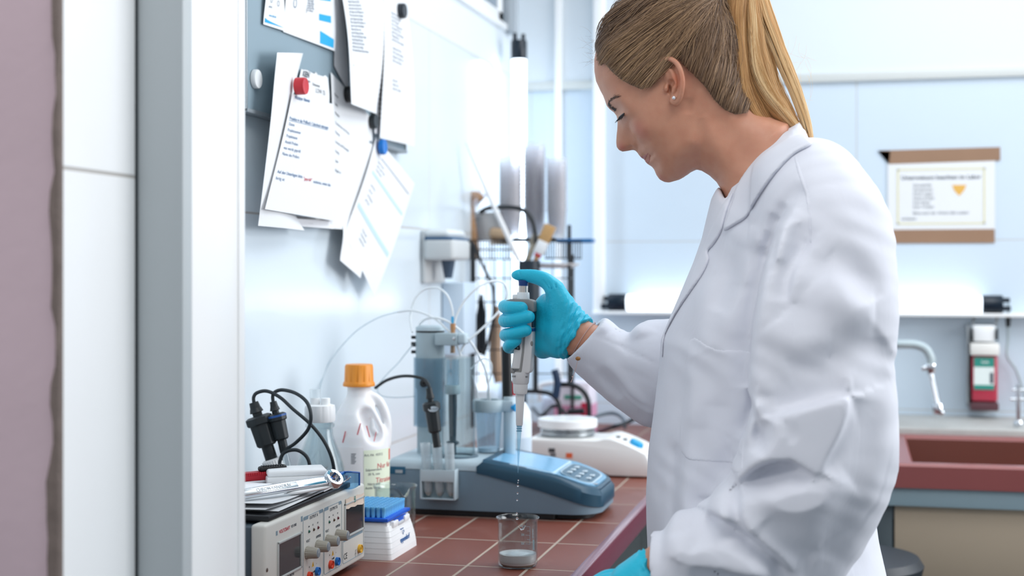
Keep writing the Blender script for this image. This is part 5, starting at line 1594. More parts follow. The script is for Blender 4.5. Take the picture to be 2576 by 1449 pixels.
def arc_print(mbx, a0, z, w, hgt, rr=R_b + .0002):
    n = max(2, int(w / .0012))
    vs, fs = [], []
    for i in range(n + 1):
        a = a0 + (w / rr) * i / n
        for zz in (z - hgt / 2, z + hgt / 2):
            vs += [(rr * cos(a), rr * sin(a), zz), ((rr + .00015) * cos(a), (rr + .00015) * sin(a), zz)]
    for i in range(n):
        k = i * 4
        fs += [(k, k + 4, k + 6, k + 2), (k + 1, k + 3, k + 7, k + 5), (k + 2, k + 6, k + 7, k + 3), (k, k + 1, k + 5, k + 4)]
    mbx.add(vs, fs)
# graduations face away (read from behind, so mirrored): on the far side of the glass
A0 = atan2(1, 0) - .52
b = MB()
for i, z in enumerate((.0300, .0370, .0440, .0510, .0580)):
    arc_print(b, A0 + .10, z, .0080 if i % 2 == 0 else .0052, .0006)
arc_print(b, A0 + .08, .044, .0006, .0290); part(bk, 'graduation', b, gm, label='white printed graduation')
for s, z in (('60', .0300), ('80', .0440), ('120', .0580)):
    a = A0 + .50
    n_v = Vector((cos(a), sin(a), 0)); x_v = Vector((-sin(a), cos(a), 0))
    o_ = n_v * (R_b + .0003) + Vector((0, 0, z))
    part(bk, 'graduation_number', text_mb(s, .0052, frame_mtx(o_, x_v, n_v), .00008, .0001), gm)
b = MB(); arc_print(b, A0 - .24, .030, .0042, .016); part(bk, 'writing_field', b, gm)
part(bk, 'maker_lettering', text_mb('DURAN', .0042, frame_mtx(Vector((cos(A0 - .1), sin(A0 - .1), 0)) * (R_b + .0003) + Vector((0, 0, .048)), (0, 0, 1), (cos(A0 - .1), sin(A0 - .1), 0)), .00008, .0001), gm)
# the empty beaker behind the tip box
beaker('beaker', 'empty wide glass beaker behind the blue pipette tips', WD(994, 1320, 2.555) * 1 - Vector((0, 0, WD(994, 1320, 2.555).z - ZB - .0005)), .0365, .0850, radians(-50))

# falling drops
dropm = mat('water_drop', 'FFFFFF', .0, trans=1.0, ior=1.33)
for k, (x, y, r) in enumerate(((1304, 1208, .0011), (1303, 1214, .0009), (1303, 1222, .0014), (1302, 1241, .0013), (1301, 1258, .0013), (1300, 1292, .0016), (1301, 1304, .0019))):
    p = WY(x, y, BK.y)
    solo('water_drop', MB().sphere(p, r, 12, (1, 1, 1.2)), dropm, 'tiny clear drop falling from the pipette towards the small beaker', 'drop', 'drops falling from the pipette')

# ------------------------------------------------------------------ pipette in her hand
PY = 2.206
def pp(x, y, dy=0): return WY(x, y, PY + dy)
pip = thing('pipette', 'grey and white single-channel pipette held upright in the gloved hand', 'pipette', pp(1303, 1190))
top, bot = pp(1317, 700), pp(1303, 1190)
axp = (top - bot).normalized()
Lp = (top - bot).length
xr = Vector((1, 0, 0)); xr = (xr - axp * xr.dot(axp)).normalized()
fwd = xr.cross(axp)                       # away from the camera or to it
def PM(): 
    m = Matrix((xr, -fwd, axp)).transposed().to_4x4(); m.translation = bot; return m
pm = PM()                                  # local: x right, y away, z up along the pipette
if (pm.to_3x3() @ Vector((0, 1, 0))).y < 0: pm = pm @ Matrix.Rotation(pi, 4, 'Z') @ Matrix.Diagonal((1, 1, 1, 1))
def zl_(y): return (1190 - y) / 490.0 * Lp
def xl_(x, y):
    q = pm.inverted() @ pp(x, y); return q.x
wpl = mat('pipette_white', 'DDDCDB', .38); gpl = mat('pipette_grey', '8B8A88', .45); bpl = mat('pipette_blue', '17407F', .35)
def lz(prof, seg=36, **k): return MB().lathe([(r, zl_(y)) for r, y in prof], seg, mtx=pm, **k)
part(pip, 'disposable_tip', MB().lathe([(.0003, zl_(1190)), (.0006, zl_(1186)), (.0019, zl_(1145)), (.0030, zl_(1112)), (.0036, zl_(1090)), (.0042, zl_(1068)), (.0042, zl_(1060)), (.0034, zl_(1060)), (.0031, zl_(1090)), (.0023, zl_(1112)), (.0013, zl_(1145)), (.0003, zl_(1190))], 24, mtx=pm), thin_glass('tip_clear_blue', 'F2FAFD', .1, 1.4, .10, 'BDE6F8'), world=True, label='clear bluish tip')
b = MB()
for y in (1066, 1072, 1078, 1084): b.lathe([(.0042, zl_(y + 1.5)), (.0045, zl_(y)), (.0042, zl_(y - 1.5)), (.0038, zl_(y)), (.0042, zl_(y + 1.5))], 24, mtx=pm)
part(pip, 'tip_rings', b, mat('tip_ring_blue', '8CC9E6', .2, trans=.3), world=True)
part(pip, 'tip_cone', lz([(0, 1070), (.0050, 1070), (.0054, 1067), (.0075, 990), (.0070, 988), (0, 988)]), wpl, world=True)
part(pip, 'ejector_sleeve', lz([(0, 990), (.0105, 990), (.0112, 984), (.0118, 968), (.0116, 966), (.0132, 962), (.0142, 935), (0, 935)]), wpl, world=True)
def num(s, x, y, size, m='black_print', bold=0, name='lettering', yoff=-.0147, rot=0, parent=pip):
    o_ = pm @ Vector((xl_(x, y), yoff, zl_(y)))
    R = pm.to_3x3()
    mt = frame_mtx(o_, R @ Vector((cos(rot), 0, sin(rot))), R @ Vector((0, -1, 0)))
    part(parent, name, text_mb(s, size, mt, .0003, bold), m, world=True)
num('1000', 1296, 946, .0040, yoff=-.0137); num('100', 1327, 946, .0040, yoff=-.0095)
# body: outline in the x-z plane, rounded section
def body_mb(outl, depth, y_c=0, bev=.003):
    poly = [(xl_(x, y), zl_(y)) for x, y in outl]
    return MB().prism(poly, lambda a, c, h: pm @ Vector((a, h, c)), y_c - depth / 2, y_c + depth / 2, bev)
part(pip, 'body', body_mb([(1289,936),(1293,905),(1298,862),(1303,812),(1306,790),(1302,760),(1346,760),(1345,812),(1343,870),(1338,930),(1334,938),(1310,936)], .0235, 0, .0045), wpl, world=True)
part(pip, 'grip_ring', body_mb([(1268,762),(1280,755),(1290,752),(1335,752),(1348,757),(1349,784),(1338,783),(1330,776),(1300,768),(1275,768)], .026, 0, .003), gpl, world=True, label='grey finger rest')
part(pip, 'front_band', body_mb([(1289,938),(1289,925),(1311,925),(1317,880),(1321,836),(1327,836),(1323,885),(1317,932),(1312,939)], .0250, 0, .0012), gpl, world=True, label='grey band')
part(pip, 'blue_band', body_mb([(1326,830),(1327,823),(1347,824),(1346,832)], .0246, 0, .001), bpl, world=True)
part(pip, 'blue_stripe', body_mb([(1340,772),(1347,772),(1346,822),(1341,822)], .0242, 0, .001), mat('pipette_dark', '233848', .4), world=True)
part(pip, 'volume_window', body_mb([(1298,878),(1299,871),(1312,869),(1313,877),(1311,880)], .0262, 0, .0008), 'dark_plastic', world=True)
num('0', 1307, 874.5, .0036, mat('counter_digits', 'B8BCC0', .5), name='counter_digit', yoff=-.0133)
num('eppendorf', 1308, 843, .0085, bpl, .00015, yoff=-.0120, rot=pi / 2)
part(pip, 'side_button', MB().sphere(pm @ Vector((xl_(1341, 862), -.0105, zl_(862))), .0034, 14, (.8, .5, 1.3)), gpl, world=True)
num('Research', 1302, 929, .0026, 'ink', yoff=-.0127); num('plus', 1300, 933, .0020, 'ink', yoff=-.0127)
part(pip, 'spindle_nut', MB().lathe([(0, zl_(755)), (.0100, zl_(755)), (.0102, zl_(750)), (.0096, zl_(737)), (.0090, zl_(735)), (0, zl_(735))], 60, mtx=pm, fn=lambda r, z, a: r * (1 + .03 * cos(20 * a))), 'white_plastic', world=True, label='white fluted nut')
part(pip, 'plunger', MB().lathe([(0, zl_(737)), (.0073, zl_(737)), (.0073, zl_(717)), (0, zl_(717))], 28, mtx=pm), mat('plunger_beige', 'CFC6BE', .2, metal=.5), world=True, label='shiny plunger')
part(pip, 'plunger_button', MB().lathe([(0, zl_(719)), (.0074, zl_(719)), (.0078, zl_(712)), (.0084, zl_(707)), (.0080, zl_(705)), (0, zl_(705))], 28, mtx=pm), bpl, world=True, label='dark blue plunger button')
part(pip, 'ejector_button', MB().cyl(pm @ Vector((xl_(1297, 755), 0, zl_(757))), pm @ Vector((xl_(1297, 740), 0, zl_(741))), .0048, seg=16, bev=.002), 'white_plastic', world=True)
# ------------------------------------------------------------------ electrodes leaning in their vials, behind the power supply
def cable(name, pts, r, label, m='rubber', group=None, seg=10):
    return solo(name, MB().tube(pts, r, seg), m, label, 'cable', group)
eb = mat('electrode_black', '22282B', .42)
TE = 2.39
def electrode(name, a, b2, cab, r, label, blue=False, te=TE):
    """a = cable end, b2 = lower end of the head, px"""
    A, B = WD(*a, te), WD(*b2, te)
    t = thing(name, label, 'electrode', B)
    d = (B - A); L = d.length; ax = d.normalized()
    m = MB().lathe([(0, 0), (r * .34, 0), (r * .40, L * .10), (r * .42, L * .10), (r * .52, L * .17), (r * .36, L * .18), (r * .36, L * .24), (0, L * .24)], 20, A, ax)
    part(t, 'cable_boot', m, eb, world=True)
    def oct_(rr, z, an): return rr / max(cos(((an + pi / 8) % (pi / 4)) - pi / 8), .5) * (1.0)
    m = MB().lathe([(0, L * .235), (r * .75, L * .235), (r * .98, L * .26), (r * .98, L * .36), (r * .90, L * .38), (0, L * .38)], 40, A, ax, fn=oct_)
    part(t, 'collar', m, eb, world=True, angle=25)
    m = MB().lathe([(0, L * .37), (r * .80, L * .37), (r * .74, L * .72), (r * .60, L * .75), (0, L * .75)], 40, A, ax, fn=oct_)
    part(t, 'grip', m, eb, world=True, angle=25)
    if blue: part(t, 'blue_ring', MB().lathe([(r * .6, L * .24), (r * 1.0, L * .262), (r * 1.0, L * .30), (r * .6, L * .30)], 40, A, ax, fn=oct_), mat('ring_blue', '2A5AA0', .4), world=True, label='blue ring')
    m = MB().lathe([(0, L * .74), (r * .46, L * .74), (r * .46, L), (0, L)], 20, A, ax)
    part(t, 'neck', m, eb, world=True)
    c = part(t, 'cable', MB().tube([A + ax * .004] + [WD(x, y, te + dz) for x, y, dz in cab], .0030, 10), 'rubber', world=True)
    return t, A, B, ax
e1, A1, B1, x1_ = electrode('electrode', (638, 1012), (684, 1158), [(638,1000,0),(647,988,0),(672,984,0),(705,1000,-.01),(738,1030,-.02),(780,1066,-.03),(812,1105,-.03),(832,1145,-.03),(841,1185,-.02),(846,1240,-.01)], .0225, 'larger black electrode head leaning left, in a white-collared vial')
e2, A2, B2, x2_ = electrode('electrode', (687, 1010), (716, 1138), [(686,998,0),(692,986,0),(712,981,0),(745,990,-.02),(772,1012,-.04),(782,1045,-.05),(775,1080,-.04),(745,1113,-.02),(715,1135,-.01),(705,1160,0)], .0165, 'smaller black electrode head with a blue ring beside the larger one', True)
part(e2, 'glass_shaft', MB().cyl(B2 - x2_ * .003, B2 + x2_ * .12, .006, seg=16), 'glass', world=True)
cable('electrode_cable', [WD(705,1180,2.36), WD(704,1160,2.36), WD(716,1138,2.36), WD(745,1132,2.36), WD(768,1145,2.36), WD(778,1165,2.36), WD(777,1185,2.36), WD(777,1230,2.36)], .003, 'short loop of black cable standing behind the white box')
vp = B1.copy(); vz = ZB
vial = thing('vial', 'glass vial with a white ribbed collar holding the larger electrode', 'vial', (vp.x + .012, vp.y, ZB))
def rib(r, z, a): return r * (1 + .03 * cos(24 * a))
part(vial, 'collar', MB().lathe([(.008, 0), (.0165, 0), (.0178, .003), (.0165, .020), (.0125, .0225), (.008, .022), (.008, 0)], 72, B1 + x1_ * .020, -x1_, fn=rib), 'white_plastic', world=True, label='white ribbed collar')
part(vial, 'glass_body', MB().lathe([(0, .001), (.022, .001), (.024, .006), (.024, .118), (.019, .130), (.0175, .130), (.0215, .117), (.022, .008), (0, .004)], 32), 'glass')

# ------------------------------------------------------------------ clear bottle with the white multi-port cap
gb = WD(805, 1060, 2.45); gb.z = ZB
bt = thing('bottle', 'clear glass bottle with a white fluted cap and two ports', 'bottle', gb)
part(bt, 'glass', MB().lathe([(0, .0008), (.040, .0008), (.043, .004), (.043, .118), (.0415, .133), (.035, .155), (.027, .175), (.0225, .188), (.0215, .200), (.0250, .203), (.0250, .207), (.0215, .209), (.0215, .214), (.019, .214), (.019, .200), (.020, .187), (.033, .153), (.0395, .131), (.041, .118), (.041, .006), (0, .004)], 48), 'glass', label='clear glass')
def flute(r, z, a): return r * (1 - .045 * max(0, cos(12 * a)) ** 2) if .214 < z < .236 else r
part(bt, 'cap', MB().lathe([(0, .211), (.0250, .211), (.0262, .214), (.0262, .232), (.0250, .239), (.020, .2405), (0, .2405)], 96, fn=flute), 'white_plastic', label='white fluted cap')
for x, r_ in ((-.009, .0085), (.010, .0080)): part(bt, 'port', MB().cyl((x, 0, .240), (x, 0, .2515), r_, seg=20, bev=.001), 'white_plastic')
part(bt, 'port_sleeve', MB().lathe([(.0086, .2515), (.0092, .2515), (.0092, .266), (.0086, .266)], 20, (-.009, 0, 0)), 'milky_plastic')
b = MB()
for k in range(5): arc_print(b, -1.9, .03 + .017 * k, .012, .0009, .0432)
part(bt, 'graduation', b, mat('pale_print', 'D7DEE2', .6))
def arc_text(s, size, ang, z, R, m, parent, name='lettering', bold=0.0, rot=0.0):
    """lettering bent round an upright cylinder"""
    tb_ = text_mb(s, size, Matrix.Rotation(rot, 4, 'Z'), .0001, bold)
    out = []
    for v in tb_.v:
        a = ang + v.x / R; rr = R + .0002 + v.z
        out.append(Vector((rr * cos(a), rr * sin(a), z + v.y)))
    tb_.v = out
    return part(parent, name, tb_, m)
jd = mat('red_marker', 'D2525C', .7)

# ------------------------------------------------------------------ white jug, orange cap
jp = WD(903, 1060, 2.66); jp.z = ZB
jug = thing('jug', 'white plastic jug with an orange screw cap and a hazard label', 'jug', jp)
hd = mat('jug_plastic', 'EFF0F2', .42, sss=.1)
jf = Field((jp.x - .075, jp.y - .075, ZB - .002), (jp.x + .075, jp.y + .075, ZB + .275), .0022)
X, Y, Z = jf.ax[0][:, None, None] - jp.x, jf.ax[1][None, :, None] - jp.y, jf.ax[2][None, None, :] - ZB
zz = jf.ax[2] - ZB
R_ = np.interp(zz, [0, .006, .015, .145, .165, .185, .205, .222, .236, .246, .28], [.050, .055, .057, .057, .055, .050, .042, .032, .0235, .0215, .0215])[None, None, :]
d = np.sqrt(X ** 2 + Y ** 2) - R_
d = np.maximum(d, np.maximum(.001 - Z, Z - .262))
jf.d = (d * .85).astype(np.float32)
sd = Vector((CS, SN, 0))          # handle side, to the right of the view
hp = [jp + sd * s_ + Vector((0, 0, z_ )) for s_, z_ in ((.018, .238), (.036, .228), (.048, .205), (.052, .180), (.050, .150))]
jf.chain([hp[1] + Vector((0, 0, -.02)) - sd * .010, hp[2] - sd * .016, hp[3] - sd * .018, hp[4] + Vector((0, 0, .004)) - sd * .014], [.008, .014, .016, .010], .008, 'sub')
jf.chain([hp[1] + Vector((0, -.03, -.025)) - sd * .014, hp[3] + Vector((0, -.034, -.01)) - sd * .016], [.012, .016], .012, 'sub')
jf.chain([hp[1] + Vector((0, .03, -.025)) - sd * .014, hp[3] + Vector((0, .034, -.01)) - sd * .016], [.012, .016], .012, 'sub')
jf.chain(hp, [.009, .0092, .0090, .0092, .010], .006)
V, Q = jf.mesh(); np_part(jug, 'body', V, Q, hd, 2, 'white jug body with moulded handle')
def capr(r, z, a): return r * (1 - .05 * max(0, cos(14 * a)) ** 6) if .262 < z < .292 and r > .02 else r
oc = mat('cap_orange', 'E8912A', .38)
part(jug, 'cap', MB().lathe([(0, .255), (.0295, .255), (.0300, .257), (.0290, .262), (.0272, .264), (.0262, .292), (.0245, .2955), (0, .2955)], 112, fn=capr), oc, label='orange screw cap')
# label: white and pale green paper wrapped round the belly
va = atan2(-(jp.y), -(jp.x))      # direction to the camera
def wrap(a0, a1, z0, z1, R, th=.0003, n=24):
    g = []
    for i in range(n + 1):
        a = a0 + (a1 - a0) * i / n
        g.append([(R * cos(a), R * sin(a), z0), (R * cos(a), R * sin(a), z1)])
    return MB().sheet(g, th)
part(jug, 'label', wrap(va + .15, va + 1.35, .028, .142, .0578), mat('label_green_white', 'E9F3DC', .7), label='pale green printed label')
part(jug, 'white_label', wrap(va - 1.2, va + .14, .020, .148, .0576), mat('label_white', 'F4F4F5', .7))
part(jug, 'orange_mark', wrap(va + 1.22, va + 1.35, .120, .140, .0581), mat('hazard_orange', 'E0603A', .6))
for s, z in (('Art.-Nr. 4337.2', .133), ('Salpetersäure', .106), ('20 %, rein', .098), ('Nitric acid', .080), ('Acide nitrique', .073), ('UN 2031', .040)):
    arc_text(s, .0062 if z != .040 else .010, va + .50, z, .0580, 'ink' if z != .04 else 'black_print', jug)
for s, a, z, sz in (('Nur für', .95, .112, .013), ('Titration', .95, .086, .013), ('20 %', -.55, .092, .014), ('rest. 2ml', -.45, .076, .014), ('/', -.5, .165, .03), ('/', .0, .18, .03), ('\\', .3, .175, .03), ('/', .55, .165, .024)):
    arc_text(s, sz, va + a, z, .0582 if z < .16 else .0560, jd, jug, 'handwriting')
b = MB()
for k in range(9): b.add(*(lambda w: (w.v, w.f))(wrap(va - .25, va - .13 + .02 * (k % 3), .118 + k * .0022, .119 + k * .0022, .0579, .0002, 4)))
part(jug, 'small_print', b, 'ink')

# ------------------------------------------------------------------ titrator
TY0, TY1 = 2.630, 2.850
TXL, TXN = -.885, -.470
tit = thing('titrator', 'large grey-blue titrator with glass cylinder, tubes and slanted touch panel', 'titrator', (-.68, 2.74, ZB))
zt0 = 1.006
# upper shell
def nose(poly_top, z0f, z1f, name, m, bev=.004, lab=None):
    pass
def plan(x0, x1, y0, y1, r, n=14):
    """plan outline with a round nose at x1"""
    P = [(x0, y0)]
    for k in range(n + 1):
        a = -pi / 2 + k * (pi / 2) / n; P.append((x1 - r + r * cos(a), y0 + r + r * sin(a)))
    for k in range(n + 1):
        a = k * (pi / 2) / n; P.append((x1 - r + r * cos(a), y1 - r + r * sin(a)))
    P.append((x0, y1)); return P
def wedge(P, zb, ztop, bev=.0, top_in=0.0):
    """solid over plan P; zb(x), ztop(x) give lower and upper height"""
    # subdivide long edges
    Q_ = []
    for i, p in enumerate(P):
        q = P[(i + 1) % len(P)]
        L = sqrt((q[0] - p[0]) ** 2 + (q[1] - p[1]) ** 2); k = max(1, int(L / .02))
        for j in range(k): Q_.append((p[0] + (q[0] - p[0]) * j / k, p[1] + (q[1] - p[1]) * j / k))
    b = bmesh.new()
    cx = sum(p[0] for p in Q_) / len(Q_); cy = sum(p[1] for p in Q_) / len(Q_)
    n = len(Q_)
    lo_ = [b.verts.new((x, y, zb(x))) for x, y in Q_]
    mid = [b.verts.new((x, y, ztop(x) - bev)) for x, y in Q_]
    mid2 = [b.verts.new((x + (cx - x) * min(1, .3 * bev / .05), y + (cy - y) * min(1, .3 * bev / .08), ztop(x) - bev * .3)) for x, y in Q_]
    up = [b.verts.new((x + (cx - x) * min(1, bev / .18), y + (cy - y) * min(1, bev / .10), ztop(x))) for x, y in Q_]
    rings = [lo_, mid, mid2, up] if bev else [lo_, up]
    for A_, B_ in zip(rings, rings[1:]):
        for i in range(n): b.faces.new((A_[i], A_[(i + 1) % n], B_[(i + 1) % n], B_[i]))
    # caps as strips between the two long sides
    def cap(ring, flip):
        f = b.faces.new(ring if not flip else ring[::-1]); bmesh.ops.triangulate(b, faces=[f])
    cap(up, False); cap(lo_, True)
    m_ = MB(); m_.bm(b); return m_
XD = -.700                       # where the slanted panel starts
def zseam(x): return 1.000 - .012 if x < XD else max(.925, .988 - (x - XD) * .245 - max(0, x - XD - .12) * .05)
base_low = lambda x: ZB + .010 + (.006 if x > -.60 else 0)
part(tit, 'housing', wedge(plan(TXL, TXN - .002, TY0, TY1, .055), lambda x: ZB + .012, lambda x: (zseam(x) - .0) , .0), 'titrator_side', world=True, label='blue-grey lower housing')
part(tit, 'base_skirt', wedge(plan(TXL + .004, -.555, TY0 + .004, TY1 - .004, .01), lambda x: ZB + .001, lambda x: ZB + .013), 'black_plastic', world=True, label='black skirt')
part(tit, 'front_foot', wedge(plan(-.59, TXN - .02, TY0 + .02, TY1 - .02, .04), lambda x: ZB + .001, lambda x: ZB + .014), 'black_plastic', world=True)
part(tit, 'top_deck', wedge([(TXL, TY0), (XD + .01, TY0), (XD + .01, TY1), (TXL, TY1)], lambda x: .987, lambda x: zt0, .010), 'steel_blue_light', world=True, label='pale grey-blue deck')
zp = lambda x: 1.008 - (x - XD) * .165 - max(0, x - XD - .15) * .18
part(tit, 'panel_rim', wedge(plan(XD - .006, TXN, TY0 - .003, TY1 + .003, .055), lambda x: zseam(x) - .004, lambda x: zp(x), .012), 'petrol', world=True, label='dark petrol rim of the slanted panel')
def panel_quad(x0, x1, y0, y1, h, r=.006, n=5):
    P = []
    for qx, qy, a0 in ((x1 - r, y0 + r, -pi / 2), (x1 - r, y1 - r, 0), (x0 + r, y1 - r, pi / 2), (x0 + r, y0 + r, pi)):
        for k in range(n): a = a0 + k * (pi / 2) / (n - 1); P.append((qx + r * cos(a), qy + r * sin(a)))
    return wedge(P, lambda x: zp(x) - .002, lambda x: zp(x) + h)
part(tit, 'panel_face', panel_quad(XD + .008, TXN - .014, TY0 + .016, TY1 - .016, .0006, .045), mat('panel_steelblue', '6F9FBE', .35), world=True, label='steel blue panel face')
part(tit, 'screen_frame', panel_quad(XD + .012, -.560, TY0 + .024, TY1 - .024, .0010, .008), mat('screen_frame', 'C3DCE8', .3), world=True)
scr = part(tit, 'screen', panel_quad(XD + .016, -.565, TY0 + .030, TY1 - .030, .0016, .004), mat('lcd_blue', '7DB9E0', .12, spec=.6, vary=.15, vscale=9), world=True, label='light blue display')
kp = part(tit, 'keypad_frame', panel_quad(-.556, -.492, TY0 + .034, TY1 - .034, .0010, .030), mat('keypad_frame', 'B7CBD6', .3), world=True)
part(kp, 'keypad', panel_quad(-.553, -.495, TY0 + .038, TY1 - .038, .0014, .027), mat('keypad_slate', '4E6B7E', .4), world=True, label='slate keypad')
for x, y in ((-.540, .070), (-.540, .105), (-.540, .140), (-.522, .060), (-.522, .095), (-.522, .130), (-.505, .080), (-.505, .118)):
    part(kp, 'key', MB().box((x, TY0 + y, zp(x) + .0022), (.010, .016, .003), .0014), mat('key_light', 'C5D3DB', .4) if 'keyl' not in M else M['keyl'], world=True)
part(tit, 'badge', MB().sphere((TXN - .018, TY0 + .060, zp(TXN - .018) + .001), .007, 14, (.8, 1.2, .22)), 'chrome', world=True)
part(tit, 'usb_port', MB().span((WY(982,1183,TY0).x, TY0 - .0008, WY(982,1192,TY0).z), (WY(1020,1183,TY0).x, TY0 + .002, WY(982,1178,TY0).z + .004), .0004), mat('usb_petrol', '28617F', .4), world=True)
part(tit, 'usb_slot', MB().span((WY(995,1183,TY0).x, TY0 - .0014, WY(982,1189,TY0).z), (WY(1013,1183,TY0).x, TY0 + .002, WY(982,1181,TY0).z)), 'steel', world=True)
# burette column
cc = WD(1082, 1120, 2.86); cx_, cy_ = cc.x, cc.y
colm = part(tit, 'column', MB().lathe([(0, zt0 - .004), (.0262, zt0 - .004), (.0262, 1.132), (.0290, 1.136), (.0290, 1.246), (0, 1.246)], 40, (cx_, cy_, 0)), 'steel_blue', world=True, label='upright grey-blue column')
part(tit, 'column_ring', MB().cyl((cx_, cy_, 1.246), (cx_, cy_, 1.250), .0285, seg=40), 'black_plastic', world=True)
part(tit, 'column_cap', MB().lathe([(0, 1.250), (.0290, 1.250), (.0288, 1.2565), (.024, 1.260), (0, 1.2605)], 40, (cx_, cy_, 0)), 'steel_blue_light', world=True)
for z in (1.236, 1.222, 1.207): part(tit, 'side_screw', MB().cyl((cx_ - .028, cy_ - .006, z), (cx_ - .037, cy_ - .008, z), .0035 if z != 1.222 else .005, seg=12, bev=.001), 'dark_plastic', world=True)
part(tit, 'clip_knob', MB().lathe([(0, 0), (.008, 0), (.008, .004), (.003, .005), (.003, .010), (0, .010)], 16, WD(1067, 964, 2.825), (-.2, -1, 0)), 'black_plastic', world=True)
# valve arm
A_ = WD(1131, 853, 2.83)
part(tit, 'arm', MB().box(A_ + Vector((-.004, .005, 0)), (.046, .040, .0245), .003), 'steel_blue', world=True, label='square arm on the column')
part(tit, 'arm_end', MB().box(A_ + Vector((.027, .005, .001)), (.018, .034, .022), .005, seg=3), 'steel_blue_light', world=True)
part(tit, 'arm_screw', MB().cyl(A_ + Vector((.014, -.017, .002)), A_ + Vector((.014, -.012, .002)), .0035, seg=12, bev=.001), 'chrome', world=True)
P0 = WD(1139.5, 838, 2.83)
part(tit, 'fitting', MB().lathe([(0, 0), (.0045, 0), (.0045, .006), (.0055, .008), (.0055, .019), (0, .019)], 16, P0), mat('fitting_tan', 'B98B63', .45), world=True, label='tan tube fitting')
part(tit, 'lower_fitting', MB().cyl(WD(1139, 868, 2.83), WD(1139, 888, 2.83), .0045, .0050, 16), mat('fitting_brass', '8E7A66', .35, metal=.5), world=True)
part(tit, 'blue_sleeve', MB().cyl(P0 + Vector((-.001, 0, .019)), P0 + Vector((-.001, 0, .033)), .0028, seg=12), mat('sleeve_blue', '42AEE0', .4), world=True)
# dosing cylinder of glass
gc = WD(1154, 1140, 2.80); gx, gy_ = gc.x, gc.y
part(tit, 'base_ring', MB().lathe([(.026, zt0), (.0385, zt0), (.0385, zt0 + .0025), (.026, zt0 + .0025), (.026, zt0)], 48, (gx, gy_, 0)), mat('ring_slate', '5B6F7C', .35), world=True)
part(tit, 'glass_cylinder', MB().lathe([(.0305, zt0), (.0325, zt0), (.0325, 1.200), (.0305, 1.200), (.0305, zt0)], 48, (gx, gy_, 0)), 'glass', world=True, label='tall clear glass cylinder')
ic = WD(1139, 1100, 2.80)
part(tit, 'inner_cylinder', MB().lathe([(.0115, 1.135), (.0128, 1.135), (.0128, 1.195), (.0115, 1.195), (.0115, 1.135)], 32, (ic.x, ic.y, 0)), 'clear_plastic', world=True)
part(tit, 'piston_head', MB().cyl((ic.x, ic.y, 1.128), (ic.x, ic.y, 1.146), .0150, seg=28, bev=.002), 'steel_blue', world=True)
part(tit, 'piston_rod', MB().lathe([(0, zt0 + .003), (.007, zt0 + .003), (.007, zt0 + .022), (.012, zt0 + .024), (.012, zt0 + .029), (.0066, zt0 + .031), (.0082, 1.10), (.0082, 1.128), (0, 1.128)], 24, (ic.x, ic.y, 0)), mat('rod_slate', '33444F', .35), world=True, label='dark piston rod')
part(tit, 'sleeve_cover', MB().lathe([(.031, 1.06), (.0322, 1.06), (.0322, 1.196), (.031, 1.196), (.031, 1.06)], 36, (cx_, cy_ - .004, 0)), thin_glass('cover_clear', 'DFEAF0', .1, 1.35, .06), world=True)
# tip holder with clear cup
hc = WD(1229, 1135, 2.86)
hz0, hz1 = WD(1229, 1035, 2.86).z, WD(1229, 1005, 2.86).z
part(tit, 'holder_ring', MB().lathe([(.020, hz0), (.0315, hz0), (.0325, hz0 + .003), (.0325, hz1 - .002), (.031, hz1), (.020, hz1), (.020, hz0)], 40, (hc.x, hc.y, 0)), 'steel_blue', world=True, label='grey holder ring')
part(tit, 'holder_arm', MB().box((hc.x + .038, hc.y + .004, (hz0 + hz1) / 2), (.030, .026, hz1 - hz0 - .002), .003), 'steel_blue_light', world=True)
part(tit, 'holder_post', MB().cyl((hc.x + .042, hc.y + .006, zt0 - .004), (hc.x + .042, hc.y + .006, hz1 + .006), .0125, seg=24, bev=.002), 'steel_blue_light', world=True)
part(tit, 'holder_knob', MB().lathe([(0, 0), (.004, 0), (.004, .006), (.0075, .007), (.0085, .013), (0, .014)], 16, (hc.x + .050, hc.y - .008, (hz0 + hz1) / 2 - .002), (.9, -.4, 0)), mat('knob_blue', '1E9BD8', .35), world=True, label='blue knob')
part(tit, 'black_post', MB().cyl((hc.x + .036, hc.y + .012, hz1), WD(1274, 872, 2.87), .0105, seg=24), 'black_plastic', world=True)
cup = thing('cup', 'clear tapered cup hanging in the titrator holder ring', 'cup', (hc.x, hc.y, zt0 + .001))
part(cup, 'wall', MB().lathe([(0, 0), (.0225, 0), (.0285, hz0 - zt0 + .004), (.0275, hz0 - zt0 + .004), (.0215, .0015), (0, .0015)], 36), 'clear_plastic')
part(cup, 'liquid', MB().lathe([(0, .0018), (.0212, .0018), (.0219, .009), (0, .009)], 30), mat('milky_liquid', 'E9EDF0', .3))
# white and clear hoses
hose = mat('hose_white', 'E9F0F3', .3); hose_c = thin_glass('hose_clear', 'E4EEF2', .08, 1.45, .35, 'F0F6F8')
def hoses(name, px, r, m, d0=2.83):
    part(tit, name, MB().tube([WD(x, y, d0 + dz) for x, y, dz in px], r, 10), m, world=True)
hoses('hose', [(1139,806,0),(1138,780,0),(1128,748,0),(1112,730,.01),(1095,724,.02),(1068,728,.03),(1045,750,.03),(1033,790,.03),(1034,822,.02),(1038,836,.01)], .0021, hose)
hoses('hose', [(1143,815,0),(1150,790,0),(1170,755,0),(1200,725,0),(1235,708,.01),(1265,712,.02),(1276,735,.02),(1268,765,.02),(1240,800,.01),(1200,838,0),(1170,865,0),(1160,885,0)], .0023, hose)
hoses('hose', [(1000,785,.03),(1035,781,.02),(1070,790,.01),(1100,806,0),(1120,825,0),(1136,842,.0),(1150,870,0),(1160,895,0)], .0021, hose)
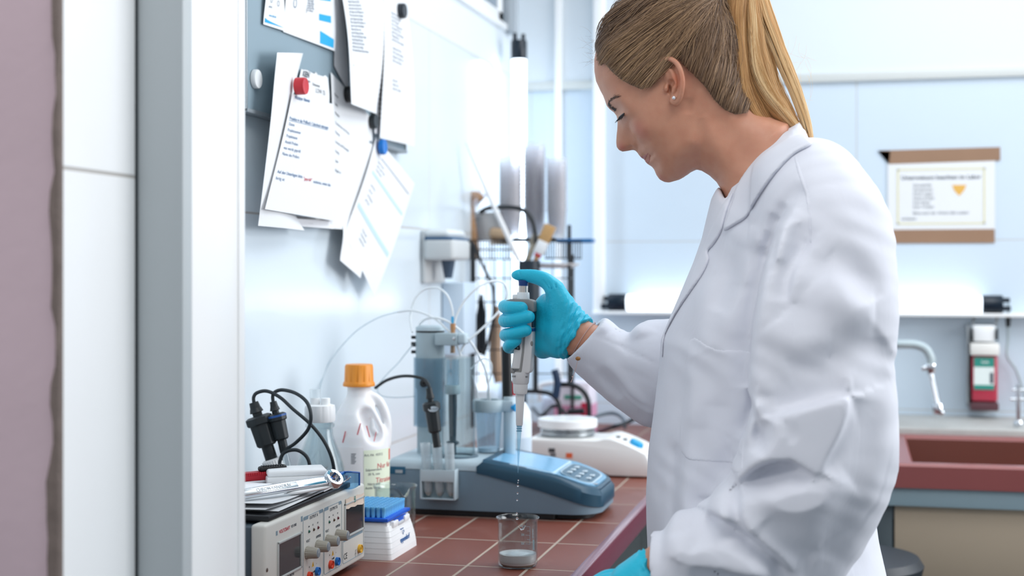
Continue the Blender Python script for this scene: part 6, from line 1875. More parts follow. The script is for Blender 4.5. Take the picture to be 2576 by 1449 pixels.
hoses('hose', [(1055,816,.02),(1072,802,.01),(1100,800,0),(1125,808,0),(1150,825,0),(1180,855,0),(1205,895,.01),(1225,945,.02),(1232,1005,.03),(1236,1040,.03)], .0023, hose)
hoses('hose', [(1185,928,0),(1205,908,.0),(1222,902,.0),(1236,915,.01),(1236,940,.02),(1228,975,.03),(1226,1020,.03)], .0015, hose)
hoses('thin_hose', [(1000,785,.03),(950,800,.05),(900,830,.06),(860,870,.06),(830,910,.03),(812,950,0),(803,985,-.05)], .0012, hose_c)
hoses('thin_hose', [(1038,868,.01),(1020,890,.03),(1000,915,.05),(975,940,.06),(955,965,.07),(950,985,.07),(965,997,.06),(1000,1000,.05),(1045,997,.04)], .0011, hose_c)
hoses('hose', [(1190,945,.02),(1200,985,.03),(1208,1030,.03)], .0016, hose)
# electrode of the titrator
e3, A3, B3, x3_ = electrode('electrode', (1079, 976), (1100, 1125), [(1077,966,.0),(1062,952,.01),(1030,946,.02),(1000,948,.04),(970,958,.06),(944,976,.08)], .0165, 'black electrode with an oval logo standing in the plastic tubes', te=2.70)
lp = WD(1093, 1027, 2.70) + Vector((.003, -.0170, 0))
part(e3, 'logo_plate', MB().cyl((0, 0, 0), (0, 0, .001), .0085, seg=32, mtx=frame_mtx(lp, (1, 0, .1), (.15, -1, .1)) @ Matrix.Diagonal((1.15, .62, 1, 1))), 'chrome', world=True, label='oval silver logo plate')
part(e3, 'logo_lettering', text_mb('METTLER', .0042, frame_mtx(lp + Vector((0.0002, -.0013, 0)), (1, 0, .1), (.15, -1, .1)), .0001), 'ink', world=True)
# rack with three plastic tubes
rz0, rz1 = WD(1085, 1262, 2.69).z, WD(1085, 1186, 2.69).z
xa, xb = WD(1044, 1220, 2.69).x, WD(1126, 1220, 2.66).x; yr = TY0 - .026
rk = thing('tube_rack', 'small grey tube holder hooked onto the front of the titrator', 'tube holder', ((xa + xb) / 2, yr + .01, rz0))
b = MB().span((xa, yr - .002, rz0 + .034), (xb, yr, rz1), .0008)
for x in (xa, xb - .002): b.span((x, yr - .002, rz0), (x + .003, TY0 - .001, rz1), .0006)
b.span((xa, yr - .002, rz0), (xb, TY0 - .001, rz0 + .002), .0005).span((xa, TY0 - .003, rz0), (xb, TY0 - .0006, rz1), .0004)
part(rk, 'holder', b, 'steel_blue_light', world=True)
tubl = []
for k, (xt, lb) in enumerate(((1063, 'frosted plastic tube, left of three in the titrator holder'), (1085, 'frosted plastic tube, middle of three in the titrator holder'), (1107, 'frosted plastic tube holding the titrator electrode tip, right of three'))):
    pz = WD(xt + 2, 1258, 2.680); pt = WD(xt - (7 if k < 2 else 3), 1122, 2.680)
    xk = xa + (xb - xa) * (k + .5) / 3
    pz = Vector((xk + .002, TY0 - .0145, rz0 + .003)); pt = Vector((xk - (.004 if k < 2 else .002), TY0 - .0175, WD(1060, 1122, 2.68).z))
    t = thing('test_tube', lb, 'test tube', pz)
    L = (pt - pz).length; a = (pt - pz).normalized()
    part(t, 'wall', MB().lathe([(0, 0), (.0035, .0015), (.0075, .009), (.0085, .016), (.0098, L), (.0088, L), (.0077, .016), (.0066, .009), (0, .002)], 24, pz, a), 'milky_plastic', world=True)
    part(t, 'residue', MB().lathe([(0, .0022), (.0032, .0028), (.0063, .009), (0, .010)], 18, pz, a), mat('residue_tan', 'A08876', .6) if 'resid' not in M else M['resid'], world=True)

# ------------------------------------------------------------------ hotplate stirrer
HXL, HXR = -.745, -.455
hy0 = WZ(1500, 1200, ZB).y; hy1 = hy0 + .165
hp_ = thing('hotplate', 'white magnetic stirrer hotplate with a round white plate and blue knob', 'hotplate', ((HXL + HXR) / 2, (hy0 + hy1) / 2, ZB))
def hz(x): 
    t_ = (x - HXL) / (HXR - HXL)
    return ZB + (.082 if t_ < .58 else .082 + .006 * min(1, (t_ - .58) / .07) if t_ < .66 else .088 - .040 * ((t_ - .66) / .34) ** 1.3)
pr = [(HXL, ZB + .018), (HXL + .004, ZB + .078)]
for k in range(21): x = HXL + .006 + (HXR - .012 - HXL - .006) * k / 20; pr.append((x, hz(x)))
pr += [(HXR - .004, ZB + .036), (HXR, ZB + .016), (HXR - .006, ZB + .004), (-.55, ZB + .004), (-.60, ZB + .022), (-.63, ZB + .026), (HXL + .02, ZB + .026)]
part(hp_, 'housing', MB().prism(pr, lambda x, z, y: (x, y, z), hy0, hy1, .0045), mat('enamel_offwhite', 'EEEDEA', .35), world=True, label='white housing')
part(hp_, 'underside', MB().span((HXL + .01, hy0 + .006, ZB + .001), (-.56, hy1 - .006, ZB + .03), .002), 'dark_plastic', world=True)
dc = WD(1428, 1078, 3.36)
zd = ZB + .082
part(hp_, 'steel_neck', MB().lathe([(0, zd), (.062, zd), (.064, zd + .003), (.061, zd + .005), (.064, zd + .008), (.064, zd + .012), (.060, zd + .014), (.064, zd + .017), (.064, zd + .021), (0, zd + .021)], 64, (dc.x, dc.y, 0)), 'steel', world=True, label='ringed steel neck')
part(hp_, 'plate', MB().lathe([(0, zd + .021), (.068, zd + .021), (.070, zd + .023), (.070, zd + .039), (.068, zd + .041), (0, zd + .041)], 64, (dc.x, dc.y, 0)), mat('ceramic_white', 'F4F5F5', .25), world=True, label='white ceramic plate')
kx = WX(1598, 1127, -.50)
kx = Vector((-.492, hy0 + .045, hz(-.492)))
kn_ = WY(1598, 1127, hy0 + .05)
part(hp_, 'knob', MB().lathe([(0, 0), (.0150, 0), (.0150, .011), (.012, .014), (0, .014)], 24, (kn_.x, kn_.y, hz(kn_.x) - .003), (.45, 0, .9), fn=lambda r, z, a: r * (1 + .08 * cos(6 * a))), mat('knob_blue_bright', '22A3DC', .35), world=True, label='bright blue knob')
for q in (1555, 1572):
    w_ = WY(q, 1112, hy0 + .06)
    part(hp_, 'switch', MB().box((w_.x, hy0 + .06, hz(w_.x) + .001), (.010, .016, .003), .0008), 'dark_plastic', world=True)
for (x0, x1, y0, y1, c) in ((1380, 1396, 1128, 1138, '4A4A4C'), (1384, 1398, 1140, 1148, '6A6A6C'), (1424, 1440, 1140, 1152, 'E0663A')):
    a_, b_ = WY(x0, y1, hy0), WY(x1, y0, hy0)
    part(hp_, 'sticker', MB().span((a_.x, hy0 - .0006, a_.z), (b_.x, hy0 + .001, b_.z)), mat('sticker_' + str(x0), c, .6), world=True)

# white squeeze bottle with a red cap behind the titrator
sbp = WD(1292, 1130, 3.02); sbp.z = ZB
sb = thing('wash_bottle', 'white squeeze bottle with a red cap behind the pipette', 'bottle', sbp)
part(sb, 'body', MB().lathe([(0, .0008), (.034, .0008), (.0385, .005), (.0385, .150), (.036, .172), (.026, .190), (.014, .198), (.012, .212), (0, .212)], 40), mat('squeeze_white', 'E6EEF6', .45), label='milky white body')
part(sb, 'label', wrap(atan2(-sbp.y, -sbp.x) + .1, atan2(-sbp.y, -sbp.x) + 1.3, .03, .12, .0390), mat('label_paleblue', 'CFE0EE', .7))
part(sb, 'cap', MB().lathe([(0, .208), (.0145, .208), (.0150, .210), (.0140, .233), (.011, .236), (0, .236)], 28), mat('cap_red', 'D4222C', .4), label='red cap')
# ------------------------------------------------------------------ notice board on the left wall
XB = -1.010
bY0, bY1 = WX(617, 262, XB).y, WX(1020, 398, XB).y
bz0 = 1.640
bd = thing('notice_board', 'grey steel magnetic board on the left wall covered with papers', 'notice board', (XW + .005, (bY0 + bY1) / 2, bz0))
part(bd, 'steel_sheet', MB().span((XW + .001, bY0 + .002, bz0 + .002), (XB, bY1 - .002, 2.295), .001), mat('board_grey', '8FA3AE', .38, metal=.15), world=True, label='blue-grey steel sheet')
b = MB().span((XW + .001, bY0, bz0), (XB + .003, bY0 + .0035, 2.3), .0008).span((XW + .001, bY1 - .0035, bz0), (XB + .003, bY1, 2.3), .0008).span((XW + .001, bY0, 2.2965), (XB + .003, bY1, 2.3), .0008)
part(bd, 'frame', b, 'steel', world=True, label='thin bright metal edge')
part(bd, 'lower_rail', MB().span((XW + .001, bY0, bz0 - .002), (XB + .005, bY1, bz0 + .005), .001), mat('rail_grey', '8A9298', .4, metal=.4), world=True, label='darker lower rail')

def wpaper(label, quad, off, bulge=0.0, n=18, m=12, name='paper_sheet', matn='paper', curl=None, wob=.0015, jag=None, seed=0):
    """sheet hanging at the board: quad = TL,TR,BR,BL in px, off = distance from board at these corners"""
    C = [WX(q[0], q[1], XB + o) for q, o in zip(quad, off)]
    g = []
    for i in range(n):
        u = i / (n - 1); row = []
        for j in range(m):
            v = j / (m - 1)
            p = C[0].lerp(C[1], v).lerp(C[3].lerp(C[2], v), u)
            x = bulge * sin(pi * u) * (.5 + .5 * v) + wob * sin(5 * u + 3 * v + seed) + (curl(u, v) if curl else 0)
            p = p + Vector((abs(x) if False else x, 0, 0))
            if jag and i == 0: p += Vector((0, 0, -jag * abs(sin(j * 2.3 + seed))))
            row.append(p)
        g.append(row)
    o = solo(name, MB().sheet(g, .0003), matn, label, 'paper', angle=80)
    return o, g
def on_sheet(g, u, v):
    n, m = len(g) - 1, len(g[0]) - 1
    i, j = min(int(u * n), n - 1), min(int(v * m), m - 1); a, b2 = u * n - i, v * m - j
    p = g[i][j].lerp(g[i][j + 1], b2).lerp(g[i + 1][j].lerp(g[i + 1][j + 1], b2), a)
    tu = (g[i + 1][j] - g[i][j]).normalized(); tv = (g[i][j + 1] - g[i][j]).normalized()
    nr = tu.cross(tv).normalized()
    if nr.x < 0: nr = -nr
    return p, tu, tv, nr
def sheet_text(o, g, s, u, v, size, m='ink_blue', bold=0.0, align='LEFT'):
    """lettering that follows the sheet"""
    p, tu, tv, nr = on_sheet(g, u, v)
    t = text_mb(s, size, Matrix.Identity(4), .00005, bold, align)
    H_ = (g[-1][0] - g[0][0]).length; W_ = (g[0][-1] - g[0][0]).length
    out = []
    for q in t.v:
        uu, vv = min(.999, max(0, u - q.y / H_)), min(.999, max(0, v + q.x / W_))
        a, b2, c, n_ = on_sheet(g, uu, vv); out.append(a + n_ * (.0006 + q.z) - o.location)
    t.v = out
    return part(o, 'lettering', t, m)
def sheet_patch(o, g, u0, u1, v0, v1, m, name='print', shape=None):
    K = 8; gg = []
    for i in range(K + 1):
        row = []
        for j in range(K + 1):
            v = v0 + (v1 - v0) * j / K
            ua = u0 if not shape else u0 + (u1 - u0) * shape(j / K)
            u = ua + (u1 - ua) * i / K
            p, a, b2, n_ = on_sheet(g, min(.999, u), min(.999, v)); row.append(p + n_ * .0006 - o.location)
        gg.append(row)
    return part(o, name, MB().sheet(gg, .0001), m)
def lines(o, g, u0, v0, n, du, w, size, m='ink_pale', seed=1):
    r = random.Random(seed)
    words = ['Probe', 'und', 'der', 'Messung', 'Datum', 'Labor', 'nach', 'bei', 'Wert', 'mit', 'pH', 'Nummer', 'vor', 'Gebrauch', 'die', 'Analyse', 'wird']
    for i in range(n):
        s = ''
        while len(s) < w * r.uniform(.7, 1): s += r.choice(words) + ' '
        sheet_text(o, g, s.strip(), u0 + du * i, v0, size, m)

# top-left flyers
o, g = wpaper('narrow flyer with a blue wave at its foot, top left of the board', [(668,-70),(717,-70),(712,78),(664,61)], (.004,.004,.004,.006), .002)
sheet_patch(o, g, .86, .95, .06, .96, 'cyan_print', 'blue_wave', lambda t: .1 + .9 * t ** .6)
for k, (v, u) in enumerate(((.25, .52), (.62, .56))): sheet_text(o, g, 'O', u, v, .014, 'ink_pale')
sheet_text(o, g, 'schritt', .64, .2, .006, 'ink_pale'); sheet_text(o, g, 'www.info.de', .80, .25, .006, 'cyan_print')
o, g = wpaper('flyer with bright blue blocks and a round logo, beside the narrow flyer', [(716,-70),(842,-70),(841,129),(714,80)], (.005,.004,.006,.005), .003)
sheet_patch(o, g, .57, .66, .66, .90, 'cyan_print', 'blue_block'); sheet_patch(o, g, .80, .97, .68, .96, 'cyan_print', 'blue_corner', lambda t: .0 + .35 * t)
sheet_patch(o, g, .28, .38, .66, .90, 'cyan_print', 'blue_block')
sheet_text(o, g, 'O', .82, .78, .017, 'frame_white', .0004, 'CENTER'); sheet_text(o, g, 'Info', .90, .78, .007, 'frame_white', .0001, 'CENTER')
sheet_text(o, g, 'O', .50, .14, .024, 'ink_pale'); sheet_text(o, g, 'i', .55, .40, .018, 'ink')
lines(o, g, .38, .42, 6, .035, 12, .0055, 'ink_pale', 3); lines(o, g, .20, .40, 3, .035, 12, .0055, 'ink', 4)
# long printed sheets
o, g = wpaper('shadowed sheet peeping out behind the long printed page', [(842,-70),(865,-70),(875,235),(842,165)], (.003,.003,.004,.004), .001, matn='paper_grey')
o, g = wpaper('dense printed page behind the rightmost hanging page', [(948,-60),(1010,-60),(985,345),(944,335)], (.008,.006,.008,.012), .004, matn='paper_grey')
lines(o, g, .15, .15, 26, .030, 20, .0075, 'ink', 6)
o, g = wpaper('long white printed page curling forward at the top middle of the board', [(848,-70),(962,-70),(943,286),(871,262)], (.012,.010,.022,.030), .012, curl=lambda u, v: .012 * (1 - v) * u)
lines(o, g, .17, .10, 17, .026, 30, .0078, 'ink_pale', 7); lines(o, g, .70, .1, 1, .03, 4, .007, 'ink_pale', 8)
o, g = wpaper('rightmost long page hanging from a black magnet', [(962,-60),(1020,-20),(1040,368),(957,347)], (.016,.010,.014,.020), .010)
lines(o, g, .20, .25, 8, .024, 18, .0085, 'ink_pale', 9); lines(o, g, .42, .28, 4, .026, 16, .0085, 'ink_pale', 10); lines(o, g, .62, .3, 3, .026, 10, .0085, 'ink_pale', 11)
# torn label and small papers
o, g = wpaper('torn parcel label with stamped text above the large notice', [(757,168),(826,190),(825,292),(742,262)], (.005,.005,.005,.005), .001, jag=.008, seed=2)
sheet_text(o, g, 'KEEN', .16, .08, .014, 'ink', .0005); sheet_text(o, g, 'LOW 35', .48, .55, .012, 'ink'); lines(o, g, .30, .10, 3, .08, 8, .008, 'ink', 12); sheet_text(o, g, 'Dokument', .34, .45, .008, 'ink')
sheet_text(o, g, 'C', .80, .42, .014, 'ink', .0002); sheet_text(o, g, 'x  Y  a', .88, .70, .008, 'ink')
o, g = wpaper('page with short printed lines on the right of the large notice', [(832,182),(936,300),(938,582),(836,575)], (.004,.004,.006,.006), .002)
for k, s in enumerate(('Kurze', 'Liste', 'Proben', 'Termine fuer die Woche', 'Montag', 'Geraete und Messungen', 'Freitag', 'Labor', 'Abgabe an')):
    sheet_text(o, g, s, .12 + .062 * k, .06, .0085, 'ink_pale' if k > 2 else 'ink')
o, g = wpaper('paper strip between the notice and the page, at the bottom', [(700,548),(838,555),(838,576),(765,570)], (.006,.005,.006,.006), .0, matn='paper_grey')
sheet_text(o, g, 'Seite 2 von 2', .5, .4, .006, 'ink')
# lower right, tilted pages
o, g = wpaper('lowest tilted page peeping out at the left', [(862,560),(960,420),(905,700),(857,655)], (.004,.004,.012,.012), .002)
o, g = wpaper('tilted page hanging by one corner from the blue magnet', [(945,345),(1042,462),(940,746),(868,588)], (.006,.004,.012,.010), .006)
sheet_patch(o, g, .30, .33, .10, .95, mat('pale_teal', 'BFD9DF', .8), 'teal_line'); sheet_patch(o, g, .66, .70, .05, .95, M.setdefault('pale_teal', mat('pale_teal_band', 'BFD9DF', .8)), 'teal_band'); sheet_patch(o, g, .12, .13, .2, .95, 'ink_pale', 'rule')
lines(o, g, .18, .15, 3, .04, 12, .008, 'ink_pale', 13); lines(o, g, .42, .15, 4, .05, 9, .008, 'ink_pale', 14); lines(o, g, .78, .3, 3, .04, 9, .008, 'ink_pale', 15)
# big curled page and the notice lying on it
def rpaper(label, rows, n=30, m=18, th=.0003):
    """sheet from traced edges: rows of (left px, right px, left offset, right offset)"""
    L = spline([WX(*r_[0], XB + r_[2]) for r_ in rows], 6); R = spline([WX(*r_[1], XB + r_[3]) for r_ in rows], 6)
    g = []
    for a_, c_ in zip(L, R): g.append([a_.lerp(c_, j / (m - 1)) + Vector((.006 * sin(pi * j / (m - 1)), 0, 0)) for j in range(m)])
    return solo('paper_sheet', MB().sheet(g, th), 'paper', label, 'paper', angle=80), g
rpaper('large page curling outwards on the left under the printed notice', [((697,132),(762,134),.030,.012), ((690,200),(744,205),.034,.012), ((682,290),(730,290),.034,.012), ((672,380),(715,400),.032,.012), ((660,480),(735,520),.030,.010), ((649,568),(766,580),.026,.008)])
o, g = wpaper('notice in German with an underlined heading below the red magnet', [(735,236),(838,262),(840,556),(667,526)], (.030,.016,.014,.036), .002, n=22, m=16, wob=.0005)
sheet_text(o, g, 'Projekte in das Prüfbuch / Laborbuch eintragen', .215, .04, .0105, 'ink_blue', .00012)
sheet_patch(o, g, .233, .2365, .04, .86, 'ink_blue', 'underline')
for k, s in enumerate(('Datum', 'Projektnummer', 'Projektname', 'Anzahl Proben', 'was wurde geprüft', 'Name des Prüfers')):
    sheet_text(o, g, s, .265 + .052 * k, .05, .0095, 'ink_blue')
sheet_text(o, g, 'Auf den Unterlagen bitte', .68, .04, .0095, 'ink_blue', .0001); sheet_text(o, g, '"geprüft"', .692, .455, .0095, 'ink_red', .0001); sheet_text(o, g, 'notieren, wenn das', .70, .62, .0095, 'ink_blue', .0001); sheet_text(o, g, 'fertig ist', .735, .04, .0095, 'ink_blue')
sheet_text(o, g, 'Wichtiger Hinweis', .025, .06, .011, 'ink_blue', .0002)
# magnets
def magnet(px, py, off, r, h, m, label, dark=False):
    p = WX(px, py, XB + off)
    return solo('magnet', MB().lathe([(0, 0), (r, 0), (r, h * .8), (r * .94, h), (r * .5, h * .93), (0, h * .9)], 32, p, (1, 0, 0)), m, label, 'magnet')
magnet(640, 199, .001, .0165, .008, 'white_plastic', 'round white magnet alone on the bare grey board')
magnet(746, 217, .031, .0155, .018, mat('magnet_red', 'C72C36', .4), 'round red magnet holding the large notice')
magnet(1000, 28, .014, .017, .018, mat('magnet_black', '2A2F36', .4), 'black magnet at the upper right corner of the board')
magnet(958, 370, .014, .0165, .010, mat('magnet_blue', '1273C8', .4), 'blue magnet holding the tilted page')
magnet(869, 238, .004, .016, .012, 'black_plastic', 'black magnet half hidden behind the long printed page')
magnet(936, 305, .008, .016, .010, 'dark_plastic', 'dark magnet between the long page and the tilted page')

# ------------------------------------------------------------------ dispenser on the left wall
dw = WX(1118, 640, XW)
dsp = thing('wall_dispenser', 'grey wall dispenser beside the wire rack', 'dispenser', (XW + .05, dw.y, dw.z - .08))
y0_, y1_ = WX(1095, 640, XW + .04).y, WX(1140, 640, XW + .04).y
zz_ = lambda py: WX(1118, py, XW + .04).z
part(dsp, 'back_plate', MB().span((XW + .001, y0_ + .01, zz_(712)), (XW + .012, y1_ + .03, zz_(582)), .003), 'grey_plastic', world=True)
part(dsp, 'body', MB().span((XW + .010, y0_, zz_(655)), (XW + .085, y1_, zz_(602)), .010, seg=3), 'grey_plastic', world=True)
part(dsp, 'lid', MB().span((XW + .010, y0_ + .004, zz_(601)), (XW + .075, y1_ - .002, zz_(578)), .012, seg=3), mat('lid_grey', 'DADFE0', .4), world=True)
part(dsp, 'seam', MB().span((XW + .012, y0_ + .002, zz_(604)), (XW + .082, y1_ - .001, zz_(599)), .001), mat('seam_blue', '2E5E86', .4), world=True)
part(dsp, 'spout', MB().cyl((XW + .05, (y0_ + y1_) / 2, zz_(700)), (XW + .05, (y0_ + y1_) / 2, zz_(652)), .010, .018, 20), mat('spout_blue', '45566A', .4), world=True)
part(dsp, 'paper_box', MB().span((XW + .002, y1_ + .03, zz_(900)), (XW + .06, y1_ + .15, zz_(712)), .003), mat('pale_box', 'CBDCEB', .5), world=True)

# ------------------------------------------------------------------ sign on the back wall
YSg = YB - .002
c = [WY(2233, 405, YSg), WY(2503, 400, YSg), WY(2503, 577, YSg), WY(2233, 577, YSg)]
sgn = thing('sign', 'white notice framed in yellow on the back wall, fixed with brown tape', 'sign', ((c[0].x + c[2].x) / 2, YSg - .001, c[2].z))
part(sgn, 'sheet', MB().span((c[0].x, YSg - .0010, c[2].z), (c[2].x, YSg - .0004, c[0].z)), 'paper', world=True)
W_ = c[2].x - c[0].x; H_ = c[0].z - c[2].z
yl = mat('frame_yellow', 'E3DDB0', .7)
b = MB()
for (a0, a1, b0, b1) in ((.09, .91, .12, .14), (.09, .91, .90, .92), (.09, .105, .12, .92), (.895, .91, .12, .92)):
    b.span((c[0].x + W_ * a0, YSg - .0013, c[0].z - H_ * b1), (c[0].x + W_ * a1, YSg - .0010, c[0].z - H_ * b0))
part(sgn, 'yellow_border', b, yl, world=True)
def sign_text(s, a, bb, size, m='ink', align='CENTER', bold=0.0):
    part(sgn, 'lettering', text_mb(s, size, frame_mtx((c[0].x + W_ * a, YSg - .0013, c[0].z - H_ * bb), (1, 0, 0), (0, -1, 0)), .0001, bold, align), m, world=True)
sign_text('Unterweisung beachten im Labor', .5, .25, .0165, 'ink', bold=.0003)
for k, s in enumerate(('Schutzbrille', 'Handschuhe', 'Kittel tragen', 'Haare binden', 'Kein Essen', 'Kein Trinken')): sign_text(s, .24, .36 + .062 * k, .0110, 'ink', 'LEFT')
sign_text('Bitte nach der Arbeit alles sauber', .5, .76, .0115, 'ink'); sign_text('verlassen', .2, .84, .0115, 'ink')
px_ = c[0].x + W_ * .67; pz_ = c[0].z - H_ * .42
part(sgn, 'symbol', MB().prism([(px_ - .020, pz_ + .012), (px_ + .020, pz_ + .012), (px_ + .014, pz_ - .004), (px_, pz_ - .020), (px_ - .014, pz_ - .004)], lambda a, cc2, h: (a, YSg - .0012 - h, cc2), 0, .0003), mat('symbol_orange', 'E3B25A', .7), world=True)
tp = mat('packing_tape', '9A7A62', .4, vary=.12, vscale=8)
def tape(px, lab):
    P = [WY(x, y, YSg) for x, y in px]
    return MB().prism([(p.x, p.z) for p in P], lambda a, cc2, h: (a, YSg - .0011 - h, cc2), 0, .0004)
part(sgn, 'tape', tape([(2208,379),(2516,370),(2516,404),(2236,413)], ''), tp, world=True, label='brown tape along the top')
part(sgn, 'tape', tape([(2230,578),(2502,576),(2502,611),(2230,612)], ''), tp, world=True, label='brown tape along the bottom')
part(sgn, 'tape_fold', tape([(2208,379),(2240,381),(2236,413)], ''), mat('packing_tape_fold', '7E624D', .4), world=True)
sgn.children[-1].data.transform(Matrix.Translation((0, -.0006, 0)))

# ------------------------------------------------------------------ soap dispenser
Ys = YB - .05
d0, d1 = WY(2440, 900, Ys), WY(2508, 900, Ys)
zq = lambda py: WY(2474, py, Ys).z
sd_ = thing('soap_dispenser', 'wall soap dispenser with a bottle of red soap under the white ledge', 'soap dispenser', ((d0.x + d1.x) / 2, Ys, zq(1030)))
part(sd_, 'back_plate', MB().span((d0.x - .008, YB - .006, zq(1028)), (d1.x - .004, YB - .001, zq(815)), .002), mat('bracket_grey', 'B4BEC6', .35, metal=.5), world=True)
part(sd_, 'side_plate', MB().span((d0.x - .010, YB - .085, zq(1015)), (d0.x - .007, YB - .002, zq(820)), .0008), 'steel', world=True)
for x in (d0.x + .006, d1.x - .006): part(sd_, 'arm', MB().tube([(x + .01, YB - .02, zq(790)), (x, YB - .07, zq(822)), (x - .002, YB - .075, zq(850))], .0035, 8), 'steel', world=True)
for x in (d0.x + .001, d1.x - .004): part(sd_, 'side_grip', MB().span((x, YB - .085, zq(855)), (x + .004, YB - .06, zq(825)), .001), 'black_plastic', world=True)
part(sd_, 'pump_cover', MB().span((d0.x + .007, YB - .080, zq(858)), (d1.x - .008, YB - .012, zq(818)), .004), 'white_plastic', world=True)
part(sd_, 'collar', MB().span((d0.x - .002, YB - .095, zq(892)), (d1.x + .003, YB - .010, zq(862)), .004), 'warm_white_plastic', world=True, label='cream collar')
part(sd_, 'bottle', MB().span((d0.x + .002, YB - .085, zq(1008)), (d1.x - .001, YB - .010, zq(893)), .006, seg=3), mat('soap_red', 'B5354A', .15, spec=.6), world=True, label='bottle of red soap')
part(sd_, 'drip_tray', MB().span((d0.x - .002, YB - .09, zq(1030)), (d1.x + .002, YB - .008, zq(1010)), .004), mat('tray_brown', '5A3A40', .3), world=True)
yb2 = YB - .0862
part(sd_, 'label', MB().span((d0.x + .008, yb2, zq(978)), (d1.x - .010, yb2 + .001, zq(897))), mat('label_mint', 'E3ECE9', .6), world=True)
for a, bb in ((897, 921), (966, 978)): part(sd_, 'label_band', MB().span((d0.x + .008, yb2 - .0006, zq(bb)), (d1.x - .010, yb2, zq(a))), M.setdefault('lgreen', mat('label_green', '2E8C7E', .6)), world=True)
part(sd_, 'lettering', text_mb('Seife', .011, frame_mtx((d0.x + .038, yb2 - .001, zq(909)), (1, 0, 0), (0, -1, 0)), .0002), 'frame_white', world=True)
part(sd_, 'barcode', MB().span((d1.x - .022, yb2 - .0006, zq(962)), (d1.x - .013, yb2, zq(935))), 'ink', world=True)

# ------------------------------------------------------------------ sink unit at the back wall
ZS = .935
SX0, SX1 = WZ(2200, 1170, ZS).x, 1.6
SYf = WZ(2400, 1170, ZS).y
SYb = WZ(2400, 1094, ZS).y
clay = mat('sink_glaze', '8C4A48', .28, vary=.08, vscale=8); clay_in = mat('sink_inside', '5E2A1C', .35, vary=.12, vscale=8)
snk = thing('sink', 'long red-brown ceramic sink under the horizontal tube lamp', 'sink', ((SX0 + SX1) / 2, (SYf + SYb) / 2, ZS - .2))
ix0, ix1, iyf, iyb, dz = SX0 + .085, SX1 - .08, SYf + .035, SYb - .030, .16
def hollow_box(x0, x1, yf, yb_, jx0, jx1, jyf, jyb, z1, zb, bev=.0):
    m_ = MB()
    o4 = [(x0, yf), (x1, yf), (x1, yb_), (x0, yb_)]; i4 = [(jx0, jyf), (jx1, jyf), (jx1, jyb), (jx0, jyb)]; s4 = [(jx0 + .03, jyf + .03), (jx1 - .03, jyf + .03), (jx1 - .03, jyb - .03), (jx0 + .03, jyb - .03)]
    vs = [(x, y, zb) for x, y in o4] + [(x, y, z1 - .006) for x, y in o4] + [(x + (.006 if x == x0 else -.006), y + (.006 if y == yf else -.006), z1) for x, y in o4] + [(x, y, z1) for x, y in i4] + [(x, y, z1 - .008) for x, y in i4] + [(x, y, zb + .012) for x, y in s4]
    fs = []
    for L in range(5):
        for i in range(4): fs.append((L * 4 + i, L * 4 + (i + 1) % 4, L * 4 + 4 + (i + 1) % 4, L * 4 + 4 + i))
    fs.append((20, 21, 22, 23)); fs.append((3, 2, 1, 0))
    m_.add(vs, fs, 0)
    m_.m = [0] * 16 + [1] * 4 + [1] + [0]
    return m_
hb = hollow_box(SX0, SX1, SYf, SYb, ix0, ix1, iyf, iyb, ZS, ZS - .055)
# deep basin
vb = MB()
i4 = [(ix0, iyf), (ix1, iyf), (ix1, iyb), (ix0, iyb)]
m_ = MB()
vs, fs = [], []
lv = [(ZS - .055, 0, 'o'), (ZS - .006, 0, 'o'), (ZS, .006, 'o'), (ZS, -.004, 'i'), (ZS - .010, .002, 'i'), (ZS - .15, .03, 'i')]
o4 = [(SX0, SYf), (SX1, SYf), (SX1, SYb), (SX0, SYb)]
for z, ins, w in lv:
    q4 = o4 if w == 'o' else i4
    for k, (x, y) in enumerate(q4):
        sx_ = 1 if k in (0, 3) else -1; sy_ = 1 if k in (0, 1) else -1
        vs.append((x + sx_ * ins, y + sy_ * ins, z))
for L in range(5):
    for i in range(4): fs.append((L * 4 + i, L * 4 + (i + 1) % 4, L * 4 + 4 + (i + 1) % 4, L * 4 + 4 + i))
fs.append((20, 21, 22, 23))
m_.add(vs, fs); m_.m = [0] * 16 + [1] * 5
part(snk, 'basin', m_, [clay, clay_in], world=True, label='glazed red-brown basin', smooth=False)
# stone ledge behind the sink
wz = .950
b = MB().span((SX0 - .55, SYb + .001, ZS - .03), (3.1, YB - .001, wz), .004)
ledge = solo('splash_ledge', b, mat('stone_ledge', 'B7B6B2', .5, vary=.15, vscale=30), 'pale grey stone ledge running behind the red-brown sink', 'ledge')
un = thing('sink_cabinet', 'sink base with grey metal rail and beige panel below the red-brown sink', 'cabinet', (SX0 + .8, SYf + .2, 0))
part(un, 'rail', MB().span((SX0 - .003, SYf + .012, ZS - .098), (SX1, SYf + .05, ZS - .0565), .002), mat('rail_bluegrey', '98ADB5', .4), world=True, label='blue-grey metal rail')
part(un, 'panel', MB().span((SX0 + .045, SYf + .03, .66), (SX1, SYf + .045, ZS - .099), .001), mat('panel_beige', 'B9A791', .7, vary=.1, vscale=3), world=True, label='beige panel')
part(un, 'carcass', MB().span((SX0 + .02, SYf + .20, .05), (SX1, YB - .01, ZS - .16), .001), mat('carcass_dark', '33383A', .7), world=True)
part(un, 'leg', MB().span((SX0 + .006, SYf + .03, .0), (SX0 + .04, SYf + .07, ZS - .098), .001), mat('leg_slate', '4C565B', .5), world=True)
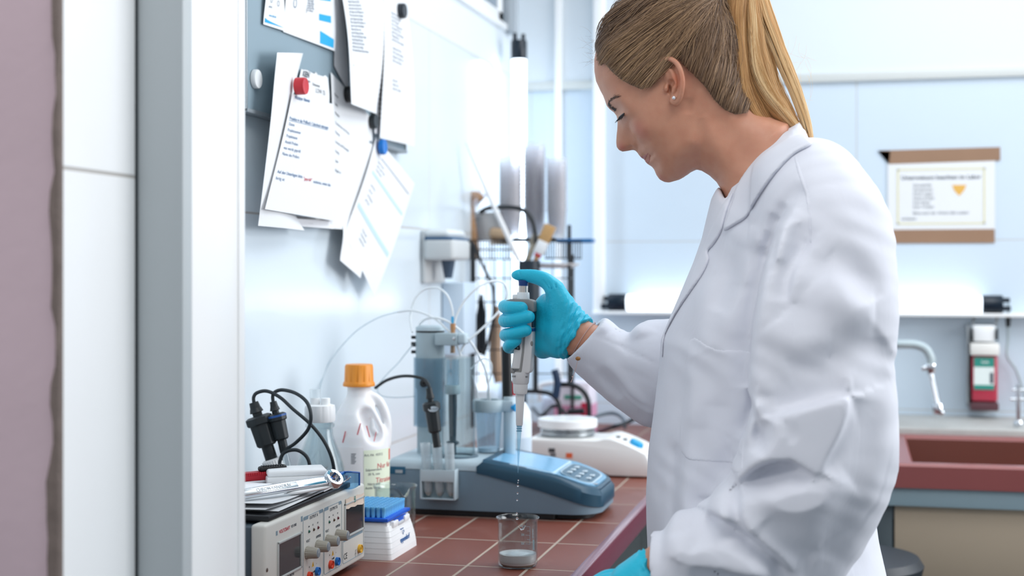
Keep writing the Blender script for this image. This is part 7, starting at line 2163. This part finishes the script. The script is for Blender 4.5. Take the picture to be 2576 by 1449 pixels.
# faucet with spring hose
fy = SYb - .02
fc = thing('faucet', 'grey swan-neck tap with a chrome spray hose over the sink', 'tap', (WY(2150, 1000, fy + .1).x, fy + .10, wz))
def fp3(x, y): return WY(x, y, SYb + .02)
part(fc, 'pipe', MB().tube([WY(2150, 1045, SYb + .10) + Vector((0, 0, 0)), WY(2150, 960, SYb + .09), WY(2152, 880, SYb + .07), WY(2190, 866, SYb + .05), fp3(2250, 866), fp3(2300, 867), fp3(2328, 878), fp3(2341, 900), fp3(2342, 915)], .0115, 14), mat('pipe_grey', 'B3C2C6', .35), world=True, label='grey painted pipe')
part(fc, 'base', MB().cyl(WY(2150, 1052, SYb + .10) * 1, WY(2150, 1040, SYb + .10), .024, seg=20, bev=.003), 'chrome', world=True)
j = fp3(2340, 925)
part(fc, 'joint', MB().cyl(j + Vector((.001, 0, .012)), j + Vector((.002, 0, -.014)), .0155, .012, 20, .003).cyl(j + Vector((-.022, 0, -.002)), j + Vector((-.006, 0, 0)), .007, seg=12, bev=.001), 'chrome', world=True)
a_, b_ = fp3(2341, 940), fp3(2358, 1018)
pts = []
for k in range(321):
    u = k / 320; p = a_.lerp(b_, u); an = u * 2 * pi * 20
    pts.append(p + Vector((cos(an) * .0075, sin(an) * .0075, 0)))
part(fc, 'spring', MB().tube(pts, .0019, 6, smooth=0).cyl(a_, b_, .0055, seg=12), 'chrome', world=True, label='chrome spring hose')
part(fc, 'spray_head', MB().cyl(b_ + Vector((0, 0, .004)), b_ + Vector((.004, 0, -.024)), .0135, .0155, 20, .003).sphere(b_ + Vector((.010, -.006, -.02)), .009, 12), 'chrome', world=True)
tq = thing('tap', 'slim chrome tap at the right edge on the ledge', 'tap', WZ(2562, 1075, wz))
tz = WZ(2562, 1075, wz)
part(tq, 'stem', MB().cyl(tz, tz + Vector((0, 0, .115)), .006, seg=14).cyl(tz, tz + Vector((0, 0, .02)), .014, .010, 16, .002).cyl(tz + Vector((-.02, 0, .075)), tz + Vector((.02, 0, .075)), .004, seg=10).cyl(tz + Vector((-.015, 0, .10)), tz + Vector((.03, 0, .10)), .0035, seg=10), 'chrome', world=True)
# dark angled tray corner behind the person
q = WZ(2180, 1090, wz)
b = MB().box((0, 0, .045), (.20, .05, .008), .003, mtx=Matrix.Translation(WZ(2168, 1082, wz) + Vector((0, 0, .012))) @ Matrix.Rotation(radians(-38), 4, 'Y'))
solo('tray', MB().box((0, 0, 0), (.11, .12, .012), .003, mtx=Matrix.Translation(WY(2190, 1066, SYb + .12) + Vector((0, 0, .02))) @ Matrix.Rotation(radians(-40), 4, 'Y')), 'dark_plastic', 'dark tilted plastic tray on the ledge behind the person', 'tray')
# stool
so = WD(2205, 1400, 2.95)
st = thing('stool', 'round black lab stool in front of the sink', 'stool', (so.x - .06, so.y, 0))
zt_ = so.z
part(st, 'seat', MB().lathe([(0, zt_ - .045), (.13, zt_ - .045), (.150, zt_ - .035), (.155, zt_ - .015), (.145, zt_), (0, zt_ + .004)], 48), mat('seat_black', '2A3036', .45))
part(st, 'post', MB().cyl((0, 0, .07), (0, 0, zt_ - .045), .022, seg=20), 'steel')
for k in range(5):
    a = 2 * pi * k / 5
    part(st, 'foot', MB().tube([(0, 0, .085), (cos(a) * .14, sin(a) * .14, .06), (cos(a) * .26, sin(a) * .26, .03)], [.018, .014, .012], 10), 'black_plastic')
    part(st.children[-1], 'glide', MB().cyl((cos(a) * .255, sin(a) * .255, 0), (cos(a) * .255, sin(a) * .255, .032), .014, seg=14), 'rubber')
# ------------------------------------------------------------------ black wire rack at the far end of the bench
RY = 3.74
def R(x, y, dy=0.0): return WY(x, y, RY + dy)
wire = M['black_metal']
rk2 = thing('wire_rack', 'tall black wire drying rack at the far end of the bench', 'rack', (R(1310, 900).x, RY + .08, ZB))
RB = .20
for (x, y0, y1, dy, r) in ((1190, 612, 1075, 0, .0072), (1347, 700, 985, 0, .0068), (1432, 566, 968, .02, .0052), (1218, 640, 1060, RB, .005), (1440, 640, 1040, RB, .005)):
    a, c = R(x, y0, dy), R(x, y1, dy)
    part(rk2, 'post', MB().cyl(a, Vector((a.x, a.y, max(c.z, ZB + .001))), r, seg=14), wire, world=True)
def wires(name, segs, r=.0016, lab=None):
    b = MB()
    for s in segs: b.tube(s, r, 6, smooth=0 if len(s) < 4 else 4)
    return part(rk2, name, b, wire, world=True, label=lab)
# feet: curved tubes
part(rk2, 'foot', MB().tube([R(1300,984), R(1350,985), R(1385,992), R(1404,1012), R(1409,1045), R(1409,1108)], .0060, 10), wire, world=True)
part(rk2, 'foot', MB().tube([R(1400,968), R(1435,968), R(1462,980), R(1479,1005), R(1482,1040), R(1482,1108)], .0068, 10), wire, world=True)
part(rk2, 'foot_bar', MB().tube([R(1428,1036), R(1470,1034)], .0075, 10, smooth=0), wire, world=True)
# top basket
tz0, tz1 = 606, 655
b = MB()
for y in (604, 628, 652):
    b.tube([R(1192,y), R(1290,y), R(1290,y,RB), R(1192,y,RB), R(1192,y)], .0020, 6, smooth=0)
for k in range(15): x = 1192 + 98 * k / 14; b.tube([R(x,604), R(x,652)], .0013, 5, smooth=0)
for k in range(9): b.tube([R(1192,604,RB*k/8), R(1192,652,RB*k/8)], .0013, 5, smooth=0).tube([R(1192,652,RB*k/8), R(1290,652,RB*k/8)], .0011, 5, smooth=0)
part(rk2, 'basket', b, wire, world=True, label='small black wire basket')
b = MB()
for y in (606, 650): b.tube([R(1372,y), R(1462,y), R(1462,y,RB), R(1372,y,RB), R(1372,y)], .0020, 6, smooth=0)
for k in range(16): x = 1372 + 90 * k / 15; b.tube([R(x,606), R(x,650)], .0013, 5, smooth=0)
for k in range(10): b.tube([R(1372,650,RB*k/9), R(1462,650,RB*k/9)], .0011, 5, smooth=0).tube([R(1462,606,RB*k/9), R(1462,650,RB*k/9)], .0011, 5, smooth=0)
part(rk2, 'basket', b, wire, world=True, label='black wire basket on the right')
part(rk2, 'top_bar', MB().span(R(1290,609), R(1398,598) + Vector((0, .012, 0)), .002), wire, world=True)
part(rk2, 'top_bar', MB().span(R(1398,611), R(1489,600) + Vector((0, .05, 0)), .003), mat('bar_highlight_blue', '2C6FA8', .3, metal=.3), world=True, label='bar end sticking out to the right, highlight put into its blue')  # right end of the black bar, its highlight painted as blue
part(rk2, 'arch', MB().tube([R(1207,536,.05), R(1222,526,.05), R(1245,522,.03), R(1290,522), R(1318,530), R(1338,552), R(1346,585), R(1347,610)], .0062, 10), wire, world=True, label='arched black handle')
# lower grid
b = MB()
for y in (700, 760, 820, 880, 940): b.tube([R(1190,y), R(1290,y)], .0018, 6, smooth=0)
for x in (1203, 1222, 1245, 1268, 1288): b.tube([R(x,655), R(x,965)], .0016, 6, smooth=0)
for y in (700, 820, 940): b.tube([R(1347,y), R(1432,y), R(1440,y,RB)], .0016, 6, smooth=0)
for x in (1390,): b.tube([R(x,655), R(x,720)], .0014, 6, smooth=0)
part(rk2, 'grid', b, wire, world=True, label='thin black grid wires')
part(rk2, 'hook', MB().tube([R(1152,665,-.02), R(1153,632,-.02), R(1163,612,-.02), R(1180,606,-.02), R(1192,618,-.02), R(1212,662,-.02), R(1232,706,-.02), R(1241,730,-.02), R(1242,790,-.02), R(1228,860,-.02), R(1214,895,-.02)], .0042, 8), wire, world=True)
# shelf plate with white dish
dsh = R(1395, 668, .06)
solo('dish', MB().lathe([(0, 0), (.045, 0), (.068, .010), (.070, .014), (.064, .013), (.044, .004), (0, .004)], 36, (dsh.x, dsh.y, dsh.z - .008)), 'white_plastic', 'shallow white dish under the right basket of the wire rack', 'dish')
# dark tool holder and what stands in it
tb0, tb1 = R(1298, 655, -.03), R(1352, 655, -.03)
zb_ = R(1325, 815, -.03).z
hc_ = Vector(((tb0.x + tb1.x) / 2, RY - .0, 0)); rr_ = (tb1.x - tb0.x) / 2
th_ = thing('tool_holder', 'dark cylindrical holder with brushes hooked on the wire rack', 'holder', (hc_.x, hc_.y, zb_))
part(th_, 'wall', MB().lathe([(0, zb_), (rr_ * .96, zb_), (rr_, zb_ + .01), (rr_, tb0.z), (rr_ * .93, tb0.z), (rr_ * .93, zb_ + .006), (0, zb_ + .006)], 32, (hc_.x, hc_.y, 0)), mat('holder_navy', '1B2833', .4), world=True)
q0, q1 = R(1348, 660), R(1383, 572)
pb = thing('paint_brush', 'flat brush with golden bristles and white ferrule in the dark holder', 'brush', q0)
ax2 = (q1 - q0).normalized(); L2 = (q1 - q0).length
mt2 = frame_mtx(R(1340, 672), (q1 - R(1340, 672)), (0, -1, 0)); L3 = (q1 - R(1340, 672)).length
part(pb, 'bristles', MB().box((L3 * .84, 0, 0), (L3 * .42, .032, .010), .002, mtx=mt2), 'bristle', world=True, label='golden bristles')
part(pb, 'ferrule', MB().box((L3 * .50, 0, 0), (L3 * .32, .030, .011), .002, mtx=mt2), 'white_plastic', world=True)
part(pb, 'red_band', MB().box((L3 * .30, 0, 0), (L3 * .10, .018, .011), .002, mtx=mt2), mat('band_red', 'B52A3A', .4), world=True)
part(pb, 'handle', MB().tube([mt2 @ Vector((L3 * .28, 0, 0)), mt2 @ Vector((0, 0, 0)), mt2 @ Vector((-.05, 0, 0))], [.007, .006, .005], 8), 'wood', world=True)
s1_ = R(1352, 588)
spt = thing('spatula', 'grey-brown wooden spatula leaning in the dark holder', 'spatula', R(1320, 660))
mt3 = frame_mtx(R(1322, 668), s1_ - R(1322, 668), (.3, -1, 0)); L4 = (s1_ - R(1322, 668)).length
part(spt, 'blade', MB().box((L4 * .80, 0, 0), (L4 * .36, .026, .006), .0028, mtx=mt3), mat('old_wood', '8B8578', .6, vary=.2, vscale=80), world=True)
part(spt, 'shaft', MB().box((L4 * .25, 0, 0), (L4 * .85, .016, .006), .0025, mtx=mt3), M.setdefault('old_wood2', mat('old_wood_shaft', '9A9384', .6, vary=.2, vscale=80)), world=True)
solo('plastic_rod', MB().tube([R(1305, 655, -.01), R(1225, 480, -.06), R(1173, 358, -.10)], [.0075, .0060, .0030], 12), 'white_plastic', 'long thin white rod leaning out of the dark holder', 'rod')
# wooden bottle brush, hooked shape with pale bristles
bb = thing('bottle_brush', 'curved wooden brush with pale bristles standing on the rack left side', 'brush', R(1192, 620, .05))
bp_ = [R(1196, 650, .05), R(1190, 590, .05), R(1184, 540, .05), R(1182, 510, .05), R(1190, 495, .05), R(1204, 496, .05), R(1212, 504, .05)]
part(bb, 'wooden_back', MB().tube(bp_, [.012, .012, .011, .013, .014, .013, .008], 12), 'wood', world=True, label='brown wooden back')
r9 = random.Random(5); b = MB(); SP = spline(bp_, 14)
for k in range(420):
    i = r9.randrange(10, len(SP) - 1); p = SP[i]; t_ = (SP[i + 1] - SP[i - 1]).normalized(); o1 = t_.orthogonal().normalized(); o2 = t_.cross(o1); a = r9.uniform(0, 2 * pi)
    d_ = o1 * cos(a) + o2 * sin(a)
    b.tube([p + d_ * .009, p + d_ * r9.uniform(.022, .032)], .0004, 3, smooth=0, cap=False)
part(bb, 'bristles', b, mat('bristle_pale', 'EDE8EE', .8), world=True, kind='stuff', label='pale bristles')
b = MB().box((0, 0, 0), (.050, .06, .030), .010, seg=3, mtx=Matrix.Translation(R(1258, 588, .06)) @ Matrix.Rotation(.15, 4, 'Y'))
sb2 = thing('scrubbing_brush', 'beige wooden scrubbing brush lying in the small wire basket', 'brush', R(1258, 600, .06))
part(sb2, 'wooden_back', b, mat('brush_beige', 'C6A888', .6, vary=.1), world=True)
b = MB()
for k in range(160):
    p = R(1258, 588, .06) + Vector((r9.uniform(-.022, .022), r9.uniform(-.026, .026), -.012)); b.tube([p, p + Vector((r9.uniform(-.003, .003), 0, -.018))], .0005, 3, smooth=0, cap=False)
part(sb2, 'bristles', b, 'bristle', world=True, kind='stuff')
q = R(1235, 560, .12)
solo('plastic_tub', MB().lathe([(0, 0), (.034, 0), (.040, .075), (.038, .075), (.032, .004), (0, .004)], 30, (q.x, q.y, R(1235, 603, .12).z)), 'white_plastic', 'white tub standing in the small wire basket', 'tub')
# hanging wooden / sponge thing and black brushes lower down
spg = thing('hanging_brush', 'long beige brush hanging low inside the wire rack', 'brush', R(1250, 960, .08))
part(spg, 'body', MB().tube([R(1250, 770, .08), R(1249, 820, .08), R(1246, 880, .08), R(1250, 925, .08), R(1256, 962, .08)], [.006, .014, .017, .018, .010], 14), mat('sponge_beige', 'C3A78E', .8, vary=.2, vscale=40, bump=.6, bscale=200), world=True)
for k, (x, y0, y1, w, lb) in enumerate(((1166, 800, 900, .020, 'black brush head standing left of the rack post'), (1208, 790, 890, .016, 'narrow black brush head right of the rack post'))):
    solo('black_brush', MB().tube([R(x, y1, .03), R(x, (y0 + y1) / 2, .03), R(x + 2, y0, .03), R(x + 3, y0 - 50, .03)], [w, w * 1.05, w * .8, .003], 14), mat('brush_black_' + str(k), '1D242B', .8, bump=.8, bscale=250), lb, 'brush')
# cup stacks
cupm = thin_glass('stacked_cup', 'FDFDFE', .25, 1.4, .16, 'FFFDFD')
def cup_stack(xc, ytop, ybot, wpx, where, dy):
    base = R(xc, ybot, dy); topz = R(xc, ytop, dy).z
    rr = wpx / 2 / FPX * (RY + dy) / CS * .98
    hcup = .085; pitch = .0115; n = max(3, int((topz - base.z - hcup) / pitch) + 1)
    me = _mesh('drinking_cup', MB().lathe([(0, 0), (rr * .72, 0), (rr * .76, .004), (rr * .95, hcup - .008), (rr * 1.0, hcup - .007), (rr * 1.03, hcup - .002), (rr * 1.0, hcup), (rr * .93, hcup - .003), (rr * .72, .005), (0, .003)], 24), cupm)
    for k in range(n):
        o = bpy.data.objects.new('drinking_cup', me); COL.objects.link(o); o.location = (base.x, base.y, base.z + pitch * k)
        tag(o, 'clear plastic cup in the nested stack ' + where, 'cup', 'cups stacked ' + where)
cup_stack(1284, 392, 602, 60, 'standing leftmost on the wire rack', .06)
cup_stack(1345, 352, 602, 58, 'standing tallest, in the middle of the rack', .14)
cup_stack(1401, 396, 602, 52, 'standing rightmost on the wire rack', .10)
part(rk2, 'shelf', MB().span(R(1255, 606, .02), R(1430, 602, .02) + Vector((0, .16, 0)), .001), wire, world=True)
# boxes, handle and cables behind the hotplate
bxp = WY(1418, 1030, 3.98)
gl = thing('glove_box', 'white and pink carton with green print behind the wire rack', 'box', (bxp.x, bxp.y, ZB))
x0_, x1_b = WY(1395, 1000, 3.95).x, WY(1482, 1000, 3.95).x
part(gl, 'carton', MB().span((x0_, 3.95, ZB), (x1_b, 4.07, WY(1440, 962, 3.95).z), .002), mat('carton_white', 'E9E4F0', .5), world=True)
part(gl, 'pink_base', MB().span((x0_ - .001, 3.9485, ZB + .002), (x1_b + .001, 4.071, WY(1440, 1020, 3.95).z)), mat('carton_pink', 'D898B8', .5), world=True)
part(gl, 'red_corner', MB().span((x1_b - .022, 3.9475, WY(1440, 1045, 3.95).z), (x1_b + .002, 3.949, WY(1440, 1012, 3.95).z)), mat('carton_red', 'C22A4A', .5), world=True)
part(gl, 'green_print', MB().span((WY(1420, 0, 3.95).x, 3.9478, WY(1440, 1004, 3.95).z), (WY(1464, 0, 3.95).x, 3.9492, WY(1440, 994, 3.95).z)), mat('carton_green', '4DA58E', .5), world=True)
cn = thing('canister', 'white canister with a loop handle behind the wire rack', 'canister', (WY(1375, 1000, 4.06).x, 4.08, ZB))
part(cn, 'body', MB().span((WY(1350, 0, 4.04).x, 4.10, ZB), (WY(1402, 0, 4.04).x, 4.22, WY(1375, 1000, 4.04).z), .012, seg=3), mat('canister_white', 'DCE6F4', .4), world=True)
part(cn, 'handle', MB().tube([WY(1358, 1010, 4.08), WY(1358, 975, 4.08), WY(1368, 966, 4.08), WY(1402, 966, 4.08), WY(1402, 1002, 4.08)], .0075, 10), M['white_plastic'], world=True)
bn = WY(1235, 1000, 4.10)
for (x0, x1, yt, lb, col, yy) in ((1180, 1232, 830, 'tall pale blue bottle behind the wire rack grid', 'A9C8EA', 4.02), (1240, 1290, 905, 'pale translucent bottle at the rear of the rack', 'D3E4F4', 4.12)):
    a_, c_ = WY(x0, 900, yy), WY(x1, 900, yy); r_ = (c_.x - a_.x) / 2; zt = WY(1200, yt, yy).z - ZB
    solo('storage_bottle', MB().lathe([(0, 0), (r_ * .95, 0), (r_, .006), (r_, zt * .72), (r_ * .8, zt * .82), (r_ * .4, zt * .88), (r_ * .4, zt), (0, zt)], 32, ((a_.x + c_.x) / 2, yy, ZB)), mat('bottle_' + col, col, .3), lb, 'bottle')
cb = mat('cable_black', '2B3138', .5)
cable('power_cable', [WZ(1340,1068,ZB) + Vector((0,0,.05)), WD(1362,1045,3.9), WD(1385,1025,3.9), WD(1402,1022,3.9), WD(1422,1040,3.9), WD(1430,1075,3.9)], .0052, 'dark cable arching just behind the round white plate', cb)
cable('power_cable', [WD(1470,1062,3.95), WD(1510,1044,4.0), WD(1545,1040,4.0), WD(1568,1055,3.95), WD(1572,1075,3.9)], .0050, 'grey cable arch right of the round white plate', mat('cable_grey', '5E6B75', .5))
cable('power_cable', [WZ(1508,1090,ZB) + Vector((0,0,.005)), WD(1540,1075,3.85), WD(1580,1062,3.85), WD(1615,1040,3.85), WD(1660,1010,3.8)], .0056, 'thick dark cable rising from the bench tiles to the right', cb)
cable('power_cable', [WD(1395,930,3.8), WD(1402,960,3.8), WD(1398,1000,3.8)], .010, 'short blue-black cable hanging in the rack', mat('cable_blue', '16304E', .4))
